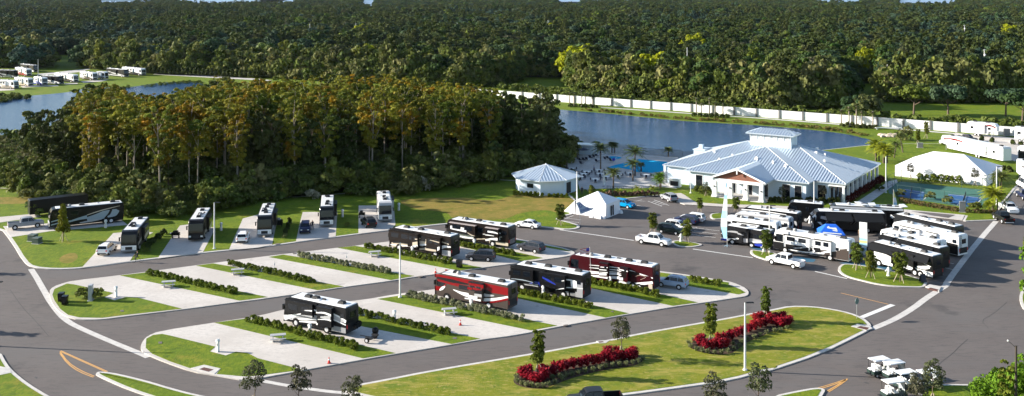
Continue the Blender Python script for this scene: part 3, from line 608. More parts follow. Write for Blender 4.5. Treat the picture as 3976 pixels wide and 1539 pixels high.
# --- display cluster by the clubhouse car park
GD = 'display motorhomes on the car park'
motorhome('white over grey motorhome with a white ring swoosh, behind the white pickup at the display', G('Y',3002,975.5), G('Y',3297,1027), base=PWHITE, face=PWHITE, trim=DG, acm=DGREY, nac=3,
    gfx=(W(DG,[(1,.95),(.7,.95),(.35,1.2)],1.0,1.1,1.0), W(TAUPE,[(.35,1.0),(.2,1.1),(.02,1.3)],.9,1.1,1.6), W(PWHITE,[(.82,.72),(.6,.7),(.48,.9),(.43,1.3),(.5,1.75),(.6,1.8)],.1,.14,.08), W(PWHITE,[(.5,.72),(.38,.95),(.3,1.15)],.1,.3,.12), W(PWHITE,[(.34,1.2),(.22,1.7),(.12,2.0)],.12,.3,.1), W(PWHITE,[(.75,1.1),(.62,1.4),(.5,1.75)],.04,.06,.04)),
    panels=((TAUPE,.005,.12,.5,2.1),), slides=[(.5,.84,1.2,3.1,.5,1),(.22,.45,1.0,3.1,.45,1)], windows=[(.9,.98,1.9,2.5),(.13,.17,1.8,2.3)], group=GD)
motorhome('small grey camper van with white swooped front and blue skirts, behind the tall white flag', G('Y',2800,942.0), G('Y',2985,973.8), base=DG, face=PWHITE, trim=DG, height=.84, nac=2, roofm=WHITE,
    gfx=(W(PWHITE,[(.98,.8),(.8,.9),(.6,1.5)],.4,.3,.15), W(SILV,[(.9,2.4),(.7,2.6),(.5,2.3)],.1,.3,.1), W(PBLUE,[(1,.55),(.94,.6),(.88,.6)],.4,.4,.3), W(SILV,[(.5,1.3),(.3,1.5),(.12,1.6)],.6,.5,.3), W(PBLUE,[(.34,.6),(.2,.7),(.05,.8)],.3,.5,.4), W(PWHITE,[(.4,1.0),(.24,1.3),(.1,1.4)],.1,.3,.1)), slides=[(.4,.62,.9,2.9,.4,1)], windows=[(.12,.3,2.1,2.7)], group=GD, tag_axle=False)
motorhome('white motorhome with a black side panel, third from the back of the left display group', (36.6,177.9), (44.9,172.6), base=PWHITE, face=PWHITE, trim=DG, panels=((BLACK,.08,.8,1.5,3.2),(DG,0.01,.99,.5,1.1)), slides=[(.3,.7,1.3,3.1,.4,1)], group=GD, nac=3)
motorhome('pale grey motorhome with rounded rear cap, second from the back of the left display group', (39.4,181.3), (47.9,175.9), base=LGREY, face=LGREY, trim=DG, panels=((DG,.05,.9,1.6,2.6),), slides=[], group=GD, nac=2, gfx=(W(PWHITE,[(1,2.9),(.5,3.0),(.0,2.9)],.3,.3,.3),))
motorhome('black motorhome with a glossy black rear, farthest back of the left display group', (41.9,185.8), (50.6,180.1), base=BLACK, face=BLACK, trim=DG, slides=[], group=GD, nac=2, gfx=(W(PWHITE,[(.2,3.2),(.6,3.3),(1,3.2)],.1,.14,.1), W(LGREY,[(.06,2.6),(.04,2.0),(.02,1.4)],.1,.3,.1)))
motorhome('large black motorhome with two dark awnings let down behind the blue canopy', (54.0,182.2), (66.3,180.4), base=DG, face=PWHITE, trim=DG, awn=((1,.05,.45,2.4),(1,.48,.84,2.4)), slides=[(.5,.8,1.1,3.1,.4,1)], group=GD, nac=2,
    gfx=(W(PWHITE,[(1,2.9),(.94,2.0),(.88,1.2)],.5,.35,.2), W(SILV,[(.9,2.6),(.8,2.4),(.7,2.0)],.3,.5,.2)))
motorhome('white roofed motorhome with raised roof panels, behind the large black one with awnings', (58.6,187.3), (71.0,184.6), base=BLACK, face=PWHITE, trim=PWHITE, slides=[], group=GD, nac=2, gfx=(W(PWHITE,[(1,3.3),(.5,3.3),(0,3.3)],.25,.25,.25),))
motorhome('black motorhome standing crosswise behind the others near the clubhouse lawn', (51.5,190.2), (57.5,188.0), base=BLACK, face=BLACK, trim=DG, slides=[], group=GD, nac=1, L=8)
def dcl(label, F, B, **k): return motorhome(label, B, F, group='display motorhomes fanned out along the gutter', **k)
def fan(x, y, L): return (x, y), (x-.55*L, y+.83*L)
e = lambda lab, x, y, L, **k: motorhome(lab, (x-.55*L, y+.835*L), (x, y), group='display motorhomes fanned out along the gutter', **k)
e('black motorhome with white swoosh tail and twin rear axles, nearest of the fanned display row', 62.8, 151.7, 11.6, base=BLACK, face=BLACK, trim=DG, tag_axle=True, nac=2,
    gfx=(W(PWHITE,[(.5,1.0),(.36,1.1),(.2,1.0)],.2,.5,.3), W(PWHITE,[(.24,1.5),(.14,1.6),(.05,1.9)],.1,.35,.3), W(PWHITE,[(.26,2.4),(.15,2.3),(.03,2.0)],.05,.07,.05), W(PWHITE,[(.9,1.7),(.75,1.6),(.6,1.5)],.7,.9,.5), W(PWHITE,[(.9,.9),(.75,.8),(.6,.75)],.2,.4,.3)),
    panels=((PWHITE,.005,.22,.5,1.2),), slides=[(.26,.34,1.1,3.1,.5,1),(.5,.6,1.1,3.1,.5,1)], awn=((1,.05,.4,.7),(1,.45,.95,.7)))
e('black motorhome with a bronze tail mural, second in the fanned display row', 65.8, 156.4, 11.4, base=BLACK, face=BLACK, trim=BLACK, nac=2, slides=[(.3,.7,1.1,3.1,.5,1)], awn=((1,.1,.9,1.0),), gfx=(W(TAUPE,[(.2,1.8),(.1,2.2),(.02,2.6)],.2,.6,.2),))
e('white motorhome with grey slide covers, third in the fanned display row', 66.7+.4, 160.5, 10.8, base=PWHITE, face=PWHITE, trim=DG, acm=DGREY, nac=3, panels=((BLACK,.01,.3,.5,2.4),), slides=[(.3,.5,1.3,3.2,.5,1),(.62,.85,1.3,3.2,.5,1)])
e('white motorhome with violet tinted slide end, fourth in the fanned display row', 72.1, 164.2, 12.6, base=PWHITE, face=PWHITE, trim=DG, acm=DGREY, nac=3, panels=((BLACK,.01,.2,.5,2.2),), slides=[(.3,.45,1.3,3.2,.5,1),(.55,.85,1.3,3.2,.5,1)])
e('black sided motorhome with long rolled awning, last of the fanned display row', 74.2, 170.3, 12.6, base=BLACK, face=PWHITE, trim=BLACK, nac=4, slides=[], awn=((1,.05,.92,.6),), gfx=(W(PWHITE,[(1,3.2),(.9,2.6),(.8,2.2)],.3,.3,.1),))
# panels raised on a roof, seen as three white leaves
for q, zz in (('K 850,208 900,206 985,238 925,242', 3.95), ('K 980,218 1045,216 1062,244 1000,246', 3.95), ('K 1280,232 1330,230 1368,258 1310,262', 3.9)):
    p = PL(q, zz); o = MB().prism(p, zz-.06, zz).build('roof_hatch', WHITE)
    par = [x for x in bpy.data.objects if x.get('label','').startswith('white roofed motorhome')][0]
    bpy.context.view_layer.update(); o.parent = par; o.matrix_parent_inverse = par.matrix_world.inverted()
# --- far left park
GF = 'motorhomes across the left lake'
far = [('white motorhome, rightmost across the left lake, in front of the dark hedge', (2355,326), (2030,295), PWHITE, DG), ('black motorhome with a silver belly, second from the right across the left lake', (2070,350), (1770,318), BLACK, LGREY),
       ('white motorhome with brown slats, third from the right across the left lake', (1545,402), (1330,378), PWHITE, TAUPE), ('white roofed motorhome standing in the middle of the park across the left lake', (1225,440), (900,405), PWHITE, DG),
       ('black motorhome with a white front, left of the middle across the left lake', (990,470), (680,452), BLACK, PWHITE), ('white and beige motorhome, second from the left in front across the left lake', (470,505), (235,482), PWHITE, BEIGE),
       ('white motorhome cut by the left edge of the photo across the left lake', (235,548), (-90,530), PWHITE, BEIGE), ('black motorhome cut by the left edge in the back row across the left lake', (240,360), (-60,350), BLACK, LGREY),
       ('dark red and white motorhome in the back row across the left lake', (440,335), (250,300), PWHITE, PRED), ('dark roofed motorhome beside the lamp pole across the left lake', (560,270), (330,240), DG, PWHITE),
       ('white travel trailer with slatted side between two motorhomes across the left lake', (1750,385), (1600,380), PWHITE, MGREY), ('short white motorhome with a blue front in the front row across the left lake', (700,490), (560,470), PWHITE, PBLUE)]
for lab, Fp, Bp, b, s in far:
    F, B = G('e', *Fp), G('e', *Bp)
    motorhome(lab, F, B, base=b, face=DG, lower=s, simple=True, ladder=False, slides=[(.3,.6,1.2,3.2,.5,-1)], nac=2, acm=MGREY, group=GF, gfx=(W(s,[(.95,.9),(.6,1.4),(.1,2.2)],.3,.5,.2),), dish=False)
# ---------------------------------------------------------------- fifth wheels on the right
def fifth(label, F, B, stripe, h=1.0):
    d = Vector((F[0]-B[0], F[1]-B[1])); L = d.length; d.normalize(); ln = Vector((-d.y, d.x)); mid = Vector(((F[0]+B[0])/2, (F[1]+B[1])/2))
    s = 1 if ln.dot(-mid) > 0 else -1; c = mid-ln*1.25*s; a = L/2
    t = thing('travel_trailer', label, 'travel trailer', c.x, c.y, math.atan2(d.y, d.x), 'white trailers on the right hand lots', .03); t.scale = (1, 1, h*1.1)
    prof = [(-a,.7),(-a,3.4),(-a+.2,3.6),(a-2.2,3.7),(a-.6,3.55),(a-.05,2.9),(a-.1,1.7),(a-2.3,1.5),(a-2.6,.7)]
    MB().sideloft(prof, [(-1.25,.04),(-1.2,0),(1.2,0),(1.25,.04)]).build('body', PWHITE, t, 35)
    MB().box(-a+.3, a-2.3, -1.1, 1.1, 3.64, 3.72).build('roof', WHITE, t)
    for X in (-a+2, a-3): MB().box(X-.45, X+.45, -.35, .35, 3.72, 4.0, top=(.1,.08)).build('air_conditioner', DGREY, t)
    m = MB(); mts = [stripe, DG]
    swoosh(m, a, (1,-1), [(.95,2.7),(.75,3.2),(.5,2.6),(.25,1.7),(.1,1.9),(.2,2.3)], .3, .12, .04, [], 0, 0, 1.25)
    swoosh(m, a, (1,-1), [(.98,2.9),(.7,2.9),(.45,2.0),(.3,1.3)], .12, .1, .03, [], 1, 1, 1.25)
    m.build('painted_stripes', mts, t)
    for u in (.12, .42, .7):
        for y in (1,-1):
            m = MB(); X = -a+u*2*a; qside(m, y*1.28, [(X,2.0),(X+.8,2.0),(X+.8,2.6),(X,2.6)]); m.build('window', GLASS, t)
    for X in (-.15*a-.5, -.15*a+.45):
        for y in (-1, 1): wheel(t, X-.8, y*1.27, .4, .25)
    m = MB(); X = .1*a; qside(m, s*1.282, [(X,.8),(X+.75,.8),(X+.75,2.7),(X,2.7)]); m.build('door', LGREY, t)
    m = MB().box(-.5*a, .2*a, min(s*1.24, s*1.75), max(s*1.24, s*1.75), 1.2, 3.3).build('slide_out', PWHITE, t)
    for y in (-.8,.8): MB().box(a-1.6, a-1.5, y-.05, y+.05, 0, 1.6).build('landing_leg', GALV, t)
    return t
fifth('white fifth wheel trailer with thin dark stripes in front of the white wall', G('T',2230,468), G('T',1940,440), PRED)
fifth('large white fifth wheel trailer with a red loop stripe behind the white marquee', G('g',1250,415), G('g',2240,650), PRED)
motorhome('white motorhome with a dark tail, cut by the right edge beyond the marquee', G('g',2900,640), G('g',2475,600), z=.03, base=PWHITE, face=DG, trim=MGREY, slides=[], nac=3, acm=MGREY, panels=((DG,.02,.3,.6,2.6),), group='white trailers on the right hand lots')
fifth('white trailer at the right edge between the dark blue pickup and the lots', G('k',640,170), G('k',560,100), DG, 1.0)
fifth('white trailer at the right edge near the white wall', G('T',2640,520), G('T',2400,505), DG, 1.05)
# ---------------------------------------------------------------- cars
def car(kind, label, x, y, rz, c, group=None, z=.012, name=None, glass=GLASS, dark=False):
    P = dict(
      sedan=dict(L=4.8, W=1.82, belt=.92, body=[(-2.38,.32),(-2.42,.62),(-2.35,.95),(-1.7,1.0),(1.0,.95),(2.1,.82),(2.38,.6),(2.36,.3)], cab=[(-1.9,.96),(-1.15,1.4),(-.3,1.47),(.2,1.44),(1.15,.94)], wx=1.38, r=.33),
      suv=dict(L=4.7, W=1.9, belt=1.05, body=[(-2.3,.38),(-2.36,.75),(-2.28,1.08),(-1.6,1.1),(1.0,1.08),(2.05,.98),(2.33,.72),(2.3,.36)], cab=[(-2.25,1.06),(-1.95,1.6),(-1.3,1.7),(.1,1.68),(.45,1.6),(1.2,1.06)], wx=1.35, r=.36),
      pickup=dict(L=5.9, W=2.0, belt=1.22, body=[(-2.9,.5),(-2.95,.72),(-.95,.74),(-.92,1.22),(1.3,1.22),(2.6,1.15),(2.95,.95),(2.95,.48)], cab=[(-.9,1.2),(-.75,1.88),(-.3,1.95),(.7,1.93),(1.0,1.84),(1.6,1.2)], wx=1.85, r=.42),
      van=dict(L=5.9, W=2.0, belt=1.3, body=[(-2.9,.4),(-2.95,1.3),(-2.85,1.4),(1.6,1.32),(2.6,1.1),(2.93,.8),(2.9,.38)], cab=[(-2.88,1.36),(-2.8,2.3),(-2.5,2.4),(.9,2.38),(1.2,2.25),(2.0,1.3)], wx=1.75, r=.36))[kind]
    t = thing(name or {'sedan':'sedan_car','suv':'suv','pickup':'pickup_truck','van':'camper_van'}[kind], label, {'sedan':'car','suv':'car','pickup':'pickup truck','van':'van'}[kind], x, y, rz, group, z)
    hw = P['W']/2
    bd = MB().sideloft(P['body'], [(-hw,.10),(-hw+.14,0),(hw-.14,0),(hw,.10)])
    if kind == 'pickup':
        for s in (-1, 1): bd.box(-2.93, -.9, min(s*(hw-.02), s*(hw-.16)), max(s*(hw-.02), s*(hw-.16)), .7, 1.24)
        bd.box(-2.95, -2.87, -hw+.1, hw-.1, .7, 1.2)
    b = bd.build('body', c, t, 35)
    zb, zt = P['belt'], max(p[1] for p in P['cab'])
    wy = lambda z: hw-.1-(z-zb)/(zt-zb)*.2
    cb = P['cab']; n = len(cb)
    q = [(X, -wy(Z), Z) for X, Z in cb]+[(X, wy(Z), Z) for X, Z in cb]
    MB().add(q, [(k, k+1, n+k+1, n+k) for k in range(n-1)]+[tuple(range(n))[::-1], tuple(range(n, 2*n))]).build('cabin', c, t, 30)
    # glass: windscreen, back window and side windows
    def pane(A, B, ins=.07):
        dx, dz = B[0]-A[0], B[1]-A[1]; l = math.hypot(dx, dz); nx, nz = (dz/l, -dx/l); nx, nz = (nx, nz) if nz > 0 else (-nx, -nz)
        a0 = (A[0]+dx*.12+nx*.012, A[1]+dz*.12+nz*.012); b0 = (A[0]+dx*.9+nx*.012, A[1]+dz*.9+nz*.012)
        return [(a0[0], -wy(a0[1])+ins, a0[1]), (a0[0], wy(a0[1])-ins, a0[1]), (b0[0], wy(b0[1])-ins, b0[1]), (b0[0], -wy(b0[1])+ins, b0[1])]
    fr = pane(cb[-1], cb[-2]); MB().add(fr, [(0,1,2,3)]).build('windshield', glass, t)
    rr = pane(cb[0], cb[1]); MB().add(rr, [(3,2,1,0)]).build('rear_window', glass, t)
    x0, x1 = cb[1][0], cb[-2][0]; xb0, xb1 = cb[0][0], cb[-1][0]; zl, zh = zb+.07, zt-.1
    mid = (x0+x1)/2+.1
    def sx(z, e):
        f = (z-zb)/(zt-zb); return (xb0+(x0-xb0)*f+.14) if e == 0 else (xb1+(x1-xb1)*f-.12)
    nw = 3 if kind in ('suv', 'van') else 2
    cuts = [sx(zl, 0)]+[xb0+(xb1-xb0)*k/nw for k in range(1, nw)]+[sx(zl, 1)]; cut2 = [sx(zh, 0)]+[xb0+(xb1-xb0)*k/nw for k in range(1, nw)]+[sx(zh, 1)]
    for s in (-1, 1):
        for k in range(nw):
            v = [(cuts[k]+.03, s*(wy(zl)+.01), zl), (cuts[k+1]-.03, s*(wy(zl)+.01), zl), (cut2[k+1]-.03, s*(wy(zh)+.01), zh), (cut2[k]+.03, s*(wy(zh)+.01), zh)]
            MB().add(v, [(0,1,2,3) if s < 0 else (3,2,1,0)]).build('window', glass, t)
    L2 = P['L']/2; m = MB()
    for X in (P['wx'], -P['wx']):
        for s in (-1, 1):
            qside(m, s*(hw+.004), [(X+(P['r']+.07)*math.cos(R(k)), P['r']+(P['r']+.07)*math.sin(R(k))) for k in range(-20, 201, 20)])
    m.build('wheel_arch', TYRE, t)
    for X in (P['wx'], -P['wx']):
        for s in (-1, 1): wheel(t, X, s*(hw+.012), P['r'], .22)
    zl = .62 if kind == 'sedan' else (.78 if kind != 'pickup' else .92)
    for s in (-1, 1):
        MB().box(L2-.16, L2-.015, s*(hw-.36)-.16, s*(hw-.36)+.16, zl-.05, zl+.09).build('headlight', mat('lamp glass', (.75,.75,.72), .15), t)
        MB().box(-L2-.005, -L2+.14, s*(hw-.2)-.1, s*(hw-.2)+.1, zl-.02, zl+.2).build('taillight', RED, t)
        MB().box(cb[-1][0]-.35, cb[-1][0]-.2, s*(hw+.02)-(.0 if s > 0 else .16), s*(hw+.02)+(.16 if s > 0 else 0), zb+.02, zb+.16).build('mirror', c, t)
    MB().box(L2-.1, L2+.01, -hw+.25, hw-.25, .34, .5).box(-L2-.01, -L2+.1, -hw+.25, hw-.25, .36, .52).build('bumper', DGREY if kind != 'pickup' else RIM, t)
    MB().box(L2-.12, L2+.0, -.42, .42, zl-.08, zl+.06).build('grille', DGREY, t)
    if kind == 'suv':
        for s in (-1, 1): MB().box(-1.4, .1, s*.6-.02, s*.6+.02, 1.68, 1.74).build('roof_rack', DGREY, t)
    return t
def head(F, B): return math.atan2(F[1]-B[1], F[0]-B[0])
def car2(kind, label, F, B, c, near=True, **k):
    """F, B: ground points under the near side front and rear wheels"""
    rz = head(F, B); d = (math.cos(rz), math.sin(rz)); ln = Vector((-d[1], d[0])); mid = Vector(((F[0]+B[0])/2, (F[1]+B[1])/2))
    s = 1 if ln.dot(-mid) > 0 else -1; w = .95; cc = mid-ln*w*s
    return car(kind, label, cc.x, cc.y, rz, c, **k)
CB = paint('car black', (.012,.012,.013)); CG = paint('car graphite', (.045,.045,.055)); CS = paint('car silver', (.30,.31,.33)); CLB = paint('car pale blue', (.34,.43,.56)); CNB = paint('car dark blue', (.015,.02,.06)); CW = PWHITE
BL = paint('car bright blue', (.0,.30,.62))
car2('suv', 'dark grey crossover on the pad behind the black and beige motorhome', G('C',2070,795), G('C',2228,802), CG, z=ZP)
car2('suv', 'black car at the end of the upper row, nearest to the curved kerb', G('E',48,695), G('E',198,722), CG, z=ZP)
car2('suv', 'pale blue crossover behind the dark red motorhome', G('c',1480,570), G('c',1730,607), CLB, z=ZP)
car2('sedan', 'white sedan parked on the road beside the lawn left of the white tent', G('E',32,462), G('E',165,478), CW)
car2('pickup', 'white pickup truck with open bed on the road beside the hydrant island', G('E',1440,652), G('E',1200,618), CW)
car2('pickup', 'white pickup truck with a dark tail behind the ring swoosh motorhome', G('K',60,820), G('K',248,860), CW)
car2('suv', 'silver crossover turning in front of the pool gate', G('E',1420,188), G('E',1482,216), CS)
car2('suv', 'bright blue backed car parked behind the white tent', G('i',1500,440), G('i',1400,425), BL)
GP = 'cars in the marked bays behind the white pickup'
dr = .97
car2('suv', 'white blocky four wheel drive at the back of the marked bays', G('h',900,330), G('h',1340,390), CW, group=GP)
car2('suv', 'dark blue car between the two white cars in the marked bays', G('h',760,370), G('h',1180,440), CNB, group=GP)
car2('suv', 'white car with blue glass, second from the front of the marked bays', G('h',980,560), G('h',600,510), CW, group=GP)
car2('suv', 'white roofed dark sided car nearest to the white pickup in the marked bays', G('h',840,640), G('h',440,590), paint('car green black', (.02,.035,.03)), group=GP)
car2('pickup', 'silver pickup truck in front of the long black motorhome at the left edge', G('A',360,468), G('A',148,492), CS, z=ZP)
car('suv', 'white car seen from behind beside the first motorhome of the north row', *G('A',1035,712), hdg+R(178)+R(-6), CW, z=ZP)
car('suv', 'white crossover seen from behind next to the black grill in the north row', *G('A',2350,595), hdg+R(180), CW, z=ZP)
car('suv', 'dark blue car facing the road beside the fourth motorhome of the north row', *G('C',462,505), hdg, CNB, z=ZP)
car('suv', 'black crossover with a red door beside the last motorhome of the north row', *G('C',1075,450), hdg+R(195), CB, z=ZP)
car('pickup', 'black pickup truck driving along the near road at the bottom edge', *G('Y',2310,1582), R(188), CB)
car('pickup', 'white pickup truck facing the camera on the right hand road', *G('K',2345,305), R(-98), CW)
car('pickup', 'black pickup truck seen from behind on the right hand road', *G('K',2290,400), R(86), CB)
car('pickup', 'dark blue pickup truck cut by the right edge of the photo', *G('K',2500,180), R(80), CNB)
car('van', 'white van cut by the right edge above the dark blue pickup', *G('K',2505,80), R(82), CW)
car2('pickup', 'black pickup truck on the lot behind the marquee', G('g',1770,305), G('g',1480,268), CB, z=.03)
car2('pickup', 'white pickup truck left of the black one behind the marquee', G('g',1290,345), G('g',1560,352), CW, z=.03)
# ---------------------------------------------------------------- golf carts
def golf(label, x, y, rz, src=None):
    t = thing('golf_cart', label, 'golf cart', x, y, rz, 'golf carts on the lower right road', .012)
    cb = paint('cart body', (.03,.05,.045)) if src is None else src
    MB().sideloft([(-1.3,.35),(-1.35,.7),(-.9,.75),(-.2,.72),(.35,.4),(.75,.42),(.95,.85),(1.35,.62),(1.38,.35)], [(-.6,.04),(-.55,0),(.55,0),(.6,.04)]).build('body', cb, t, 30)
    rf = MB().box(-1.15, 1.05, -.66, .66, 1.86, 1.93, top=(.06,.06)).build('roof', WHITE, t)
    for X, X2 in ((-1.05,-1.1), (1.0,.9)):
        for s in (-1, 1): MB().cyl((X, s*.55, .7), (X2, s*.6, 1.87), .025, n=5).build('post', DGREY, t)
    for X in (-.05, -.95):
        f = 1 if X > -.5 else -1
        MB().box(X-.28, X+.28, -.55, .55, .74, .86, top=(.03,.03)).build('seat', WHITE, t)
        MB().box(X-(.34 if f > 0 else -.24), X-(.24 if f > 0 else -.34), -.55, -.03, .92, 1.3, top=(.01,.05)).box(X-(.34 if f > 0 else -.24), X-(.24 if f > 0 else -.34), .03, .55, .92, 1.3, top=(.01,.05)).build('backrest', WHITE, t)
    MB().add([(1.0,-.52,.85),(1.0,.52,.85),(.92,.56,1.8),(.92,-.56,1.8)], [(0,1,2,3)]).build('windshield', mat('clear screen', (.35,.38,.4), .05), t)
    MB().cyl((.55,.25,.95),(.62,.25,1.0),.18,.18,10).cyl((.75,.25,.6),(.58,.25,.98),.02,n=5).build('steering_wheel', BLACK, t)
    MB().box(-1.7,-1.3,-.5,.5,.34,.4).build('foot_step', DGREY, t)
    for X in (.85, -.85):
        for s in (-1, 1): wheel(t, X, s*.6, .24, .18)
    for s in (-1, 1): MB().box(1.25,1.38,s*.4-.1,s*.4+.1,.55,.68).build('headlight', mat('lamp glass', (.75,.75,.72), .15), t)
    return t
golf('golf cart with the tallest roof, leftmost and farthest of the golf carts', *G('f',440,450), R(22))
golf('golf cart in the second place behind the leftmost golf cart', *G('f',660,500), R(20))
golf('golf cart in the middle of the golf cart group', *G('f',830,650), R(18))
golf('golf cart at the bottom edge, nearest of the golf carts', *G('f',650,790), R(16))
golf('golf cart farthest to the right, half behind the dark young tree', *G('f',1160,640), R(18), paint('cart dark', (.02,.02,.022)))
# car dolly behind the front motorhome
t = thing('tow_dolly', 'small black tow dolly with two wheels on the pad behind the front row motorhome', 'tow dolly', *G('d',1390,745), R(-25), None, ZP)
MB().box(-.5,.5,-.06,.06,.42,.52).box(-1.6,-.4,-.04,.04,.42,.5).box(-.1,.5,-.85,.85,.42,.5).build('frame', DG, t)
for s in (-1, 1): MB().box(-.3,.6,s*.7-.14,s*.7+.14,.5,.66).build('wheel_tray', DGREY, t); wheel(t, 0, s*1.02, .32, .2)
t = thing('covered_grill', 'round black covered grill standing beside the tow dolly', 'grill', *G('d',1450,700), 0, None, ZP)
MB().lathe([(.3,.35),(.38,.7),(.42,.85),(.4,1.1),(.2,1.28),(.01,1.3)], 14).build('cover', BLACK, t, 50)
for k in range(3): MB().cyl((.25*math.cos(k*2.1), .25*math.sin(k*2.1), 0), (.2*math.cos(k*2.1), .2*math.sin(k*2.1), .45), .03, n=5).build('leg', DGREY, t)
def gearbox(label, name, cat, x, y, parts):
    t = thing(name, label, cat, x, y, 0, None, ZP)
    for nm, bx, mt in parts:
        MB().box(*bx, top=(.03,.03)).build(nm, mt, t)
    return t
gearbox('black grill with a pale shelf in front of the second north row motorhome', 'barbecue_grill', 'grill', *G('A',1700,570), [('body',(-.7,.7,-.3,.3,.5,1.0),BLACK),('lid',(-.4,.4,-.3,.3,1.0,1.3),DG),('side_shelf',(-1.0,-.7,-.3,.3,.85,.9),LGREY),('leg',(-.6,-.5,-.3,.3,0,.5),DGREY),('leg',(.5,.6,-.3,.3,0,.5),DGREY)])
gearbox('black covered grill beside the third motorhome of the north row', 'barbecue_grill', 'grill', *G('C',195,455), [('body',(-.9,.9,-.4,.4,.3,1.2),BLACK),('lid',(-.5,.5,-.3,.3,1.2,1.5),LGREY),('leg',(-.8,-.7,-.3,.3,0,.3),DGREY),('leg',(.7,.8,-.3,.3,0,.3),DGREY)])
gearbox('black grill cart by the last motorhome of the north row', 'barbecue_grill', 'grill', *G('C',1010,370), [('body',(-.6,.6,-.3,.3,.5,.95),BLACK),('lid',(-.4,.2,-.25,.25,.95,1.3),DG),('leg',(-.5,-.4,-.3,.3,0,.5),DGREY),('leg',(.4,.5,-.3,.3,0,.5),DGREY)])
# ================================================================ buildings
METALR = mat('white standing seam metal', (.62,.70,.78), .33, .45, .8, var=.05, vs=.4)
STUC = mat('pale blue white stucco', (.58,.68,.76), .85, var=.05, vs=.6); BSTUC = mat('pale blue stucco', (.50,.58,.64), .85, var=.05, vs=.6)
WOODB = mat('brown pediment boards', (.20,.075,.045), .7, var=.3, vs=2)
def hip(m, u0, u1, v0, v1, z, sl, rib=.62, mi=0, rh=.12):
    """hip roof planes with real standing ribs"""
    du, dv = u1-u0, v1-v0; d = min(du, dv)/2; zr = z+sl*d
    if du >= dv: A, B = (u0+d, v0+d, zr), (u1-d, v0+d, zr)
    else: A, B = (u0+d, v0+d, zr), (u0+d, v1-d, zr)
    c = [(u0,v0,z),(u1,v0,z),(u1,v1,z),(u0,v1,z)]
    if du >= dv: fs = [(0,1,5,4),(1,2,5),(2,3,4,5),(3,0,4)]
    else: fs = [(0,1,4),(1,2,5,4),(2,3,5),(3,0,4,5)]
    m.add(c+[A, B], fs, mi)
    for w in (-.11,): m.box(u0, u1, v0, v1, z-.2, z-.004, mi)
    def seam(p, q):
        dx, dy = (q[0]-p[0]), (q[1]-p[1]); l = math.hypot(dx, dy)
        if l < .2: return
        nx, ny = -dy/l*.03, dx/l*.03
        v = []
        for a in (p, q):
            v += [(a[0]-nx,a[1]-ny,a[2]),(a[0]+nx,a[1]+ny,a[2]),(a[0]+nx,a[1]+ny,a[2]+rh),(a[0]-nx,a[1]-ny,a[2]+rh)]
        m.add(v, [(0,1,5,4),(1,2,6,5),(2,3,7,6),(3,0,4,7),(0,3,2,1)], mi)
    n = int(du/rib)
    for k in range(1, n):
        u = u0+du*k/n; e = min(d, u-u0, u1-u); 
        seam((u,v0,z),(u,v0+e,z+sl*e)); seam((u,v1,z),(u,v1-e,z+sl*e))
    n = int(dv/rib)
    for k in range(1, n):
        v = v0+dv*k/n; e = min(d, v-v0, v1-v)
        seam((u0,v,z),(u0+e,v,z+sl*e)); seam((u1,v,z),(u1-e,v,z+sl*e))
    return A, B, c
def cap(m, p, q, r=.12, mi=0): m.cyl(p, q, r, r, 6, mi)
a0 = (33.57, 226.7); RA = math.atan2(-.549, .836)
t = thing('clubhouse', 'large white clubhouse with ribbed metal hip roofs, a cupola and a gabled porch', 'clubhouse', *a0, RA, None, .14)
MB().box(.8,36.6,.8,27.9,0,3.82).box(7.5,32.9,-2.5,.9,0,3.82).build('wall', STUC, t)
MB().box(36.3,40.0,.3,28.3,0,.12).box(14.8,26.4,-8.4,-2.4,0,.15).build('porch_floor', WALK, t)
m = MB(); A, B, c = hip(m, 0, 40.2, 0, 28.7, 4, .324); o1 = m.build('roof', METALR, t)
m = MB(); cap(m, A, B)
for cc in c: cap(m, cc, A if cc[0] < 20 else B, .1)
m.build('ridge_cap', WHITE, o1)
m = MB(); A, B, c = hip(m, 6.6, 33.8, -3.3, 23.9, 4.01, .324); o2 = m.build('front_roof', METALR, t)
m = MB()
for cc in c[:2]: cap(m, cc, A, .1)
m.build('ridge_cap', WHITE, o2)
m = MB().box(15.6,25.0,12.5,16.7,7.6,10.76); cu = m.build('cupola', STUC, t)
m = MB(); A, B, c = hip(m, 14.8, 25.7, 11.8, 17.3, 10.95, .36); rr = m.build('cupola_roof', METALR, cu)
m = MB()
for k in range(7):
    u = 15.7+k*1.53; m.box(u-.06, u+.06, 12.15, 12.5, 10.35, 10.76, top=(0,0)).box(u-.06,u+.06,12.4,12.5,9.6,10.35)
m.build('bracket', WHITE, cu)
for k in range(6):
    u = 16.47+k*1.53; MB().box(u-.42,u+.42,12.44,12.5,9.55,10.5).build('window', mat('pale louvre',(.76,.77,.78),.5), cu)
# small roof gear: vents and pipes
for u, v, w in ((20,4.5,.35),(27,2.5,.3),(14,6,.25),(30,14,.3),(24,3.5,.25),(33,10,.25),(9,8,.3),(29,18,.3),(12,3.2,.25),(31.5,15.5,.2)):
    zz = 4+.324*min(v, 28.7-v, u, 40.2-u)
    if 6.6 < u < 33.8 and v < 10: zz = max(zz, 4+.324*min(v+3.3, u-6.6, 33.8-u))
    MB().box(u-w,u+w,v-w,v+w,zz-.1,zz+.5,top=(.08,.08)).build('roof_vent', WHITE, t)
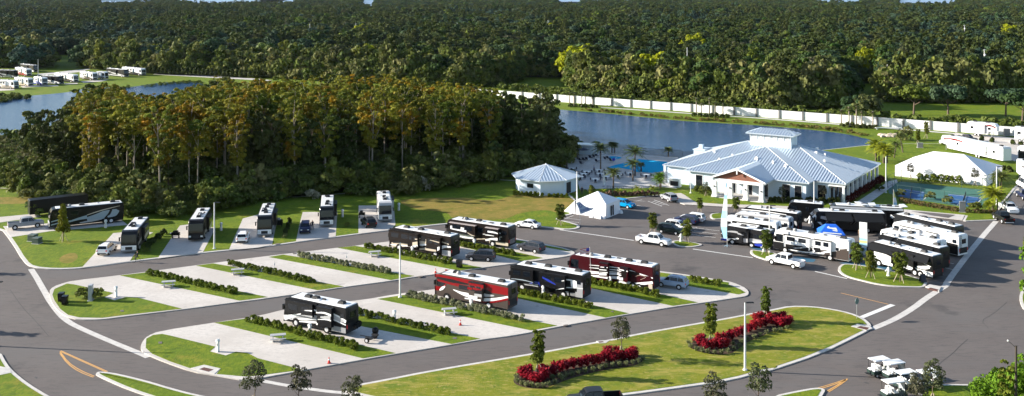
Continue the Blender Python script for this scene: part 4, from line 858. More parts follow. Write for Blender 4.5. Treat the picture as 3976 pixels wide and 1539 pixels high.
# gabled porch
m = MB(); e, zr, v0, v1, um = 4.15, 6.3, -8.6, 3.6, 20.6
for s in (-1, 1):
    u = um+s*5.9
    m.add([(u,v0,e-.1),(um,v0,zr),(um,v1,zr),(u,v1,e-.1),(u,v0,e-.3),(um,v0,zr-.2),(um,v1,zr-.2),(u,v1,e-.3)], [(0,1,2,3),(4,5,6,7),(0,1,5,4),(3,2,6,7),(0,3,7,4)])
    for k in range(19):
        v = v0+.3+k*.62
        if v < v1-.2:
            m.add([(u,v-.03,e-.1),(um,v-.03,zr),(um,v+.03,zr),(u,v+.03,e-.1),(u,v-.03,e),(um,v-.03,zr+.08),(um,v+.03,zr+.08),(u,v+.03,e)], [(4,5,6,7),(0,1,5,4),(3,2,6,7)])
m.build('porch_roof', METALR, t)
MB().add([(15.3,-8.0,4.0),(25.9,-8.0,4.0),(um,-8.0,6.0),(15.3,-7.8,4.0),(25.9,-7.8,4.0),(um,-7.8,6.0)], [(0,1,2),(3,5,4),(0,3,4,1),(1,4,5,2),(2,5,3,0)]).build('pediment', WOODB, t)
m = MB()
for s in (-1, 1):
    u = um+s*6.0; m.add([(u,-8.75,3.85),(um,-8.75,6.15),(um,-8.75,6.5),(u,-8.75,4.2),(u,-8.6,3.85),(um,-8.6,6.15),(um,-8.6,6.5),(u,-8.6,4.2)], [(0,1,2,3),(4,5,6,7),(0,1,5,4),(3,2,6,7)])
m.box(um-.12,um+.12,-8.8,-8.6,5.3,6.4).box(15.2,26.0,-8.35,-7.85,3.4,4.0).box(15.2,15.7,-7.85,-2.5,3.4,4.0).box(25.5,26.0,-7.85,-2.5,3.4,4.0).build('porch_beam', WHITE, t)
for u in (15.6, 19.0, 22.3, 25.6):
    o = MB().box(u-.48,u+.48,-8.55,-7.6,.15,3.4,top=(.1,.1)).box(u-.55,u+.55,-8.62,-7.53,.15,.6).build('column', WHITE, t)
    MB().box(u-.1,u+.1,-8.66,-8.5,2.2,2.5).build('wall_lamp', DGREY, o)
def win(par, u0, u1, v, z0, z1, axis='u', name='window', glass=None):
    g = glass or GLASS
    if axis == 'u':
        w = MB().box(u0,u1,v-.03,v+.02,z0,z1).build(name, g, par)
        m = MB().box(u0-.1,u0,v-.06,v+.02,z0-.1,z1+.1).box(u1,u1+.1,v-.06,v+.02,z0-.1,z1+.1).box(u0,u1,v-.06,v+.02,z1,z1+.1).box(u0,u1,v-.06,v+.02,z0-.1,z0)
    else:
        s = 1 if axis == 'r' else -1
        w = MB().box(min(v-s*.02,v+s*.03),max(v-s*.02,v+s*.03),u0,u1,z0,z1).build(name, g, par)
        m = MB(); a, b = min(v-s*.02,v+s*.06),max(v-s*.02,v+s*.06)
        m.box(a,b,u0-.1,u0,z0-.1,z1+.1).box(a,b,u1,u1+.1,z0-.1,z1+.1).box(a,b,u0,u1,z1,z1+.1).box(a,b,u0,u1,z0-.1,z0)
    m.build('frame', WHITE, w); return w
for u0, u1 in ((9.0,10.5),(28.0,29.6),(30.6,32.0)): win(t, u0, u1, -2.5, .3, 3.1)
for u0, u1 in ((16.6,18.0),(20.0,21.6),(23.4,25.0)): win(t, u0, u1, -2.5, .15, 3.0, name='door')
for u0 in (37.0,): pass
win(t, 34.3, 35.9, .8, .4, 3.1)
for v in (2.2,5.6,9.0,12.4,15.8,19.2,22.6): win(t, v, v+1.6, 36.6, .3, 2.9, 'r')
for v in (3,8,13,20): win(t, v, v+1.8, .8, .6, 2.8, 'l')
for k in range(9):
    v = .7+k*3.4; MB().box(39.3,39.8,v-.25,v+.25,.12,3.82,top=(.04,.04)).build('column', WHITE, t)
MB().box(36.6,39.9,.42,.82,3.2,3.8).box(39.3,39.8,.4,28.2,3.4,3.8).build('porch_beam', WHITE, t)
for u in (37.2,38.0,38.8): MB().box(u-.2,u+.2,.5,.6,.12,3.2).build('shutter', DGREY, t)
MB().box(.9,3.6,15.2,19.2,0,5.6).box(1.6,2.6,16.4,17.4,5.6,6.5,top=(.05,.05)).box(.7,3.8,15.0,19.4,5.4,5.55).build('chimney', STUC, t)
for v in (1.0, 5.0, 9.0): MB().box(-.1,.35,v-.25,v+.25,0,3.8).build('column', WHITE, t)
# octagonal bath house
ox, oy = 7.3, 219.0
t = thing('bath_house', 'small white eight sided building with a ribbed metal roof by the pool', 'building', ox, oy, 0, None, .14)
an = [R(168+45*k) for k in range(8)]; rad = 7.1
P8 = [(rad*.93*math.cos(q), rad*.93*math.sin(q)) for q in an]
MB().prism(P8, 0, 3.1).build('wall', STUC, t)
m = MB(); ev = [(7.6*math.cos(q), 7.6*math.sin(q), 3.2) for q in an]; ap = (0,0,5.5)
m.add(ev+[ap], [(k,(k+1)%8,8) for k in range(8)]); m.prism([(p[0],p[1]) for p in ev], 3.02, 3.196)
for k in range(8):
    A, B = Vector(ev[k]), Vector(ev[(k+1)%8]); mid = (A+B)/2; n = 9
    for j in range(1, n):
        p = A.lerp(B, j/n); f = 1-abs(j/n-.5)*2; q = p+(Vector(ap)-mid)*f; dv = (B-A).normalized()*.03
        m.add([p-dv,p+dv,q+dv,q-dv,p-dv+Vector((0,0,.08)),p+dv+Vector((0,0,.08)),q+dv+Vector((0,0,.08)),q-dv+Vector((0,0,.08))], [(4,5,6,7),(0,4,7,3),(1,5,6,2),(0,1,5,4)])
rf = m.build('roof', METALR, t)
m = MB()
for p in ev: cap(m, p, ap, .07)
m.ball(ap, .2); m.build('ridge_cap', WHITE, rf)
def wallface(k, f0, f1, z0, z1, mt, nm):
    A, B = Vector((*P8[k],0)), Vector((*P8[(k+1)%8],0)); d = (B-A); nrm = Vector((d.y,-d.x,0)).normalized()
    if nrm.dot(A) < 0: nrm = -nrm
    a, b = A+d*f0+nrm*.04, A+d*f1+nrm*.04
    q = [(a.x,a.y,z0),(b.x,b.y,z0),(b.x,b.y,z1),(a.x,a.y,z1)]; q += [(x-nrm.x*.06,y-nrm.y*.06,z) for x,y,z in q]
    return MB().add(q, [(0,1,2,3),(0,4,5,1),(1,5,6,2),(2,6,7,3),(3,7,4,0)]).build(nm, mt, t)
wallface(1, .35, .65, 1.4, 2.3, GLASS, 'window'); wallface(3, .2, .55, .1, 2.4, DGREY, 'door')
# ---- white marquee, frame tent, blue canopy
TENT = mat('white tent cloth', (.80,.80,.82), .7, var=.04, vs=.8, bump=.25, bs=1.2)
def marquee(name, label, x, y, rz, U, V, ze, zr, doors=(), z=.02, ridge=None):
    t = thing(name, label, 'tent', x, y, rz, None, z)
    m = MB(); d = min(U, V)/2 if ridge is None else ridge
    o = .12; c = [(-o,-o,ze),(U+o,-o,ze),(U+o,V+o,ze),(-o,V+o,ze)]
    if U > V+.1: m.add(c+[(d,V/2,zr),(U-d,V/2,zr)], [(0,1,5,4),(1,2,5),(2,3,4,5),(3,0,4)])
    else: m.add(c+[(U/2,V/2,zr)], [(0,1,4),(1,2,4),(2,3,4),(3,0,4)])
    m.build('roof', TENT, t)
    m = MB()
    # side walls hang in shallow folds
    def wall(p, q):
        n = max(6, int(math.dist(p, q)/.5)); dx, dy = (q[0]-p[0])/n, (q[1]-p[1])/n; l = math.hypot(dx, dy); nx, ny = dy/l, -dx/l; v = []
        for k in range(n+1):
            w = .05*(k % 2)
            for zz, ww in ((ze, 0), (0, w+.08)): v.append((p[0]+dx*k+nx*ww, p[1]+dy*k+ny*ww, zz))
        m.add(v, [(2*k, 2*k+1, 2*k+3, 2*k+2) for k in range(n)])
    wall((0,0),(U,0)); wall((U,0),(U,V)); wall((U,V),(0,V)); wall((0,V),(0,0)); m.build('side_wall', TENT, t)
    for (ax, a, b, z0, z1) in doors:
        mm = MB()
        if ax == 'f': mm.box(a, b, -.2, -.14, z0, z1)
        else: mm.box(U+.14, U+.2, a, b, z0, z1)
        mm.build('door', GLASS, t)
    m = MB()
    for px, py in ((0,0),(U,0),(U,V),(0,V)): m.cyl((px,py,0),(px,py,ze),.05,n=6)
    m.build('pole', ALUM, t)
    return t
RU = math.atan2(-.549,.836)
t = marquee('frame_tent', 'white peaked tent with two narrow dark doors on the car park', 17.8-6.6*.836, 192.5+6.6*.549, RU, 6.6, 5.6, 2.6, 4.3, doors=[('r',1.6,2.0,.2,2.1),('r',2.4,2.8,.2,2.1)], ridge=3.25)
MB().add([(-.12,-.14,2.6),(-.12,5.74,2.6),(-2.9,5.5,.05),(-2.9,.1,.05),(-.12,-.14,0),(-.12,5.74,0),(-1.6,2.8,1.12)], [(0,1,6),(1,2,6),(2,3,6),(3,0,6),(0,3,4),(1,5,2)]).build('sloping_wing', TENT, t)
for k, (px, py) in enumerate(((6.3,-.5),(5.7,-.9),(4.9,-.7),(3.9,-.8),(6.9,5.4))): MB().box(px-.4,px+.4,py-.3,py+.3,0,.55,top=(.12,.1)).build('ballast_bag', TENT, t)
t = marquee('marquee', 'long white marquee with blank walls beyond the sports courts', 88.5, 234.9, math.atan2(-.61,.79), 19.6, 14.6, 2.5, 5.5, ridge=6.5, doors=[('r',5,6.2,.1,2.2)])
m = MB()
for (x0, z0, dx, dz, mi) in ((4.0,3.4,1.5,.5,0),(9.2,4.6,1.2,.35,1),(11,4.4,.8,.25,0)):
    pass
CANB = mat('blue canopy cloth', (.01,.12,.62), .6, var=.1, vs=1)
cx, cy = G('K', 640, 545); cx, cy = G('Y', 3226, 948)
t = thing('canopy_tent', 'bright blue pop up canopy with a white emblem behind the ring swoosh motorhome', 'canopy tent', cx, cy, R(-10), None, .012)
m = MB(); h = 2.1; r = 1.9; zt = 3.35
m.add([(-r-.2,-r,h),(r+.2,-r,h),(r+.2,r,h),(-r-.2,r,h),(-.85,-.3,zt),(.85,-.3,zt),(.85,.3,zt),(-.85,.3,zt)], [(0,1,5,4),(1,2,6,5),(2,3,7,6),(3,0,4,7),(4,5,6,7)])
m.add([(-r-.2,-r,h),(r+.2,-r,h),(r+.2,r,h),(-r-.2,r,h),(-r-.2,-r-.03,h-.35),(r+.2,-r-.03,h-.35),(r+.2,r,h-.35),(-r-.2,r,h-.35)], [(0,1,5,4),(1,2,6,5),(2,3,7,6),(3,0,4,7)]); m.build('canopy', CANB, t)
for sx in (-1,1):
    for sy in (-1,1): MB().cyl((sx*2.0,sy*1.85,0),(sx*2.0,sy*1.85,h),.035,n=6).build('leg', GALV, t)
def txt(s, size, par, loc, rot, mt, name='lettering', ext=.004):
    cu_ = bpy.data.curves.new(name, 'FONT'); cu_.body = s; cu_.size = size; cu_.extrude = ext; cu_.align_x = 'CENTER'; cu_.align_y = 'CENTER'
    o = bpy.data.objects.new(name, cu_); o.data.materials.append(mt); col.objects.link(o); me_ = bpy.data.meshes.new_from_object(o); bpy.data.objects.remove(o); o = bpy.data.objects.new(name, me_); col.objects.link(o); o.parent = par; o.location = loc; o.rotation_euler = rot; return o
# emblem strokes on the sunny slope of the canopy and the pale band on its valance
m = MB(); nrm = Vector((0,-(zt-h),(r-.3))).normalized()
def on(u, v): # u -1..1 along, v 0..1 up the slope
    p = Vector((-r-.2,-r,h)).lerp(Vector((r+.2,-r,h)), (u+1)/2).lerp(Vector((-.85,-.3,zt)).lerp(Vector((.85,-.3,zt)), (u+1)/2), v); return p+nrm*.02
for pts in ([(-.62,.72),(-.45,.85),(-.2,.7),(.2,.68),(.62,.7),(.6,.42),(.2,.5),(-.1,.56),(-.5,.6)], [(.05,.46),(.58,.4),(.5,.28),(.1,.36)]):
    q = [on(*p) for p in pts]; m.add(q, [tuple(range(len(q)))])
q = [on(*p) for p in ((-.8,.1),(-.78,.2),(.75,.1),(.74,.0))]; m.add(q, [(0,1,2,3)])
m.build('emblem', mat('cream print', (.75,.75,.62), .6), t)
# ---- flags
PALEB = mat('pale blue print', (.35,.62,.80), .6); FLW = mat('flag cloth white', (.80,.83,.85), .65); FLB = mat('flag cloth blue', (.03,.16,.60), .6); FLY = mat('flag yellow', (.75,.68,.25), .6); FLG = mat('flag cloth grey blue', (.30,.40,.55), .65)
def feather(label, x, y, hgt, w, bands, rz=0, foot=True, square=False, group=None, lean=0):
    t = thing('feather_flag', label, 'flag', x, y, rz, group, .05)
    MB().path([(0,0,0),(0,0,hgt*.6),(lean*.3,0,hgt*.9),(lean,0,hgt)], [.035,.03,.02,.015], 6).build('pole', ALUM, t)
    n = 14; z0 = .12*hgt; mts = []; L = []; 
    m = MB()
    for k in range(n):
        f0, f1 = k/n, (k+1)/n
        def ww(f): return w if square else w*min(1, .55+f*2.2, max(.12, 1.0-1.35*max(0, f-.35)))
        a, b = z0+(hgt-z0)*f0, z0+(hgt-z0)*f1; wob = lambda f: .07*math.sin(f*9)
        mt = bands[min(len(bands)-1, int(f0*len(bands)))]
        if mt not in mts: mts.append(mt)
        m.add([(0.03,wob(f0),a),(ww(f0),wob(f0)+.05,a),(ww(f1),wob(f1)+.05,b),(0.03,wob(f1),b),(0.03,wob(f0)+.012,a),(ww(f0),wob(f0)+.062,a),(ww(f1),wob(f1)+.062,b),(0.03,wob(f1)+.012,b)], [(0,1,2,3),(7,6,5,4),(1,5,6,2)], mts.index(mt))
    s = m.build('sail', mts, t)
    if foot:
        m = MB()
        for k in range(4): m.cyl((0,0,.25),(.55*math.cos(k*1.57+.4),.55*math.sin(k*1.57+.4),.02),.03,n=5)
        m.build('cross_foot', PALEB if foot == 2 else DGREY, t)
    return t
f1 = feather('tall white and pale blue feather flag left of the grey camper van', *G('E',2052,645), 11.2/1.05, 1.15, [PALEB,PALEB,FLW,FLW,PALEB,PALEB,FLW,FLW,PALEB,FLW,FLW,PALEB], foot=2)
f1.rotation_euler = (0,0,R(145)); f1.scale = (.95,1,1)
f2 = feather('white square topped flag with blue and yellow spots beside the canopy', *G('K',975,770), 5.9, 1.05, [FLW,PALEB,FLW,PALEB,FLY,PALEB,FLW,FLW,FLW,FLW,FLW,FLW], square=True)
f2.rotation_euler = (0,0,R(148)); f2.scale = (1.15,1,1)
f3 = feather('blue white and yellow feather flag standing behind the raised roof panels', *G('K',1228,345), 5.0*1.0, .75, [FLB,FLB,PALEB,FLW,FLW,FLY,FLY,FLW])
# blown triangular banner in front of the white tent
bx, by = G('i', 452, 850)
t = thing('banner_flag', 'grey blue triangular banner with ring emblem in front of the white tent', 'flag', bx, by, 0, None, .05)
MB().cyl((0,0,0),(-.1,0,3.0),.035,n=6).path([(-.1,0,3.0),(-.75,0,4.1)],[.03,.02],6).build('pole', ALUM, t)
s = 44/(876+54+0)/6.23
def bp(px, py): return ((px-452)*s, -.05, (850-py)*s)
o = MB().add([bp(355,310),bp(440,275),bp(520,350),bp(600,400),bp(700,430),bp(795,440),bp(730,480),bp(600,530),bp(462,582),bp(420,450)], [tuple(range(10))])
o.add([(x,y+.03,z) for x,y,z in [bp(355,310),bp(440,275),bp(520,350),bp(600,400),bp(700,430),bp(795,440),bp(730,480),bp(600,530),bp(462,582),bp(420,450)]], [tuple(range(10))[::-1]])
sl_ = o.build('sail', FLG, t)
m = MB(); c0 = bp(465,370)
for k in range(16):
    a, b = 2*math.pi*k/16, 2*math.pi*(k+1)/16
    m.add([(c0[0]+.30*math.cos(a), -.075, c0[2]+.38*math.sin(a)),(c0[0]+.30*math.cos(b), -.075, c0[2]+.38*math.sin(b)),(c0[0]+.20*math.cos(b), -.075, c0[2]+.27*math.sin(b)),(c0[0]+.20*math.cos(a), -.075, c0[2]+.27*math.sin(a))], [(0,1,2,3)])
NAV = mat('navy print', (.02,.03,.30), .6)
m.build('emblem', NAV, sl_)
p = bp(565,478); txt('EWFR', .62, sl_, (p[0],-.08,p[2]), (R(90),R(-14),0), NAV)
def usflag(label, x, y, h, z, name='flag'):
    t = thing(name, label, 'flag', x, y, 0, None, z)
    MB().cyl((0,0,0),(-.25,0,h),.03,n=6).build('pole', ALUM, t)
    m = MB(); mts = [mat('flag red', (.5,.03,.05), .7), FLW, NAV]
    for k in range(7):
        for j in range(6):
            x0, x1 = -.27-j*.24, -.27-(j+1)*.24; z0 = h-.1-k*.11; dz = lambda q: -.05*abs(q)-.25*abs(q)**1.5*.3
            mi = 2 if (k < 4 and j < 2) else k % 2
            m.add([(x0,.05*math.sin(x0*5),z0+dz(x0)-.0),(x1,.05*math.sin(x1*5),z0+dz(x1)),(x1,.05*math.sin(x1*5),z0-.11+dz(x1)),(x0,.05*math.sin(x0*5),z0-.11+dz(x0))], [(0,1,2,3)], mi)
    m.build('cloth', mts, t); return t
usflag('red striped flag on a thin white pole between the black and the dark red motorhomes', *G('c',520,500), 5.2, ZP)
# ================================================================ street furniture
def lamp(label, x, y, h=7.7, hd=1, z=.02, r=.11, head=True):
    t = thing('lamp_pole', label, 'lamp pole', x, y, 0, 'lamp poles of the resort', z)
    MB().cyl((0,0,0),(0,0,h),r+.03,r-.02,10).build('pole', ALUM, t, 40)
    MB().cyl((0,0,0),(0,0,.12),.26,.26,12).build('base_plate', ALUM, t)
    if head: MB().box(min(0,hd*.15),max(0,hd*.15),-.05,.05,h-.05,h+.05).box(min(hd*.1,hd*1.0),max(hd*.1,hd*1.0),-.17,.17,h-.02,h+.09,top=(.04,.04)).build('lamp_head', DGREY, t)
    return t
lamp('white lamp pole on the planted island in the foreground', *G('Y',2893,1443), hd=1, z=.15)
lamp('white lamp pole at the tip of the lower row, head to the left', *G('Y',1553,1159), hd=-1, z=.15)
lamp('white lamp pole on the grass between the second and third north row motorhomes', *G('Y',832,970), hd=1, z=.15)
lamp('white lamp pole behind the white peaked tent', *G('Y',2240,820), hd=1)
lamp('white lamp pole between the left display group and the awnings', *G('Y',3161,866), hd=1)
lamp('lamp pole rising behind the young tree left of the ring swoosh motorhome', *G('Y',2988,984), hd=1, z=.15)
lamp('white lamp pole at the right corner of the clubhouse', *G('Y',3440,752), hd=1, z=.15)
lamp('white lamp pole behind the yellow palm at the right end of the marquee', *G('Y',3870,800), hd=1, z=.15)
lamp('lamp pole across the left lake beside the dark roofed motorhome', *G('Y',148,291), hd=1)
lamp('short slim pole in front of the left wall of the clubhouse', *G('Y',2682,753), 4.7, head=False, r=.07, z=.15)
lamp('lamp pole just outside the left edge of the photo', -63.2, 124.2, hd=1, z=.15)
PEDW = mat('pedestal white', (.74,.74,.73), .5)
def pedestal(label, x, y, z=ZP):
    t = thing('utility_pedestal', label, 'utility pedestal', x, y, R(-38), 'white utility pedestals on the pads', z)
    MB().box(-.17,.17,-.15,.15,0,1.15,top=(.02,.02)).build('post', PEDW, t)
    MB().sideloft([(-.2,1.15),(-.2,1.32),(-.1,1.48),(.1,1.48),(.2,1.32),(.2,1.15)], [(-.18,.02),(-.15,0),(.15,0),(.18,.02)]).build('hood', PEDW, t, 30)
    MB().box(-.1,.1,-.165,-.15,.7,1.0).build('socket_cover', LGREY, t)
    return t
peds = [('D',460,472,'between the hedge bushes in front of the black and silver motorhome'),('D',1206,348,'in the hedge right of the black and silver motorhome'),('B',1920,614,'on the small slab of the lower left lawn'),('B',1022,128,'on the small slab of the upper left lawn'),
        ('a',638,888,'in the silver green hedge in front of the bright red motorhome'),('a',1634,690,'in front of the black motorhome with the silver tail'),('c',783,558,'in front of the dark red motorhome'),('b',430,590,'in front of the black and beige motorhome'),
        ('b',1286,488,'in front of the black and cream motorhome'),('A',1022,470,'in front of the long black motorhome'),('A',2140,497,'beside the second north row motorhome'),('C',822,366,'on the grass right of the fourth north row motorhome'),('C',1367,302,'on the grass right of the last north row motorhome')]
for c, x, y, w in peds: pedestal('white utility pedestal '+w, *G(c, x, y))
for c, x, y, w in (('C',862,835,'in the silver green hedge of the upper row'),('C',166,908,'in the green hedge of the upper row')):
    o = MB().cyl((0,0,0),(0,0,1.9),.035,.03,6).box(-.07,.07,-.05,.05,1.2,1.5).build('marker_post', PEDW); o.location = (*G(c,x,y), .15); tag(o, 'thin white marker post '+w, 'post')
def hydrant(label, x, y, z=.15):
    t = thing('fire_hydrant', label, 'fire hydrant', x, y, 0, 'white fire hydrants', z)
    MB().lathe([(.0,0),(.26,0),(.26,.08),(.2,.1),(.19,.75),(.25,.78),(.25,.86),(.2,.9),(.16,1.08),(.05,1.16),(.0,1.16)], 14).build('barrel', PEDW, t, 40)
    MB().cyl((-.42,0,.68),(.42,0,.68),.11,.11,10).cyl((0,-.36,.62),(0,0,.62),.12,.12,10).build('outlet', PEDW, t, 40)
    MB().cyl((0,0,1.14),(0,0,1.24),.05,.05,6).build('cap_nut', PEDW, t)
    t.scale = (1.12,1.12,1.12); return t
for c, x, y, w in (('K',1180,935,'between the young trees on the long parking island'),('K',420,425,'left of the blue canopy'),('E',1605,600,'on the small island in front of the marked bays'),('J',662,718,'under the young tree beside the grey camper van')): hydrant('white fire hydrant '+w, *G(c, x, y))
TBL = mat('table concrete grey', (.38,.39,.40), .7)
def picnic(label, x, y, rz):
    t = thing('picnic_table', label, 'picnic table', x, y, rz, 'picnic tables on the empty pads', ZP)
    MB().box(-.95,.95,-.38,.38,.72,.79).build('table_top', TBL, t)
    for s in (-1, 1): MB().box(-.95,.95,s*.72-.14,s*.72+.14,.42,.48).build('bench', TBL, t)
    for s in (-1, 1):
        MB().box(s*.6-.05,s*.6+.05,-.8,.8,.34,.41).path([(s*.6,-.3,.72),(s*.6,-.5,0)],[.05,.05],4).path([(s*.6,.3,.72),(s*.6,.5,0)],[.05,.05],4).box(s*.6-.05,s*.6+.05,-.3,.3,0,.72).build('leg', TBL, t)
    return t
for c, x, y, w in (('D',180,520,'on the pad in front of the black and silver motorhome'),('D',1690,285,'beside the silver green hedge of the lower row'),('C',1135,745,'on the third pad of the upper row'),('A',2300,920,'on the second pad of the upper row'),('Z',424,724,'on the leftmost pad of the upper row')): picnic('grey picnic table '+w, *G(c, x, y), R(14))
def cone(label, x, y):
    t = thing('traffic_cone', label, 'traffic cone', x, y, 0, 'red traffic cones', ZP)
    MB().lathe([(.16,.03),(.1,.35)],12).lathe([(.075,.5),(.03,.72),(.0,.72)],12).build('cone', RED, t, 40); MB().lathe([(.1,.35),(.075,.5)],12).build('white_band', WHITE, t); MB().box(-.19,.19,-.19,.19,0,.035).build('base', RED, t)
for c, x, y, w in (('D',630,717,'on the nearest pad of the lower row'),('D',1788,380,'beside the picnic table of the lower row'),('C',1723,908,'near the kerb behind the bright red motorhome')): cone('red traffic cone with a white band '+w, *G(c, x, y))
def bin_(label, x, y, rz=0, z=.15):
    t = thing('wheelie_bin', label, 'bin', x, y, rz, None, z)
    MB().box(-.29,.29,-.34,.34,.08,1.0,top=(-.05,-.05)).build('bin_body', BLACK, t); MB().box(-.36,.36,-.42,.40,1.003,1.09,top=(.05,.05)).build('lid', BLACK, t)
    for s in (-1,1): MB().cyl((s*.24,.3,.12),(s*.32,.3,.12),.12,.12,10).build('wheel', TYRE, t)
    MB().cyl((-.25,.45,.98),(.25,.45,.98),.02,n=5).build('handle', BLACK, t)
    t.scale = (1.15,)*3; return t
bin_('black wheelie bin on the left lawn, behind its twin', *G('B',540,172), R(10)); bin_('black wheelie bin on the left lawn, nearest to the road', *G('B',572,200), R(10)); bin_('black wheelie bin on the grass strip behind the dark grey crossover', *G('a',475,296), R(-20))
def ubox(label, x, y, w, d, h, mt, z=.15, rz=R(-12), name='utility_box'):
    t = thing(name, label, 'utility box', x, y, rz, None, z)
    MB().box(-w/2,w/2,-d/2,d/2,.06,h).build('cabinet', mt, t); MB().box(-w/2-.05,w/2+.05,-d/2-.05,d/2+.05,h+.003,h+.09,top=(.05,.05)).build('lid', mt, t); MB().box(-w/2-.1,w/2+.1,-d/2-.1,d/2+.1,0,.06).build('base', KERB, t); return t
UG = mat('utility green', (.07,.10,.085), .5)
ubox('green utility box on the left lawn, the farther of two', *G('A',318,595), 1.3, 1.1, 1.05, UG); ubox('green utility box on the left lawn, the nearer of two', *G('A',360,620), 1.2, 1.1, .95, UG)
ubox('tall pale utility cabinet between dark shrubs on the left lawn', *G('B',800,160), .5, .9, 2.1, LGREY, rz=R(8))
ubox('grey monument panel in front of the sports courts', *G('K',1896,318), 1.1, .35, 2.0, MGREY)
ubox('grey cabinet on a slab on the lake bank behind the clubhouse', *G('g',915,395), 1.4, 1.0, 1.2, MGREY)
ubox('grey cabinet in front of the white wall at the right', *G('g',2300,205), 1.6, 1.0, 2.0, MGREY)
# sandwich board beside the front display motorhome
t = thing('sandwich_board', 'dark blue sandwich board behind the tail of the nearest fanned motorhome', 'sign', *G('U',975,935), R(15), None, .012)
for s in (-1, 1):
    MB().add([(-.45,s*.35,0),(.45,s*.35,0),(.42,s*.05,1.3),(-.42,s*.05,1.3),(-.45,s*.31,0),(.45,s*.31,0),(.42,s*.01,1.3),(-.42,s*.01,1.3)], [(0,1,2,3),(4,5,6,7),(0,1,5,4),(2,3,7,6),(1,2,6,5),(3,0,4,7)]).build('panel', NAVY, t)
# stop sign seen from behind
t = thing('road_sign', 'road sign seen from behind on a thin post at the tip of the planted island', 'sign', *G('L',796,322), R(35), None, .15)
MB().cyl((0,0,0),(0,0,2.7),.04,.04,6).build('post', GALV, t)
MB().cyl((0,-.06,2.3),(0,-.03,2.3),.42,.42,8).build('sign_panel', mat('sign back green', (.10,.17,.16), .5), t)
# white boundary wall with pilasters
WALLP = PL('Y 1780,346 1883,356 2048,386 2149,396 3016,462 3489.6,496.5 3666,510.5 4000,537 4500,575')
A, B = WALLP[1], WALLP[7]; A = (-18.0, 411.0); d = Vector((B[0]-A[0], B[1]-A[1])); LW = 275; d.normalize()
d = Vector((130.8+11.3, 307.8-405.0)).normalized(); A = (-22.0, 413.5)
t = thing('boundary_wall', 'long white boundary wall with regular pilasters behind the right hand lake', 'wall', A[0], A[1], math.atan2(d.y, d.x), None, 0)
MB().box(0, LW, -.12, .12, 0, 2.55).build('wall_panel', WHITEM, t); MB().box(0, LW, -.17, .17, 2.553, 2.68).build('coping', WHITEM, t)
PILM = mat('pilaster shade grey', (.13,.13,.13), .8)  # shade of the pilasters' side faces is put into this dark colour
for k in range(int(LW/7.9)+1): MB().box(k*7.9-.3,k*7.9+.3,-.4,.32,0,2.8).build('pilaster', PILM, t)
# dark fences: around the pool, around the courts
def fence(label, pts, h, mt, step=2.4, z=.15, mesh=False, name='fence', rails=2):
    p = PL(pts); t = thing(name, label, 'fence', p[0][0], p[0][1], 0, None, z)
    q = [(x-p[0][0], y-p[0][1]) for x, y in p]; m = MB()
    for k in range(len(q)-1):
        A, B = q[k], q[k+1]; L = math.dist(A, B); n = max(1, round(L/step))
        for j in range(n+(k == len(q)-2)):
            X = A[0]+(B[0]-A[0])*j/n; Y = A[1]+(B[1]-A[1])*j/n
            MB().cyl((X,Y,0),(X,Y,h),.05,.05,5).build('post', mt, t)
        for r_ in range(rails):
            zz = h-.05-(h-.2)*r_/max(1, rails-1); m.cyl((A[0],A[1],zz),(B[0],B[1],zz),.035,.035,4)
        if mesh:
            n = int(L/.35)
            for j in range(n): X = A[0]+(B[0]-A[0])*j/n; Y = A[1]+(B[1]-A[1])*j/n; m.box(X-.018,X+.018,Y-.018,Y+.018,.1,h-.1)
    m.build('rail', mt, t); return t
FM = mat('dark fence metal', (.02,.025,.03), .5); FGR = mat('green court fence', (.02,.06,.045), .6)
fence('dark metal fence between the pool deck and the lake', 'V 620,110 1000,150 1300,170 1600,190 1900,215 2077,225', 1.7, FM, 2.6, mesh=True)
fence('dark metal fence along the flower bed in front of the pool', 'V 860,790 1120,800 1420,805 1700,800', 1.4, FM, 2.6, mesh=True)
fence('green mesh fence around the sports courts', 'W -10,640 140,580 1010,668 1090,745 1000,850 830,860 600,815 100,745 -10,640', 2.6, FGR, 4.5, rails=3)
COURT = mat('court green', (.045,.15,.11), .8, var=.1, vs=.5); CBL = mat('court blue', (.02,.10,.26), .75, var=.1, vs=.5)
struct(MB().prism(PL('W 0,600 140,578 1010,668 1085,745 1000,845 830,855 110,742 0,700'), .1, .165).build('court_surface', COURT))
for q in ('W 170,655 385,690 365,785 100,738', 'W 640,710 1015,752 960,800 860,842 670,812'): struct(MB().sheet(PL(q), .17).build('court_surface', CBL))
for q in ('W 175,662 390,698', 'W 640,715 1015,757', 'W 830,735 810,765', 'W 770,800 735,835', 'W 380,770 400,750', 'W 965,800 1015,757'): ribbon(q, .16, .176, PAINTW, 'court_line')
fence('low net across the left sports court', 'W 250,672 235,760', 1.0, FM, 6, .17, name='court_net', mesh=True); fence('low net across the right sports court', 'W 830,732 800,828', 1.0, FM, 6, .17, name='court_net', mesh=True)
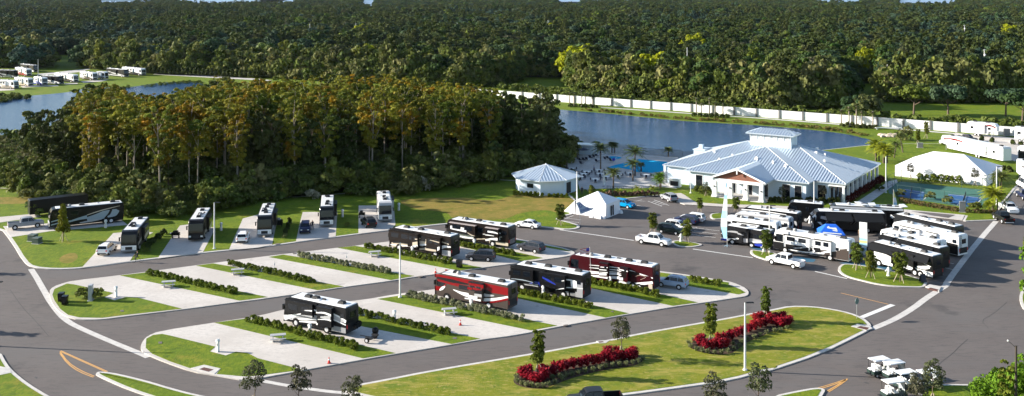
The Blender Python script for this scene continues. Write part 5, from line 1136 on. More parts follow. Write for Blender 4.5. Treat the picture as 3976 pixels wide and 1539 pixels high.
# ---- pool furniture
def lounger(label, x, y, rz):
    t = thing('sun_lounger', label, 'sun lounger', x, y, rz, 'sun loungers on the pool deck', .19)
    MB().box(-.4,1.1,-.32,.32,.3,.38).build('seat', NAVY if random.random() < .5 else WHITE, t)
    MB().add([(-.4,-.32,.3),(-.4,.32,.3),(-.85,.32,.95),(-.85,-.32,.95),(-.4,-.32,.38),(-.4,.32,.38),(-.8,.32,1.0),(-.8,-.32,1.0)], [(0,1,2,3),(4,5,6,7),(0,3,7,4),(1,2,6,5),(2,3,7,6)]).build('backrest', NAVY, t)
    for sx in (-.3,1.0):
        for sy in (-.28,.28): MB().box(sx-.03,sx+.03,sy-.03,sy+.03,0,.3).build('leg', WHITE, t)
    return t
k = 0
for c, x, y in (('V',430,290),('V',490,285),('V',545,280),('V',600,250),('V',660,235),('V',700,225),('V',700,310),('V',840,270),('V',880,262),('V',930,300),('V',450,345)):
    k += 1; lounger('sun lounger on the pale deck left of the pool, %s' % ['first from the closed parasol','second from the closed parasol','third from the closed parasol','behind the group of three','next to the palm trunk','left behind the palm trunk','in front of the palm trunk','left of the small pool','nearest to the small pool','beside the blue pool lift','alone in front of the row'][k-1], *G(c,x,y), R(60))
def rtable(label, x, y):
    t = thing('round_table', label, 'table', x, y, 0, 'white round tables by the pool', .18)
    MB().cyl((0,0,.7),(0,0,.75),.78,.78,16).build('table_top', WHITE, t); MB().cyl((0,0,0),(0,0,.7),.06,.06,6).cyl((0,0,0),(0,0,.05),.3,.3,10).build('pedestal_leg', DGREY, t)
def dchair(x, y, rz, label):
    t = thing('patio_chair', label, 'chair', x, y, rz, 'dark chairs around the pool tables', .18)
    MB().box(-.24,.24,-.24,.24,.42,.48).build('seat', NAVY, t); MB().box(-.26,-.2,-.24,.24,.48,.95).build('backrest', NAVY, t)
    for sx in (-.2,.2):
        for sy in (-.2,.2): MB().box(sx-.02,sx+.02,sy-.02,sy+.02,0,.42).build('leg', DGREY, t)
for c, x, y, w in (('V',535,505,'nearest to the bath house roof'),('V',490,545,'left of the first lamp pole'),('V',735,480,'under the left tall palm'),('V',750,540,'left of the white feather flag'),('V',840,590,'right of the white feather flag'),('V',1035,560,'behind the short palm'),('V',1235,530,'left of the middle palm'),('V',1490,560,'at the right near the bushy palm'),('V',675,630,'nearest to the flower bed'),('V',430,590,'at the edge behind the lamp pole'),('V',290,450,'behind the bath house')):
    X, Y = G(c, x, y); rtable('white round table '+w, X, Y)
    for q in (0.4, 2.6, 4.6): dchair(X+1.05*math.cos(q), Y+1.05*math.sin(q), q+math.pi, 'dark chair at the white round table '+w)
def parasol(label, x, y, mt, opened):
    t = thing('parasol', label, 'parasol', x, y, 0, None, .18)
    MB().cyl((0,0,0),(0,0,2.7),.035,.035,6).build('pole', ALUM, t)
    MB().lathe([(1.6,2.1),(.8,2.45),(.02,2.7)] if opened else [(.08,.9),(.22,1.2),(.12,2.2),(.02,2.7)], 10).build('canopy', mt, t)
parasol('closed navy parasol at the left end of the loungers', *G('V',380,320), NAVY, False); parasol('open navy parasol in front of the white pavilion', *G('V',480,235), NAVY, True)
parasol('closed white parasol among the tables', *G('V',1410,520), NAVY, False)
f4 = feather('white feather flag standing behind the flower bed by the pool', *G('V',800,700), 3.6, .5, [FLW], foot=True)
t = thing('pavilion', 'small white pavilion with a flat roof between the woods and the pool', 'building', *G('V',490,190), R(-15), None, .18)
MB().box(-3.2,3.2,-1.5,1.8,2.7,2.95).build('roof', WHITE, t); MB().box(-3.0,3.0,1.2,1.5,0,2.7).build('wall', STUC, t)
for sx in (-2.8,2.8): MB().box(sx-.12,sx+.12,-1.3,-1.05,0,2.7).build('column', WHITE, t)
t = thing('pool_lift', 'blue pool lift on a white frame between the two pools', 'pool lift', *G('V',968,318), 0, None, .19)
MB().ball((0,0,.9),.42).build('seat', PBLUE, t); MB().cyl((0,0,0),(.5,0,1.3),.05,.05,6).cyl((.5,0,1.3),(.9,0,1.2),.05,n=6).build('arm', WHITE, t)
# white outdoor unit and counter beside the clubhouse left wall
t = thing('service_cabinet', 'white service cabinet and black unit beside the bushy palm at the clubhouse', 'cabinet', *G('V',1960,700), R(-30), None, .17)
MB().box(-1.2,1.2,-.6,.6,0,1.7).build('cabinet', WHITE, t); MB().box(-1.3,1.3,-.7,.7,1.703,1.8).build('lid', WHITE, t); MB().box(-.9,.9,-.64,-.6,.3,1.3).build('grille', DGREY, t)
# ================================================================ vegetation
import numpy as np
rng = np.random.default_rng(11)
def leaves(cen, nrm, size, aspect=1.0, jit=.8):
    """one quad per centre, facing roughly along nrm"""
    n = len(cen); nn = nrm+rng.normal(0, jit, (n, 3)); nn /= np.linalg.norm(nn, axis=1)[:, None]
    a = np.cross(nn, rng.normal(0, 1, (n, 3))); a /= np.linalg.norm(a, axis=1)[:, None]+1e-9; b = np.cross(nn, a)
    s = (size*(.6+.8*rng.random(n)))[:, None]/2; a, b = a*s, b*s*aspect
    return np.stack([cen-a-b, cen+a-b*.6, cen+a*.7+b, cen-a*.8+b*.8], 1).reshape(-1, 3)
def quadmesh(name, V, mats):
    me = bpy.data.meshes.new(name); n = len(V)
    me.vertices.add(n); me.vertices.foreach_set('co', V.astype(np.float32).ravel())
    me.loops.add(n); me.loops.foreach_set('vertex_index', np.arange(n, dtype=np.int32))
    me.polygons.add(n//4); me.polygons.foreach_set('loop_start', np.arange(0, n, 4, dtype=np.int32)); me.polygons.foreach_set('loop_total', np.full(n//4, 4, dtype=np.int32))
    for m_ in (mats if isinstance(mats, list) else [mats]): me.materials.append(m_)
    me.update(); me.validate(); return me
def blobs(cs, rs, per, size, squash=.75, jit=.8):
    """leaf clumps: shells of leaves round each centre"""
    out = []
    for c, r in zip(cs, rs):
        k = max(6, int(per*(r/np.mean(rs))**2)); d = rng.normal(0, 1, (k, 3)); d /= np.linalg.norm(d, axis=1)[:, None]
        d[:, 2] = np.where(d[:, 2] < -.35, -d[:, 2], d[:, 2])
        rad = r*(.72+.33*rng.random(k))[:, None]
        out.append(leaves(np.array(c)+d*rad*np.array([1, 1, squash]), d, size, 1.0, jit))
    return np.concatenate(out)
def crown_mesh(name, mt, rx, h0, h1, nb, br, per, size, style='round', squash=.75, jit=.6):
    cs, rs = [], []
    for k in range(nb):
        t = (k+.5)/nb; ph = k*2.4+rng.random()*.8; f = rng.random()
        if style == 'round':
            z = h0+(h1-h0)*(.15+.8*f); w = rx*math.sqrt(max(.05, 1-((f-.35)/.75)**2))*(.55+.45*rng.random())
        elif style == 'tall':
            z = h0+(h1-h0)*t; w = rx*(.35+.65*math.sin(math.pi*min(1, .25+.75*(1-t))))*(.3+.6*rng.random())
        elif style == 'cone':
            z = h0+(h1-h0)*t; w = rx*(1-t)*(.5+.4*rng.random())
        else:  # flat topped
            z = h0+(h1-h0)*(.5+.5*f); w = rx*(.25+.75*rng.random())
        cs.append((w*math.cos(ph), w*math.sin(ph), z)); rs.append(br*(.7+.6*rng.random())*(1-.35*t if style in ('tall', 'cone') else 1))
    return quadmesh(name, blobs(cs, rs, per, size, squash, jit), mt)
OAKM = leaf_mat('oak leaves', [(.030,.058,.014),(.05,.08,.018),(.042,.09,.016),(.085,.11,.022),(.034,.065,.026),(.09,.135,.016),(.095,.09,.045),(.05,.088,.05),(.034,.06,.016),(.13,.165,.02),(.045,.075,.02),(.028,.05,.016)], nsc=.12, trans=.12, macro=[((.04,.075,.055), .005, .5, .62), ((.07,.082,.025), .011, .56, .70), ((.022,.04,.018), .018, .55, .66)])
CYPM = leaf_mat('cypress leaves', [(.16,.175,.022),(.20,.19,.022),(.145,.17,.024),(.24,.195,.022),(.12,.155,.024),(.21,.205,.024),(.17,.175,.024)], nsc=.25, macro=[((.28,.15,.010), .16, .52, .68), ((.07,.10,.014), .09, .52, .66)])
DKM = leaf_mat('dark wood leaves', [(.04,.06,.016),(.055,.075,.02),(.065,.08,.022),(.075,.085,.026)], nsc=.2)
YELM = leaf_mat('yellow flowering crown', [(.27,.29,.010),(.24,.26,.012)], nsc=.4)
SHRM = leaf_mat('undergrowth leaves', [(.07,.10,.022),(.13,.14,.035),(.085,.12,.022),(.19,.18,.07),(.075,.11,.025),(.17,.18,.035),(.055,.085,.024)], nsc=.5)
HEDM = leaf_mat('hedge leaves', [(.10,.135,.016),(.13,.155,.018),(.085,.12,.016)], nsc=1.2)
SILM = leaf_mat('silver green leaves', [(.24,.25,.13),(.20,.21,.12)], nsc=1.5)
YNGM = leaf_mat('young tree leaves', [(.09,.12,.018),(.12,.14,.018),(.08,.11,.018),(.14,.15,.02)], nsc=1.0)
BRTM = leaf_mat('bright leaves', [(.11,.20,.015),(.09,.17,.015)], nsc=1.0)
REDM = leaf_mat('red leaves', [(.26,.012,.022),(.20,.01,.02),(.33,.02,.025)], nsc=3, trans=.15)
PALM = leaf_mat('palm fronds', [(.075,.10,.025),(.10,.12,.03),(.06,.09,.025)], nsc=1.0, trans=.15)
PALY = leaf_mat('yellow palm fronds', [(.24,.25,.02),(.19,.23,.02)], nsc=1.0, trans=.15)
PURM = leaf_mat('grey purple leaves', [(.09,.085,.055),(.085,.10,.045)], nsc=1.5)
FGRM = leaf_mat('ornamental grass plumes', [(.14,.09,.045),(.12,.10,.035),(.16,.09,.06)], nsc=1.0)
OAKS = [crown_mesh('crown', OAKM, 5.0, 1.5, 11.0, 34, 1.9, 110, .62, jit=.4), crown_mesh('crown', OAKM, 6.2, 1.5, 10.0, 42, 1.9, 105, .64, jit=.4), crown_mesh('crown', OAKM, 4.4, 2.0, 13.0, 32, 1.7, 110, .6, jit=.4), crown_mesh('crown', OAKM, 3.6, 1.5, 14.5, 30, 1.5, 95, .58, 'tall', jit=.4), crown_mesh('crown', OAKM, 6.0, 3, 9.0, 38, 1.6, 100, .6, 'flat', jit=.4)]
CYPS = [crown_mesh('crown', CYPM, 3.2, 7.5, 18.5, 44, .85, 55, .36, 'tall', .6), crown_mesh('crown', CYPM, 3.5, 8.5, 17.8, 42, .9, 55, .38, 'round', .6), crown_mesh('crown', CYPM, 2.8, 6, 19, 46, .8, 50, .36, 'tall', .55), crown_mesh('crown', CYPM, 3.7, 9.0, 16.8, 38, .9, 55, .38, 'flat', .55)]
DKS = [crown_mesh('crown', DKM, 4.0, 3.0, 14.5, 24, 1.7, 52, .7), crown_mesh('crown', DKM, 3.4, 4.0, 16, 22, 1.5, 50, .66, 'tall')]
SHRS = [crown_mesh('shrub', SHRM, 1.7, .2, 3.2, 12, .85, 44, .42), crown_mesh('shrub', SHRM, 2.2, .2, 4.6, 16, 1.0, 44, .5), crown_mesh('shrub', SHRM, 1.4, .2, 2.3, 9, .75, 40, .4), crown_mesh('shrub', SHRM, 1.5, 1.0, 6.0, 14, .9, 40, .5, 'tall')]
def trunk_mesh(h, r, mt, limbs=5, lean=.3, spread=2.5, top=.75):
    m = MB(); pts = [(0,0,-.1),(lean*.3,.1,h*.4),(lean,.2,h*top)]; m.path(pts, [r, r*.7, r*.4], 7)
    for k in range(limbs):
        a = k*2.4+.5; z = h*top*(.55+.45*k/max(1, limbs)); b = (lean*z/(h*top), .15, z)
        m.path([b, (b[0]+spread*.6*math.cos(a), b[1]+spread*.6*math.sin(a), z+h*.13), (b[0]+spread*math.cos(a), b[1]+spread*math.sin(a), z+h*.22)], [r*.38, r*.25, r*.1], 5)
    o = m.build('trunk', mt, None, 60); me = o.data; bpy.data.objects.remove(o); return me
OTR = [trunk_mesh(8, .38, BARK, 6, .3, 3.2), trunk_mesh(9, .3, BARK, 5, -.4, 2.6)]
CTR = [trunk_mesh(16, .2, BARKP, 5, .5, 1.8, .95), trunk_mesh(17, .17, BARKP, 4, -.3, 1.6, .95), trunk_mesh(15, .22, BARK, 5, .2, 1.8, .95)]
def tree(name, label, crown, trunk, x, y, sc=1, group=None, z=0, rz=None, cat='tree'):
    t = thing(name, label, cat, x, y, rng.random()*6.28 if rz is None else rz, group, z)
    t.scale = sc if isinstance(sc, tuple) else (sc, sc, sc)
    for nm, me in (('trunk', trunk), ('crown', crown)):
        if me is None: continue
        o = bpy.data.objects.new(nm, me); col.objects.link(o); o.parent = t
    return t
def topx(x, y): return (CX+FP*x/y, HY+FP*HC/y)
def interp(tab, x):
    for k in range(len(tab)-1):
        if tab[k][0] <= x <= tab[k+1][0]: return tab[k][1]+(tab[k+1][1]-tab[k][1])*(x-tab[k][0])/(tab[k+1][0]-tab[k][0])
    return tab[0][1] if x < tab[0][0] else tab[-1][1]
# ---- the far woodland: nearest trees one by one, the rest as one mass
EDGE = [(-600,262),(0,262),(180,262),(300,258),(400,272),(560,284),(1000,299),(1500,325),(1880,338),(2030,312),(2200,330),(2250,352),(2420,374),(2700,396),(2990,418),(3255,424),(3268,336),(3425,336),(3440,396),(3700,400),(4000,398),(4700,398)]
CLR = [[(175,215),(330,215),(330,262),(175,262)],[(20,188),(82,188),(82,240),(20,240)],[(3262,322),(3420,322),(3440,430),(3262,430)],[(2020,300),(2210,308),(2210,350),(2020,350)]]
# houses among the trees
HOUSES = [(445,122,'white roofed house in the woodland above the left lake, the highest one'),(524,208,'small white house with a bright gable in the woodland above the hedge'),(652,243,'pale yellow house behind the hedge, left one'),(800,268,'white flat roofed shed right of the pale yellow house'),(1142,290,'white carport with posts above the orange cypress wood'),(1135,152,'white roof left of centre in the far woodland'),(1752,284,'brown roofed shed with a bright pole above the cypress wood'),(3815,372,'low red and white house above the right hand field'),(3632,232,'white roof among the trees at the right'),(3748,215,'white roof beside a tall utility pole at the right'),(2690,365,'pale blue roofed house behind the wall scrub'),(3560,60,'white roof far away at the upper right'),(2730,118,'bright white gable far away above the yellow tree'),(3080,52,'pale roof far away at the right of the middle'),(2470,160,'white shed half hidden left of the upper yellow tree'),(1010,262,'row of pale sheds at the foot of the woodland left of centre'),(3240,60,'small pale gable far away'),(3965,185,'white roof at the right edge of the woodland')]
def house(label, x, y, w, d, h, wall, roof, rz):
    t = thing('house', label, 'house', x, y, rz, None, 0)
    MB().box(-w/2,w/2,-d/2,d/2,0,h).build('wall', wall, t); e = .5
    MB().add([(-w/2-e,-d/2-e,h),(w/2+e,-d/2-e,h),(w/2+e,d/2+e,h),(-w/2-e,d/2+e,h),(-w/2-e,0,h+1.9),(w/2+e,0,h+1.9)], [(0,1,5,4),(2,3,4,5),(0,4,3),(1,2,5),(0,3,2,1)]).build('roof', roof, t)
    for k in (-.3,.05,.32): MB().box(k*w-.6,k*w+.6,-d/2-.04,-d/2+.02,.9,2.1).build('window', GLASS, t)
    return t
RF = [mat('far white roof', (.62,.63,.64), .6), mat('far tan wall', (.55,.48,.35), .8), mat('far brown roof', (.20,.13,.09), .8), mat('far red roof', (.40,.14,.10), .8)]
hp = []
for k, (px, py, lab) in enumerate(HOUSES):
    x, y = G('Y', px, py); big = py < 160
    rfm = RF[0]; wl = WHITEM
    if 'yellow' in lab: wl = mat('far yellow wall', (.60,.48,.22), .8)
    if 'brown' in lab: rfm = RF[2]; wl = RF[1]
    if 'red' in lab: rfm = RF[3]
    house(lab, x, y, 7.5 if not big else 15, 5.5 if not big else 10, 3.0 if not big else 6.5, wl, rfm, R((k*37) % 50-25)); hp.append((x, y, 8 if not big else 12, 20 if not big else 60))
YEL = ((2690,237,.92,'bright yellow green tree, the highest of the yellow ones'),(2250,312,1.18,'bright yellow green crown left of centre in the woodland'),(2530,366,1.2,'bright yellow green tree just above the white wall'),(3190,408,.72,'bright yellow green tree left of the right hand field'),(3362,318,.62,'small bright yellow green tree high at the right'),(2995,408,.72,'yellow green tree low behind the middle of the wall'),(3925,178,.95,'olive yellow crown at the upper right edge'),(1420,300,.8,'olive yellow tree above the cypress wood'),(1400,180,.8,'small light green tree far away left of centre'),(2142,172,.8,'small yellow green tree far away in the middle'))
YT_CLR = [(*G('Y', q[0], q[1]), 9*q[2], 9+G('Y', q[0], q[1])[1]*.02) for q in YEL]
def lowf(x, y, s=1.0): return (math.sin(x*.031*s+1.3)*math.cos(y*.027*s-.4)+math.sin(x*.013*s-y*.019*s+2.1)+.6*math.sin(x*.071*s+y*.053*s))/2.6
def forest_ok(x, y):
    if y > 520 and lowf(x*1.7+300, y*1.3) > .62: return False
    px, py = topx(x, y)
    if py > interp(EDGE, px)-2: return False
    for q in CLR:
        if inside(q, px, py): return False
    for q in FLK:
        if inside(q, x, y): return False
    for hx, hy, w, dd in hp+YT_CLR:
        if abs(x-hx*y/hy) < w*.8 and hy-dd < y < hy+w*.6: return False
    return True
pts = []
y = 300.0
while y < 3300:
    sp = 9.0 if y < 900 else (10.5 if y < 1500 else 13.5)
    half = .5035*y+40; x = -half
    while x < half:
        X, Y = x+rng.uniform(-.42,.42)*sp, y+rng.uniform(-.42,.42)*sp
        if forest_ok(X, Y): pts.append((X, Y))
        x += sp
    y += sp*.92
pts.sort(key=lambda p: p[1])
near, far_ = [], []
for p in pts:
    px, py = topx(*p)
    # keep only those that actually reach above their neighbours along the edge as single trees
    if len(near) < 105 and -60 < px < 4040 and py > interp(EDGE, px)-26: near.append(p)
    else: far_.append(p)
zones = [(600,'left of the lake lamp pole'),(1100,'behind the long dark hedge'),(1950,'above the orange cypress wood'),(2700,'behind the left half of the white wall'),(3300,'behind the middle of the white wall'),(9999,'beyond the right hand field')]
for k, (x, y) in enumerate(near):
    px, _ = topx(x, y); zn = [w for lim, w in zones if px < lim][0]; i = k % 5
    tree('broadleaf_tree', ['round dark green tree ','wide dark green tree ','high domed dark tree ','narrow dark green tree ','flat topped dark green tree '][i]+zn, OAKS[i] if k % 9 else DKS[(k//9) % 2], OTR[k % 2], x, y, float(.85+.45*rng.random()), 'front trees of the woodland')
def points_object(name, P, scs, protos, label, cat, zrot=True):
    me = bpy.data.meshes.new(name); me.vertices.add(len(P)); me.vertices.foreach_set('co', np.array([(p[0], p[1], 0.0) for p in P], dtype=np.float32).ravel()); me.update()
    at = me.attributes.new('sc', 'FLOAT_VECTOR', 'POINT'); at.data.foreach_set('vector', np.array([q if isinstance(q, tuple) else (q, q, q) for q in scs], dtype=np.float32).ravel())
    a2 = me.attributes.new('ix', 'INT', 'POINT'); a2.data.foreach_set('value', rng.integers(0, len(protos), len(P)).astype(np.int32))
    a3 = me.attributes.new('rz', 'FLOAT', 'POINT'); a3.data.foreach_set('value', (rng.random(len(P))*6.283).astype(np.float32))
    o = bpy.data.objects.new(name, me); col.objects.link(o)
    ng = bpy.data.node_groups.new(name+' scatter', 'GeometryNodeTree'); ng.interface.new_socket('Geometry', in_out='INPUT', socket_type='NodeSocketGeometry'); ng.interface.new_socket('Geometry', in_out='OUTPUT', socket_type='NodeSocketGeometry')
    N, Lk = ng.nodes, ng.links; gi = N.new('NodeGroupInput'); go = N.new('NodeGroupOutput')
    ip = N.new('GeometryNodeInstanceOnPoints'); jg = N.new('GeometryNodeJoinGeometry')
    for pr in protos[::-1]:
        oi = N.new('GeometryNodeObjectInfo'); oi.inputs['Object'].default_value = pr; oi.inputs['As Instance'].default_value = True; oi.transform_space = 'ORIGINAL'; Lk.new(oi.outputs['Geometry'], jg.inputs[0])
    def na(nm, ty):
        q = N.new('GeometryNodeInputNamedAttribute'); q.data_type = ty; q.inputs['Name'].default_value = nm; return q.outputs['Attribute']
    cx_ = N.new('ShaderNodeCombineXYZ'); Lk.new(na('rz', 'FLOAT'), cx_.inputs['Z'])
    Lk.new(gi.outputs[0], ip.inputs['Points']); Lk.new(jg.outputs[0], ip.inputs['Instance']); ip.inputs['Pick Instance'].default_value = True
    Lk.new(na('ix', 'INT'), ip.inputs['Instance Index']); Lk.new(cx_.outputs[0], ip.inputs['Rotation']); Lk.new(na('sc', 'FLOAT_VECTOR'), ip.inputs['Scale'])
    Lk.new(ip.outputs[0], go.inputs[0]); md = o.modifiers.new('scatter', 'NODES'); md.node_group = ng
    stuff(o, label, cat); return o
def first_child(me):
    return [c for c in bpy.data.objects if c.data is me][0]
protos = [first_child(m_) for m_ in OAKS+DKS]+[first_child(OAKS[0]), first_child(OAKS[1])]
points_object('woodland', far_, [(lambda q: (q, q, float(.72+.4*rng.random()+.32*lowf(p[0], p[1]))*(1 if p[1] < 1500 else .85)))(float(.8+.95*rng.random()**1.6)) for p in far_], protos, 'endless dark green woodland canopy reaching to the far lakes', 'woodland')
# single trees standing out: yellow ones, oaks on the fields
for px, py, s, lab in YEL:
    x, y = G('Y', px, py); cm = OAKS[1].copy(); cm.materials.clear(); cm.materials.append(YELM); lf = 0 if (py > interp(EDGE, px)-14) else 12/s-6.4
    t = tree('flowering_tree', lab, cm, OTR[0], x, y, (s*1.25, s*1.25, s*.85)); lf = max(lf, 4.0); t.children[1].location.z = lf; t.children[0].scale = (1, 1, 1+lf/7)
for px, py, s, lab in ((3548,448,1.05,'spreading oak on the field, left of the two big ones'),(3682,456,1.1,'largest spreading oak on the field with a forked trunk'),(3905,452,.95,'oak on the field near the right edge'),(3970,478,1.0,'brownish oak at the right edge behind the wall'),(100,268,1.2,'broad tree left of the yellow field across the left lake'),(150,262,1.25,'huge round tree beside the yellow field across the left lake'),(330,262,1.2,'dark round tree right of the yellow field across the left lake'),(600,250,1.45,'tall brown olive tree cluster above the hedge, left crown'),(680,250,1.45,'tall brown olive tree cluster above the hedge, right crown'),(3320,452,.7,'dense dark bush tree left of the field, behind the wall palms'),(3362,456,.75,'dense dark bush tree right beside its twin behind the wall palms')):
    x, y = G('Y', px, py); tree('oak_tree', lab, OAKS[4] if 'oak' in lab else OAKS[1], OTR[0], x, y, s)
# ---- cypress wood on this side of the lake
FRONT = [(-60,650),(0,660),(110,715),(330,765),(560,795),(760,800),(1000,772),(1250,742),(1450,728),(1750,702),(1950,672),(2180,640),(2225,600)]
BACK = [(-60,735),(100,745),(230,712),(262,640),(300,590),(600,548),(700,515),(1000,498),(1900,505),(1960,560),(2060,560),(2190,570),(2225,590)]
TOPY = [(-60,520),(45,515),(70,545),(100,500),(110,458),(240,440),(255,420),(285,360),(293,352),(341,348),(401,332),(440,332),(473,336),(521,372),(590,376),(642,378),(682,356),(762,336),(790,308),(923,312),(1000,318),(1120,301),(1401,303),(1521,297),(1682,328),(1883,341),(1952,365),(2052,372),(2125,380),(2181,412),(2197,525),(2225,560)]
def hmax(X, Y, px, w=0): return min(HC-(interp(TOPY, px+d)-HY)*Y/FP for d in (-w, 0, w))
wp = []; y = 205.0
while y < 325:
    x = -150
    while x < 20:
        X, Y = x+rng.uniform(-.45,.45)*6.6, y+rng.uniform(-.45,.45)*6.6; px, py = topx(X, Y)
        if -60 < px < 2225 and min(interp(BACK, px), 9e9 if px > 800 or px < 0 else interp(TOPY, px)*1.25+60) < py < interp(FRONT, px) and hmax(X, Y, px, 20) > 6: wp.append((X, Y, px, py))
        x += 6.6
    y += 5.9
wz = [(300,'at the lake end'),(700,'in the left part'),(1150,'in the middle'),(1600,'right of the middle'),(1950,'in the right part'),(9999,'near the bath house')]
for k, (X, Y, px, py) in enumerate(wp):
    row = 'in the front rank' if py > interp(FRONT, px)-60 else ('in the back rank' if py < interp(BACK, px)+60 else 'deep inside')
    zn = [w for lim, w in wz if px < lim][0]; s = float(.88+.24*rng.random())
    dark = px > 1930 or (px < 260) or rng.random() < .22
    hm = hmax(X, Y, px, 22)*(1+.10*rng.random()-.04)
    if not dark and hm < 12.5: dark = True
    s = min(s*1.02, hm/(15.2*.92) if dark else hm/18.6)
    if dark:
        tree('broadleaf_tree', 'dark green tree of the cypress wood, '+row+', '+zn, DKS[k % 2], CTR[2], X, Y, s*.92, 'trees of the cypress wood')
    else: tree('cypress_tree', 'orange green cypress with pale trunk, '+row+', '+zn, CYPS[k % 4], CTR[k % 2], X, Y, s, 'trees of the cypress wood')
print('woods', len(wp), 'near', len(near), 'far', len(far_))
# undergrowth in front of and below the wood
LOW = [(-60,720),(0,735),(60,772),(200,792),(330,802),(450,838),(560,852),(760,850),(880,820),(1000,800),(1180,772),(1300,768),(1600,764),(1800,735),(1950,705),(2120,668),(2235,640)]
up = []; y = 190.0
while y < 330:
    x = -150
    while x < 25:
        X, Y = x+rng.uniform(-.5,.5)*2.5, y+rng.uniform(-.5,.5)*2.5; px, py = topx(X, Y)
        top = interp(BACK, px)-6
        if -60 < px < 2235 and top < py < interp(LOW, px) and (py > interp(FRONT, px)-40 or rng.random() < .35): up.append((X, Y))
        x += 2.5
    y += 2.4
LTK = [crown_mesh('crown', SHRM, 4.0, 1.0, 13.5, 30, 1.7, 70, .6), crown_mesh('crown', SHRM, 3.6, 2.0, 14, 26, 1.5, 70, .55, 'tall')]
for X0 in range(80):
    px, py = rng.uniform(-50, 300), rng.uniform(560, 740)
    if py < interp(TOPY, px)+35: continue
    X, Y = G('Y', px, py); sct = min(.45, hmax(X, Y, px, 12)/17.5)
    if sct > .12: tree('broadleaf_tree', 'low rounded dark green tree in the thicket at the left edge below the lake', LTK[X0 % 2], CTR[2], X, Y, (sct*1.1, sct*1.1, sct), 'low trees of the left thicket')
y = 190.0
while y < 300:
    x = -150
    while x < -60:
        X, Y = x+rng.uniform(-.5,.5)*2.6, y+rng.uniform(-.5,.5)*2.6; px, py = topx(X, Y)
        if -60 < px < 300 and max(600, interp(TOPY, px)+80) < py < interp(LOW, px)-20: up.append((X, Y))
        x += 2.6
    y += 2.5
sh = []
for k, (px, py, lab) in enumerate(((345,790,'reddish brown bush behind the black enclosed trailer'),(145,842,'small yellow green bush in front of the black enclosed trailer'),(118,812,'dark green bush at the left end of the black enclosed trailer'),(640,830,'low olive bush in front of the undergrowth'))):
    t = tree('bush', lab, SHRS[k], None, *G('Y', px, py), .55 if k else .7, None, .15 if k else 0, cat='bush'); sh.append(t.children[0])
eu = []
for q in range(5200):
    px = rng.uniform(-80, 4060); e0 = interp(EDGE, px); py = e0-rng.uniform(-2, 20)
    if any(inside(c_, px, py) for c_ in CLR): continue
    eu.append(G('Y', px, py))
points_object('understory', eu, [(q, q, q*float(.8+.5*rng.random())) for q in (1.1+1.1*rng.random(len(eu))).tolist()], [OB for OB in sh[:1]]+sh[1:], 'bushy understory at the foot of the far woodland', 'understory')
points_object('undergrowth', up, [float(.6+.6*rng.random()) for _ in up], sh, 'tangled palmetto and shrub undergrowth along the foot of the cypress wood', 'undergrowth')
# ---- scrub strip behind the wall, lake margin reeds
def scatter_shrubs(name, label, poly, n, s0, s1, mt=SHRM, cat='scrub', per=60, z=0):
    p = PL(poly) if isinstance(poly, str) else poly; xs = [q[0] for q in p]; ys = [q[1] for q in p]; out = []; c = 0
    while c < n:
        x, y = rng.uniform(min(xs), max(xs)), rng.uniform(min(ys), max(ys))
        if not inside(p, x, y): continue
        r = rng.uniform(s0, s1); out.append(blobs([(x, y, z+r*.5)], [r], per, r*.45, .8)); c += 1
    o = bpy.data.objects.new(name, quadmesh(name, np.concatenate(out), mt)); col.objects.link(o); return stuff(o, label, cat)
scatter_shrubs('scrub', 'weedy scrub along the back of the white wall', 'Y 1900,335 2200,352 2500,385 2800,408 3200,440 3500,462 3976,478 3976,495 3500,484 3016,440 2500,405 2149,378 1950,352', 260, .7, 1.9)
scatter_shrubs('reeds', 'green reeds at the edge of the left lake', 'Y -40,370 40,372 100,378 120,386 0,402 -40,404', 60, .7, 1.4, cat='reeds')
scatter_shrubs('reeds', 'brown green reeds along the far bank of the right lake', 'Y 2230,428 2301,434 2500,452 2700,470 2900,481 3090,495 3250,512 3360,534 3380,528 3250,505 3090,489 2900,476 2700,465 2500,447 2300,429', 170, .3, .8, leaf_mat('reed', [(.13,.13,.03),(.16,.13,.04)], nsc=.5), cat='reeds', per=40)
scatter_shrubs('reeds', 'straw coloured reeds on the left lake far shore', 'Y 250,358 330,343 520,337 714,317 780,320 790,330 720,326 520,345 330,352', 90, .3, .9, cat='reeds', per=40)
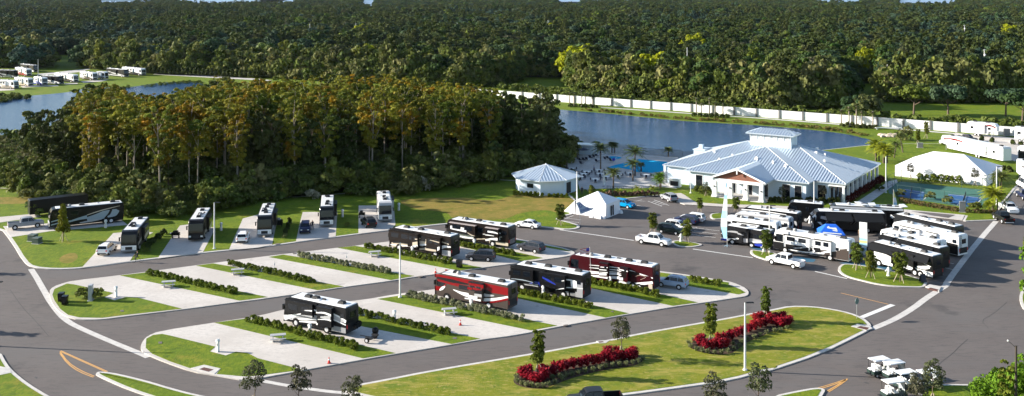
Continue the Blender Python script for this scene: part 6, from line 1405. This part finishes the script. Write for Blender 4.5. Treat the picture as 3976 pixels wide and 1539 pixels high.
# ---- tall clipped hedge row left
def hedge(label, A, B, h, w, mt, n=None, per=90, size=.24, z=.15, step=.72, name='hedge', wob=.12, squash=1.0):
    L = math.dist(A, B); n = n or max(2, int(L/step)); cs, rs = [], []
    for k in range(n):
        f = (k+.5)/n; r = w/2*(.85+.3*rng.random())
        for zz in np.arange(h*.3, h*.86, r*.9):
            cs.append(((B[0]-A[0])*f+rng.normal(0, wob), (B[1]-A[1])*f+rng.normal(0, wob), zz)); rs.append(r*(1 if zz < h*.6 else .8))
    o = bpy.data.objects.new(name, quadmesh(name, blobs(cs, rs, per, size, squash), mt)); col.objects.link(o); o.location = (A[0], A[1], z)
    return tag(o, label, 'hedge')
hedge('tall dark hedge of narrow bushes along the path across the left lake', G('Y',562,288), G('Y',1010,306), 4.2, 1.9, DKM, step=2.4, per=70, size=.6, z=0)
hd = [('green hedge on the leftmost grass strip of the upper row','A',1425,918,'B',2080,108,HEDM),('green hedge on the second grass strip of the upper row','A',2200,826,'D',490,12,HEDM),('silver green hedge on the third grass strip of the upper row','C',385,748,'C',1285,918,SILM),('green hedge in front of the black and beige motorhome','C',1045,668,'C',1880,822,HEDM),('green hedge in front of the black and cream motorhome','b',1085,460,'b',1860,602,HEDM),
      ('green hedge in front of the black and silver motorhome','B',2195,348,'D',890,598,HEDM),('green hedge behind the black and silver motorhome, with the white pedestal','D',690,245,'D',1690,470,HEDM),('silver green hedge in front of the bright red motorhome','D',1320,128,'F',55,345,SILM),('green hedge between the bright red and the silver tailed motorhome','Y',1840,1110,'F',690,236,HEDM),('green hedge in front of the dark red motorhome','Y',2130,1072,'F',1275,132,HEDM),('low green hedge beside the pale blue crossover','c',1885,485,'c',2320,562,HEDM)]
for lab, c1, x1, y1, c2, x2, y2, mt in hd: hedge(lab, G(c1,x1,y1), G(c2,x2,y2), .85, .8, mt, per=190, size=.11, step=.55, wob=.18)
hedge('clipped green hedge between the marquee and the sports courts', G('W',310,580), G('W',800,612), 1.9, 1.6, HEDM, step=1.3, size=.3)
hedge('low shrub row along the front wall of the clubhouse', G('I',-60,962), G('I',820,975), 1.1, 1.0, DKM, step=.9)
hedge('shrub bed left of the clubhouse porch', G('H',440,850), G('H',650,880), 1.7, 1.5, SHRM, step=1.2, size=.3)
hedge('dark red shrub row under the right colonnade of the clubhouse', G('I',900,960), G('I',1330,690), 1.0, 1.8, leaf_mat('dark red shrubs', [(.10,.012,.012),(.08,.02,.015)], nsc=1), step=1.0)
hedge('low shrubs along the sunny wall of the bath house', G('E',-20,150), G('E',285,172), .9, .8, HEDM, step=.8); hedge('low shrubs along the shaded wall of the bath house', G('E',300,172), G('E',520,178), .7, .8, HEDM, step=.8)
hedge('flower bed with red and green plants along the pool fence', G('V',730,850), G('V',1700,845), .9, 1.1, leaf_mat('flower bed', [(.16,.06,.05),(.12,.10,.06),(.10,.10,.04)], nsc=2.5, trans=.1), step=.9)
hedge('shrubs at the foot of the leftmost wall palms', G('Q',765,288), G('Q',1050,300), 1.3, 1.8, DKM, step=1.6, size=.4, z=0); hedge('shrubs at the foot of the middle wall palms', G('Q',1965,380), G('Q',2330,398), 1.3, 1.8, DKM, step=1.6, size=.4, z=0); hedge('shrubs at the foot of the right wall palms', G('T',700,358), G('T',1075,378), 1.3, 1.8, DKM, step=1.6, size=.4, z=0)
hedge('low bushes on the far lots beyond the black pickup', G('g',1820,270), G('g',2150,310), 1.1, 1.4, DKM, step=2.2, size=.35, z=.03); hedge('low bushes between the far lots above the white trailer nose', G('g',2330,330), G('g',2570,345), 1.0, 1.4, DKM, step=2.2, size=.35, z=.03); hedge('low bushes behind the right end of the marquee', G('g',2200,745), G('g',2400,790), 1.1, 1.3, DKM, step=1.6, size=.35, z=.03)
hedge('small dark bushes between the first two north row pads', G('A',1600,520), G('A',1400,690), 1.0, .9, DKM, step=1.6)
hedge('small dark bushes right of the third north row motorhome', G('C',320,400), G('C',262,560), .9, .7, DKM, step=1.8)
hedge('feathery pink and brown grasses in front of the sports courts', G('K',1290,215), G('K',1880,318), .8, 1.3, FGRM, step=.8, size=.16, per=140)
hedge('feathery brown grasses right of the grey monument panel', G('K',1920,320), G('K',2230,330), .7, 1.1, FGRM, step=.9, size=.16, per=120)
hedge('tall dark lake margin bushes on the bank behind the right palms', G('g',560,280), G('g',760,260), 3.0, 3.2, SHRM, step=2.2, size=.5, z=0)
for px, py, s, lab in ((3416,745,.55,'yellow green bush at the clubhouse path corner'),(3498,768,.6,'yellow green shrub behind the blue and yellow flag'),(3612,778,.6,'round yellow green shrub in front of the left sports court'),(3680,795,.6,'round yellow green shrub left of the grey monument panel'),(3785,823,.7,'green palm like shrub right of the grey monument panel'),(318,1160,.5,'dark shrub left of the tall utility cabinet'),(375,1165,.55,'dark shrub right of the tall utility cabinet'),(345,1168,.42,'light green shrub in front of the tall utility cabinet'),(1348,884,.3,'small round bush between the fourth and fifth north row pads'),(1106,928,.3,'small bush at the kerb beside the third north row pad'),(570,985,.35,'yellow green bush near the person at the upper road')):
    x, y = G('Y', px, py); t = tree('bush', lab, SHRS[2], None, x, y, s, None, .15, cat='bush')
t = tree('bush', 'large bright green bush at the lower right corner', crown_mesh('crown', BRTM, 2.6, .3, 5.2, 34, 1.0, 190, .2), None, *G('Y',3905,1640), 1.0, None, .15, cat='bush')
# ---- young staked trees
def stakes(par, r=.75, h=1.5):
    m = MB()
    for k in range(3): a = k*2.1+.4; m.cyl((r*math.cos(a), r*math.sin(a), 0), (.08*math.cos(a), .08*math.sin(a), h), .045, .045, 5)
    return m.build('support_stakes', STAKE, par)
YC = [crown_mesh('crown', YNGM, .85, 1.5, 5.0, 26, .46, 110, .15, 'tall'), crown_mesh('crown', PURM, .95, 1.7, 4.9, 28, .40, 60, .12, 'round'), crown_mesh('crown', YNGM, .95, 1.0, 3.6, 22, .5, 120, .14, 'tall'), crown_mesh('crown', leaf_mat('olive cypress leaves', [(.13,.14,.012),(.15,.15,.014)], nsc=1), .95, 1.6, 6.1, 30, .55, 70, .24, 'cone')]
YT = trunk_mesh(3.6, .07, BARK, 6, .05, .6, .95)
def young(label, px, py, kind, s, z=.15, st=True):
    x, y = G('Y', px, py); t = tree('young_tree', label, YC[kind], YT, x, y, s, 'young planted trees', z)
    if st: stakes(t)
    return t
YL = [(245,941,3,1.02,'olive conical young tree in front of the long black motorhome'),(2090,1465,0,1.02,'young tree in the nearer end of the left red bed'),(2412,1399,1,1.0,'sparse grey purple young tree in the farther end of the left red bed'),(2760,1347,0,1.02,'young tree in the left end of the right red bed'),(2973,1250,0,.88,'young tree in the right end of the right red bed'),
      (2176,877,2,1.0,'dense young tree left of the white peaked tent'),(2297,778,2,.78,'young tree behind the white peaked tent'),(2536,909,2,.95,'dense young tree at the left end of the marked bays'),(2667,943,2,1.03,'young tree beside the hydrant of the marked bays'),(2718,826,2,.72,'small young tree behind the white four wheel drive'),(2857,830,2,.8,'young tree behind the left display group'),
      (2977,994,2,1.08,'dense young tree beside the grey camper van'),(3327,1050,2,1.08,'young tree at the left of the long parking island'),(3381,1083,2,1.05,'young tree at the middle of the long parking island'),(3494,1099,2,1.17,'young tree at the right of the long parking island'),(3597,540,0,.95,'taller young tree near the white wall on the lake bank'),(3564,564,0,.85,'young tree on the lake bank left of its taller twin'),
      (3535,700,1,.75,'young tree in front of the left end of the marquee'),(3786,727,1,.82,'young tree in front of the right end of the marquee'),(3036,790,1,.66,'young tree in front of the right half of the clubhouse'),(3197,789,1,.66,'young tree near the right corner of the clubhouse'),(2740,765,1,.6,'slender young tree left of the clubhouse porch'),
      (985,1600,1,1.05,'dark young tree at the bottom edge, leftmost'),(1163,1612,1,1.0,'dark young tree at the bottom edge, second from the left'),(1370,1655,1,.98,'dark young tree at the bottom edge with only its top in view'),(2947,1625,1,1.1,'dark young tree at the bottom edge under the lamp pole'),(2775,1660,1,1.05,'dark young tree at the bottom edge left of the lamp pole'),(3623,1590,1,1.0,'dark young tree in front of the golf carts'),(3561,1625,1,.9,'dark young tree at the bottom edge left of the one by the golf carts'),(4015,1060,2,1.6,'bright young tree reaching in from the right edge')]
for px, py, kd, s, lab in YL: young(lab, px, py, kd, s)
for x, y in ((-75,130),(-89.5,156.8)): tree('young_tree', 'young tree outside the left edge of the photo', YC[0], YT, x, y, 1.05, 'young planted trees', .15)
b1 = crown_mesh('crown', BRTM, 1.3, 1.2, 4.6, 14, .6, 50, .26, 'round')
tree('young_tree', 'bright green tree leaning in at the right edge by the long shadows', b1, YT, *G('Y',4010,1120), 1.25, 'young planted trees', .15)
tree('young_tree', 'low bright green tree at the right edge below the long shadows', b1, YT, *G('Y',4000,1180), .8, 'young planted trees', .15)
t = tree('tall_tree', 'tall tree with a dark peeling trunk at the lower right edge', crown_mesh('crown', BRTM, 2.2, 4.0, 7.6, 12, .7, 60, .3), None, *G('Y',4020,1680), 1.0, None, .15)
tr = thing('bare_trunk', 'upright trunk, dark above and pale below, at the lower right edge', 'tree trunk', *G('Y',3942,1720), 0, None, .15)
MB().path([(0,0,0),(.05,0,3.0)], [.16,.14], 9).build('lower_trunk', BARKP, tr, 60); MB().path([(.05,0,3.0),(.08,0,9.2)], [.14,.10], 9).path([(.08,0,9.0),(-.6,.1,9.6)], [.03,.02]).build('upper_trunk', mat('dark bark', (.05,.04,.03), .9), tr, 60)
MB().ball((-.65,.1,9.65), .09).build('white_knob', WHITE, tr)
o = bpy.data.objects.new('side_twigs', crown_mesh('side_twigs', YNGM, .9, 4.2, 7.6, 12, .4, 40, .22, 'tall')); col.objects.link(o); o.parent = tr; o.location = (-.9,0,0)
# ---- red cordyline beds
MULP = []
def bed(q): struct(MB().sheet(smooth(PL(q), it=1), .158).build('mulch_bed', MULCH))
bed('F -20,880 0,840 60,790 200,780 350,745 550,720 700,690 850,640 1000,620 1120,650 1142,690 1050,745 820,772 560,830 350,905 250,945 120,940 20,915')
bed('F 1515,560 1560,530 1650,500 1800,480 1950,450 2050,400 2150,330 2271,290 L 60,300 150,350 165,385 100,425 0,450 F 2200,470 2060,520 1975,590 1900,635 1780,645 1640,620 1560,590')
def blades(n, h, w, spread, mt, name):
    V = []
    for k in range(n):
        a = rng.random()*6.283; rr = rng.random()*.18*spread; x, y = rr*math.cos(a), rr*math.sin(a); z0 = rng.random()*h*.6; a2 = rng.random()*6.283
        L = h*(.35+.25*rng.random()); dx, dy = math.cos(a2), math.sin(a2); o_ = spread*(.5+.5*rng.random())*.5
        p0 = (x, y, z0); p1 = (x+dx*o_*.6, y+dy*o_*.6, z0+L*.75); p2 = (x+dx*o_, y+dy*o_, z0+L*.8-o_*.2); nx, ny = -dy*w/2, dx*w/2
        V += [(p0[0]-nx*.5,p0[1]-ny*.5,p0[2]),(p0[0]+nx*.5,p0[1]+ny*.5,p0[2]),(p1[0]+nx,p1[1]+ny,p1[2]),(p1[0]-nx,p1[1]-ny,p1[2])]
        V += [(p1[0]-nx,p1[1]-ny,p1[2]),(p1[0]+nx,p1[1]+ny,p1[2]),(p2[0]+nx*.2,p2[1]+ny*.2,p2[2]),(p2[0]-nx*.2,p2[1]-ny*.2,p2[2])]
    return quadmesh(name, np.array(V), mt)
RP = [blades(150, 1.1, .17, 1.25, REDM, 'leaves') for _ in range(3)]; GP_ = [blades(60, .5, .08, .7, leaf_mat('border tuft leaves', [(.15,.175,.07),(.19,.20,.09)], nsc=2), 'leaves') for _ in range(2)]
r1 = [(70,850),(115,868),(165,888),(215,895),(255,865),(285,832),(340,825),(355,790),(405,795),(455,775),(515,762),(575,752),(632,742),(690,732),(742,722),(780,700),(832,702),(862,708),(905,690),(960,692),(1012,684),(1052,682),(120,820),(240,815),(820,665),(900,655),(1040,650)]
r2 = [(1625,562),(1682,592),(1645,535),(1742,592),(1802,592),(1862,572),(1795,535),(1852,522),(1905,512),(1962,482),(2012,472),(2062,442),(2112,422),(2162,402),(2122,352),(2205,392),(2255,372),(2165,335),(2235,335),(2310,392),(2350,400),(2390,392),(2420,375),(2300,345),(2360,350)]
for bi, (rr, bn) in enumerate(((r1,'left'),(r2,'right'))):
    for k, (x, y) in enumerate(rr):
        X, Y = G('F', x, y); o = bpy.data.objects.new('red_plant', RP[k % 3]); col.objects.link(o); o.location = (X, Y, .16); o.rotation_euler = (0, 0, k*1.3); o.scale = (1.05,)*3 if k % 4 else (1.2,)*3
        tag(o, 'dark red leafy plant in the %s red bed' % bn, 'red plant', 'dark red leafy plants in the %s red bed' % bn)
g1 = [(10,860),(20,895),(60,915),(100,925),(150,930),(200,935),(250,935),(300,925),(350,905),(330,860),(400,850),(450,840),(500,830),(560,815),(620,800),(690,790),(750,775),(800,760),(860,750),(920,745),(980,740),(1040,730),(1090,715),(1125,695),(30,820),(420,870)]
g2 = [(1530,555),(1550,585),(1600,610),(1650,622),(1700,632),(1760,638),(1820,638),(1880,628),(1930,605),(1975,580),(2000,545),(2050,520),(2110,500),(2160,480),(2220,460),(2290,445),(2340,440),(2400,420),(1570,530),(1920,560)]
for gg, bn in ((g1,'left'),(g2,'right')):
    for k, (x, y) in enumerate(gg):
        X, Y = G('F', x, y); o = bpy.data.objects.new('border_plant', GP_[k % 2]); col.objects.link(o); o.location = (X, Y, .16); o.rotation_euler = (0, 0, k*1.7); o.scale = (1.15,)*3
        tag(o, 'pale grey green tuft edging the %s red bed' % bn, 'border plant', 'pale grey green tufts edging the %s red bed' % bn)
# ---- palms
def frond(V, base, az, L, droop, w, up=.9, seg=6, leaf=9):
    """a midrib with narrow leaflets hanging off both sides"""
    pts = []
    for k in range(seg+1):
        f = k/seg; r = L*f*math.cos(up*(1-f*.4)); z = L*(math.sin(up)*f-droop*f*f)
        pts.append(np.array([base[0]+math.cos(az)*r, base[1]+math.sin(az)*r, base[2]+z]))
    side = np.array([-math.sin(az), math.cos(az), 0])
    for k in range(leaf):
        f = .12+.88*k/(leaf-1); i = min(seg-1, int(f*seg)); t_ = f*seg-i; p = pts[i]*(1-t_)+pts[i+1]*t_; d = pts[i+1]-pts[i]; d = d/np.linalg.norm(d)
        ww = w*math.sin(math.pi*min(1, .15+f*.85))**.6+.03; g = L/leaf*.42
        for s in (-1, 1):
            tip = p+side*s*ww+d*ww*.7-np.array([0,0,ww*.35]); V += [p-d*g, p+d*g, tip+d*g*.3, tip-d*g*.3]
def palm_mesh(n, L, droop, w, h, mt, up0=-.1, up1=1.3):
    V = []
    for k in range(n):
        az = k*2.399; f = k/(n-1); up = up1-(up1-up0)*f
        frond(V, (0,0,h), az, L*(.85+.3*rng.random()), droop*(.6+.6*rng.random()), w, up)
    return quadmesh('fronds', np.array(V), mt)
def palm(label, px, py, h, L=2.6, n=26, w=.5, mt=PALM, r=.16, droop=.5, group=None, z=.15, lean=0, multi=1, cfr='Y', trunk=BARK):
    x, y = G(cfr, px, py); t = thing('palm_tree', label, 'palm tree', x, y, rng.random()*6, group, z)
    for q in range(multi):
        ox_ = .35*q*math.cos(q*2.2); oy_ = .35*q*math.sin(q*2.2); hh = h*(1-.14*q)
        m = MB(); m.path([(ox_,oy_,0),(ox_+lean*.4,oy_,hh*.5),(ox_+lean,oy_,hh)], [r*1.2,r,r*.9], 8).ball((ox_+lean,oy_,hh), r*1.7, sz=1.6); m.build('trunk', trunk, t, 60)
        o = bpy.data.objects.new('fronds', palm_mesh(n, L, droop, w, hh, mt)); col.objects.link(o); o.parent = t; o.location = (ox_+lean, oy_, 0)
    return t
for c, x, y, h, L, lab in (('V',757,440,5.2,2.7,'tall date palm left of the blue pool'),('V',1312,525,5.4,3.1,'tallest date palm at the front edge of the pool'),('V',1277,605,3.8,2.2,'middle date palm in front of the tallest one'),('V',963,725,3.4,2.2,'short date palm behind the flower bed'),('V',1410,458,1.7,1.0,'small palm in front of the pool beside the middle date palm'),('V',212,420,2.6,2.2,'date palm behind the roof of the bath house'),('V',980,165,2.2,1.4,'palm at the lake fence behind the small pool'),('V',680,160,2.4,1.5,'palm next to the white pavilion'),('V',1850,215,1.9,1.3,'small palm at the lake fence near the clubhouse'),('V',940,160,2.4,1.4,'left palm of the pair at the lake fence')):
    palm(lab, x, y, h, L, cfr=c, z=.18, mt=PALM, up0=-.1) if False else palm(lab, x, y, h, L, cfr=c, z=.18)
palm('bushy many stemmed green palm left of the clubhouse wall', 1710, 715, 2.7, 1.5, 20, .35, mt=PALY if False else BRTM, r=.07, multi=4, cfr='V')
for x, y, lab in ((790,835,'leftmost'),(1040,828,'second'),(1345,780,'third'),(1590,775,'rightmost')): palm('small yellow green palm in the flower bed, %s of four' % lab, x, y, .8, 1.0, 14, .25, mt=PALY, r=.06, cfr='V')
palm('yellow fronded palm with several leaning trunks at the right end of the sports courts', 1130, 880, 3.3, 2.7, 22, .5, mt=PALY, r=.11, multi=3, lean=.3, cfr='W'); palm('green palm behind the yellow fronded one', 1215, 700, 3.6, 2.4, 20, .5, mt=PALM, r=.12, multi=2, cfr='W')
palm('short yellow palm with a bamboo like stem between the courts and the road', 1090, 900, 1.4, 1.5, 16, .4, mt=PALY, cfr='W', multi=2, r=.08)
palm('yellow green palm on the lake bank behind the clubhouse, left one', 1062, 690, 4.2, 2.8, 26, .6, mt=PALY, cfr='T', multi=3); palm('yellow green palm on the lake bank behind the clubhouse, right one', 1140, 712, 3.8, 2.7, 26, .6, mt=PALY, cfr='T', multi=3)
palm('olive palm tree leaning over the lake behind the clubhouse', 1320, 610, 4.2, 2.2, 20, .5, mt=PALM, cfr='T', lean=.8); palm('olive palm between the lake and its leaning twin', 1235, 665, 3.4, 2.0, 20, .5, mt=PALM, cfr='T', lean=.6)
GW = 'cabbage palms in front of the white wall'
SM = palm_mesh(24, 1.3, .5, .5, 0, PALM)
for c, x, y, h, lab in (('Q',778,272,4.2,'first cabbage palm of the left group'),('Q',820,275,4.4,'second cabbage palm of the left group'),('Q',893,278,5.3,'tallest cabbage palm of the left group'),('Q',930,292,4.6,'fourth cabbage palm of the left group'),('Q',1003,292,3.9,'shortest cabbage palm of the left group'),
                        ('Q',2003,362,5.2,'first cabbage palm of the middle group'),('Q',2052,366,3.6,'short leaning cabbage palm of the middle group'),('Q',2128,368,5.4,'tallest cabbage palm of the middle group'),('Q',2186,374,3.9,'fourth cabbage palm of the middle group'),('Q',2262,378,4.0,'fifth cabbage palm of the middle group'),
                        ('T',724,335,4.2,'first cabbage palm of the right group'),('T',797,345,5.4,'second cabbage palm of the right group'),('T',872,352,6.0,'tallest cabbage palm of the right group'),('T',922,358,4.4,'fourth cabbage palm of the right group'),('T',1028,365,4.6,'fifth cabbage palm of the right group')):
    X, Y = G(c, x, y); t = thing('palm_tree', lab+' in front of the white wall', 'palm tree', X, Y, rng.random()*6, GW, 0)
    MB().path([(0,0,0),(.1,0,h*.5),(0,0,h)], [.26,.2,.18], 7).ball((0,0,h+.1), .45).build('trunk', BARKP, t, 60)
    o = bpy.data.objects.new('fronds', SM); col.objects.link(o); o.parent = t; o.location = (0,0,h); o.scale = (1.1,)*3
# rocks at the lake end
for k in range(16):
    f = k/15; X, Y = G('g', 290+f*300, 205+rng.uniform(-22,14)+f*4); m = MB().ball((0,0,.2), .7+.3*rng.random(), 0, .7, 6); o = m.build('rock', mat('pale rock', (.50,.42,.33), .9, var=.2, vs=1)); o.location = (X, Y, 0); o.rotation_euler = (0,0,k); o.scale = (1.2,.9,.9); tag(o, 'pale boulder in the riprap at the right end of the lake', 'boulder', 'riprap boulders at the lake end')
o = MB().box(-4,4,-.5,.5,.4,.6).box(-3.6,-3.2,-.4,.4,0,.4).box(3.2,3.6,-.4,.4,0,.4).build('stone_bench', WHITEM); o.location = (*G('T',1180,382), 0); o.rotation_euler = (0,0,R(-5)); tag(o, 'low white bench on the lake bank right of the wall palms', 'bench')

# utility poles rising over the woodland
for k, (px, top, lab) in enumerate(((1382,90,'over the far woodland left of the middle'),(1775,90,'over the far woodland in the middle'),(2128,78,'over the far woodland left of the upper yellow tree'),(1792,278,'behind the orange cypress wood'),(3748,47,'at the upper right, the farthest one'),(3745,98,'at the upper right, below the farthest one'),(3822,192,'at the right above the field'),(3785,303,'at the right, nearest to the field'),(1203,92,'far left of the middle with a palm like top'),(511,76,'above the big brown olive trees'),(1043,222,'at the foot of the woodland above the cypress wood'),(2668,185,'under the highest yellow tree'),(3445,248,'under the small yellow green tree'))):
    yb = min((top+54*15/HC)/(1-15/HC), interp(EDGE, px)-20); hh = (yb-top)*HC/(yb-HY); x, y = G('Y', px, yb)
    t = thing('utility_pole', 'pale utility pole '+lab, 'utility pole', x, y, R(k*9), 'utility poles over the woodland', 0)
    MB().cyl((0,0,0),(0,0,hh),.2,.14,7).build('pole', ALUM, t)
    if k in (4,5,6,7): MB().box(-1.8,1.8,-.12,.12,hh-.4,hh-.15).build('crossarm', ALUM, t); MB().ball((-.4,-.3,hh-2.6),.55).build('transformer', WHITE, t)

PALM2 = leaf_mat('pale blossom', [(.42,.38,.30),(.34,.32,.22)], nsc=1.5); PNK = leaf_mat('pinkish bush leaves', [(.30,.13,.08),(.26,.12,.07)], nsc=1.5)
for px, py, s_, mt_, lab in ((1078,765,.9,PALM2,'pale flowering bush in the undergrowth, left of the other two'),(1215,775,.7,PALM2,'pale flowering bush above the fourth north row motorhome'),(1655,742,1.0,PALM2,'grey pale bush at the right end of the undergrowth'),(352,792,.8,PNK,'pinkish brown bush at the right end of the black enclosed trailer')):
    me_ = SHRS[0].copy(); me_.materials.clear(); me_.materials.append(mt_); tree('bush', lab, me_, None, *G('Y', px, py), s_, None, .02, cat='bush')
# ================================================================ people
SKIN = mat('skin', (.42,.24,.16), .6); HAIR = mat('dark hair', (.03,.02,.015), .7)
def person(label, x, y, rz, shirt, trousers, pose='stand', z=.012):
    """one continuous skinned body; materials by region"""
    V = [(0,0,.96),(0,0,1.18),(0,0,1.40),(0,0,1.50),(0,.0,1.62),(0,.01,1.74)]; E = [(0,1),(1,2),(2,3),(3,4),(4,5)]; Rr = [(.15,.11),(.14,.10),(.16,.11),(.055,.055),(.095,.10),(.08,.09)]
    def add(p, r, par): V.append(p); Rr.append(r); E.append((par, len(V)-1)); return len(V)-1
    st = {'stand': .0, 'walk': .22, 'ride': .25}[pose]
    for s in (-1, 1):
        sh_ = add((s*.19,0,1.40), (.06,.06), 2)
        if pose == 'ride': el = add((s*.24,.22,1.22), (.045,.045), sh_); wr = add((s*.24,.46,1.12), (.032,.032), el)
        else: el = add((s*.26,-.04+s*st*.3,1.13), (.045,.045), sh_); wr = add((s*.27,.06+s*st*.5,.90), (.032,.032), el)
        wx, wy_, wz_ = V[wr]; pm = add((wx,wy_+.04,wz_-.06), (.03,.04), wr)
        for k in range(4): f1 = add((wx+(k-1.5)*.018,wy_+.07,wz_-.12-.006*(k % 3)), (.009,.009), pm); add((wx+(k-1.5)*.018,wy_+.08,wz_-.16-.008*(k % 2)), (.008,.008), f1)
        add((wx-s*.045,wy_+.08,wz_-.08), (.010,.010), pm)
        hp_ = add((s*.10,0,.90), (.10,.10), 0)
        if pose == 'ride': kn = add((s*.11,.34,.72+s*.12), (.065,.065), hp_); an_ = add((s*.11,.18,.35+s*.15), (.042,.042), kn)
        else: kn = add((s*.11,.05+s*st*.6,.50), (.065,.065), hp_); an_ = add((s*.12,-.03+s*st,.09), (.042,.042), kn)
        ax, ay, az_ = V[an_]; add((ax,ay+.17,az_-.05), (.042,.03), an_)
    me = bpy.data.meshes.new('person'); me.from_pydata(V, E, []); o = bpy.data.objects.new('person', me); col.objects.link(o)
    sk = o.modifiers.new('skin', 'SKIN'); 
    if not me.skin_vertices: 
        bpy.context.view_layer.objects.active = o; bpy.ops.object.select_all(action='DESELECT') if False else None
    for k, r in enumerate(Rr): me.skin_vertices[0].data[k].radius = r
    me.skin_vertices[0].data[0].use_root = True
    sb = o.modifiers.new('sub', 'SUBSURF'); sb.levels = 1; sb.render_levels = 1
    dg = bpy.context.evaluated_depsgraph_get(); ev_ = o.evaluated_get(dg); nm = bpy.data.meshes.new_from_object(ev_)
    o.modifiers.clear(); o.data = nm; nm.materials.clear()
    for m_ in (shirt, trousers, SKIN, HAIR, BLACK): nm.materials.append(m_)
    for p in nm.polygons:
        c = p.center
        if c.z > 1.72 or (c.z > 1.60 and c.y < -.02): i = 3
        elif c.z > 1.46: i = 2
        elif abs(c.x) > .2 and c.z < 1.16: i = 2
        elif c.z > .95: i = 0
        elif c.z > .14 + (.2 if pose == 'ride' else 0): i = 1
        else: i = 4
        p.material_index = i; p.use_smooth = True
    o.location = (x, y, z); o.rotation_euler = (0, 0, rz); tag(o, label, 'person')
    # face: nose, eyes and ears are small pieces of their own
    MB().ball((0,.115,1.655), .018).build('nose', SKIN, o); MB().ball((-.035,.10,1.68), .012).ball((.035,.10,1.68), .012).build('eyes', BLACK, o); MB().ball((-.1,.01,1.66), .025).ball((.1,.01,1.66), .025).build('ears', SKIN, o); MB().box(-.025,.025,.098,.108,1.60,1.61).build('mouth', RED, o)
    return o
DKC = mat('dark cloth', (.02,.022,.03), .9); TANC = mat('tan cloth', (.45,.38,.28), .9); BLC = mat('blue cloth', (.05,.10,.25), .9)
px, py = G('A',1330,798)
person('person in dark clothes riding a bicycle at the kerb of the upper road', px, py, R(100), DKC, DKC, 'ride', z=.12)
t = thing('bicycle', 'dark bicycle ridden by the person at the kerb of the upper road', 'bicycle', px, py, R(100), None, .012)
for yy in (.55, -.55):
    m = MB()
    for k in range(16):
        a, b = 2*math.pi*k/16, 2*math.pi*(k+1)/16; m.cyl((0,yy+.33*math.cos(a),.34+.33*math.sin(a)), (0,yy+.33*math.cos(b),.34+.33*math.sin(b)), .02, n=4, caps=False)
    m.build('wheel', TYRE, t)
MB().path([(0,-.55,.34),(0,-.15,.85),(0,.42,.85),(0,.0,.34),(0,-.15,.85)], [.018]*5, 5).path([(0,.55,.34),(0,.42,.95)], [.018]*2, 5).build('frame', DG, t); MB().cyl((-.25,.42,1.0),(.25,.42,1.0),.015,n=5).build('handlebar', DG, t); MB().box(-.07,.07,-.3,-.05,.87,.93).build('saddle', BLACK, t)
person('person in dark clothes standing beside the dark blue car of the north row', *G('C',532,488), R(200), DKC, DKC, 'stand', z=ZP)
person('person in tan clothes standing left of the square topped flag', *G('U',262,425), R(160), TANC, TANC, 'stand')
person('person standing in the shade behind the raised tents of the bath house', *G('V',455,830), R(180), DKC, DKC, 'stand', z=.18)
person('person in dark clothes at the far shore of the lake pool edge', *G('V',650,470), R(90), BLC, DKC, 'walk', z=.18)
# ================================================================ light, air, camera
AZ = (-.9925, .122)        # towards the sun, over the ground
el = R(SUNEL); sv = Vector((AZ[0]*math.cos(el), AZ[1]*math.cos(el), math.sin(el)))
ld = bpy.data.lights.new('sun', 'SUN'); ld.energy = 5.0; ld.angle = R(.5); ld.color = (1, .93, .82)
lo = bpy.data.objects.new('sun', ld); col.objects.link(lo); lo.rotation_euler = (-sv).to_track_quat('-Z', 'Y').to_euler()
w = bpy.data.worlds.new('World'); bpy.context.scene.world = w; w.use_nodes = True
nt = w.node_tree; bg = nt.nodes['Background']; sk = nt.nodes.new('ShaderNodeTexSky'); sk.sky_type = 'NISHITA'; sk.sun_disc = False
sk.sun_elevation = el; sk.sun_rotation = math.atan2(AZ[0], AZ[1]); sk.air_density = 1.0; sk.dust_density = .6; sk.ozone_density = 1.5
nt.links.new(sk.outputs['Color'], bg.inputs['Color']); bg.inputs['Strength'].default_value = .09
hm_, hnt, hb = newmat('haze air'); hnt.nodes.remove(hb); hv = hnt.nodes.new('ShaderNodeVolumePrincipled'); hv.inputs['Density'].default_value = .000012; hv.inputs['Color'].default_value = (.72,.86,1,1); hv.inputs['Anisotropy'].default_value = .2
hnt.links.new(hv.outputs['Volume'], hnt.nodes['Material Output'].inputs['Volume'])
stuff(MB().box(-2600,2600,-300,9500,-1,47).build('haze', hm_), 'thin blue air between the camera and the far lakes', 'haze')
cd = bpy.data.cameras.new('camera'); co = bpy.data.objects.new('camera', cd); col.objects.link(co)
co.location = (0, 0, HC); co.rotation_euler = (R(90), 0, 0); cd.sensor_width = 36; cd.lens = FP/3976*36
cd.shift_y = -(769.5-HY)/3976; cd.clip_end = 20000; cd.clip_start = 1
sc = bpy.context.scene; sc.camera = co
sc.view_settings.view_transform = 'Standard'; sc.view_settings.look = 'None'; sc.view_settings.gamma = 1; sc.view_settings.exposure = EXPO
sc.cycles.max_bounces = 6; sc.cycles.diffuse_bounces = 2; sc.cycles.transparent_max_bounces = 4; sc.cycles.use_adaptive_sampling = True; sc.cycles.adaptive_threshold = .02; sc.cycles.use_denoising = True
sc.cycles.glossy_bounces = 2; sc.cycles.caustics_reflective = False; sc.cycles.caustics_refractive = False
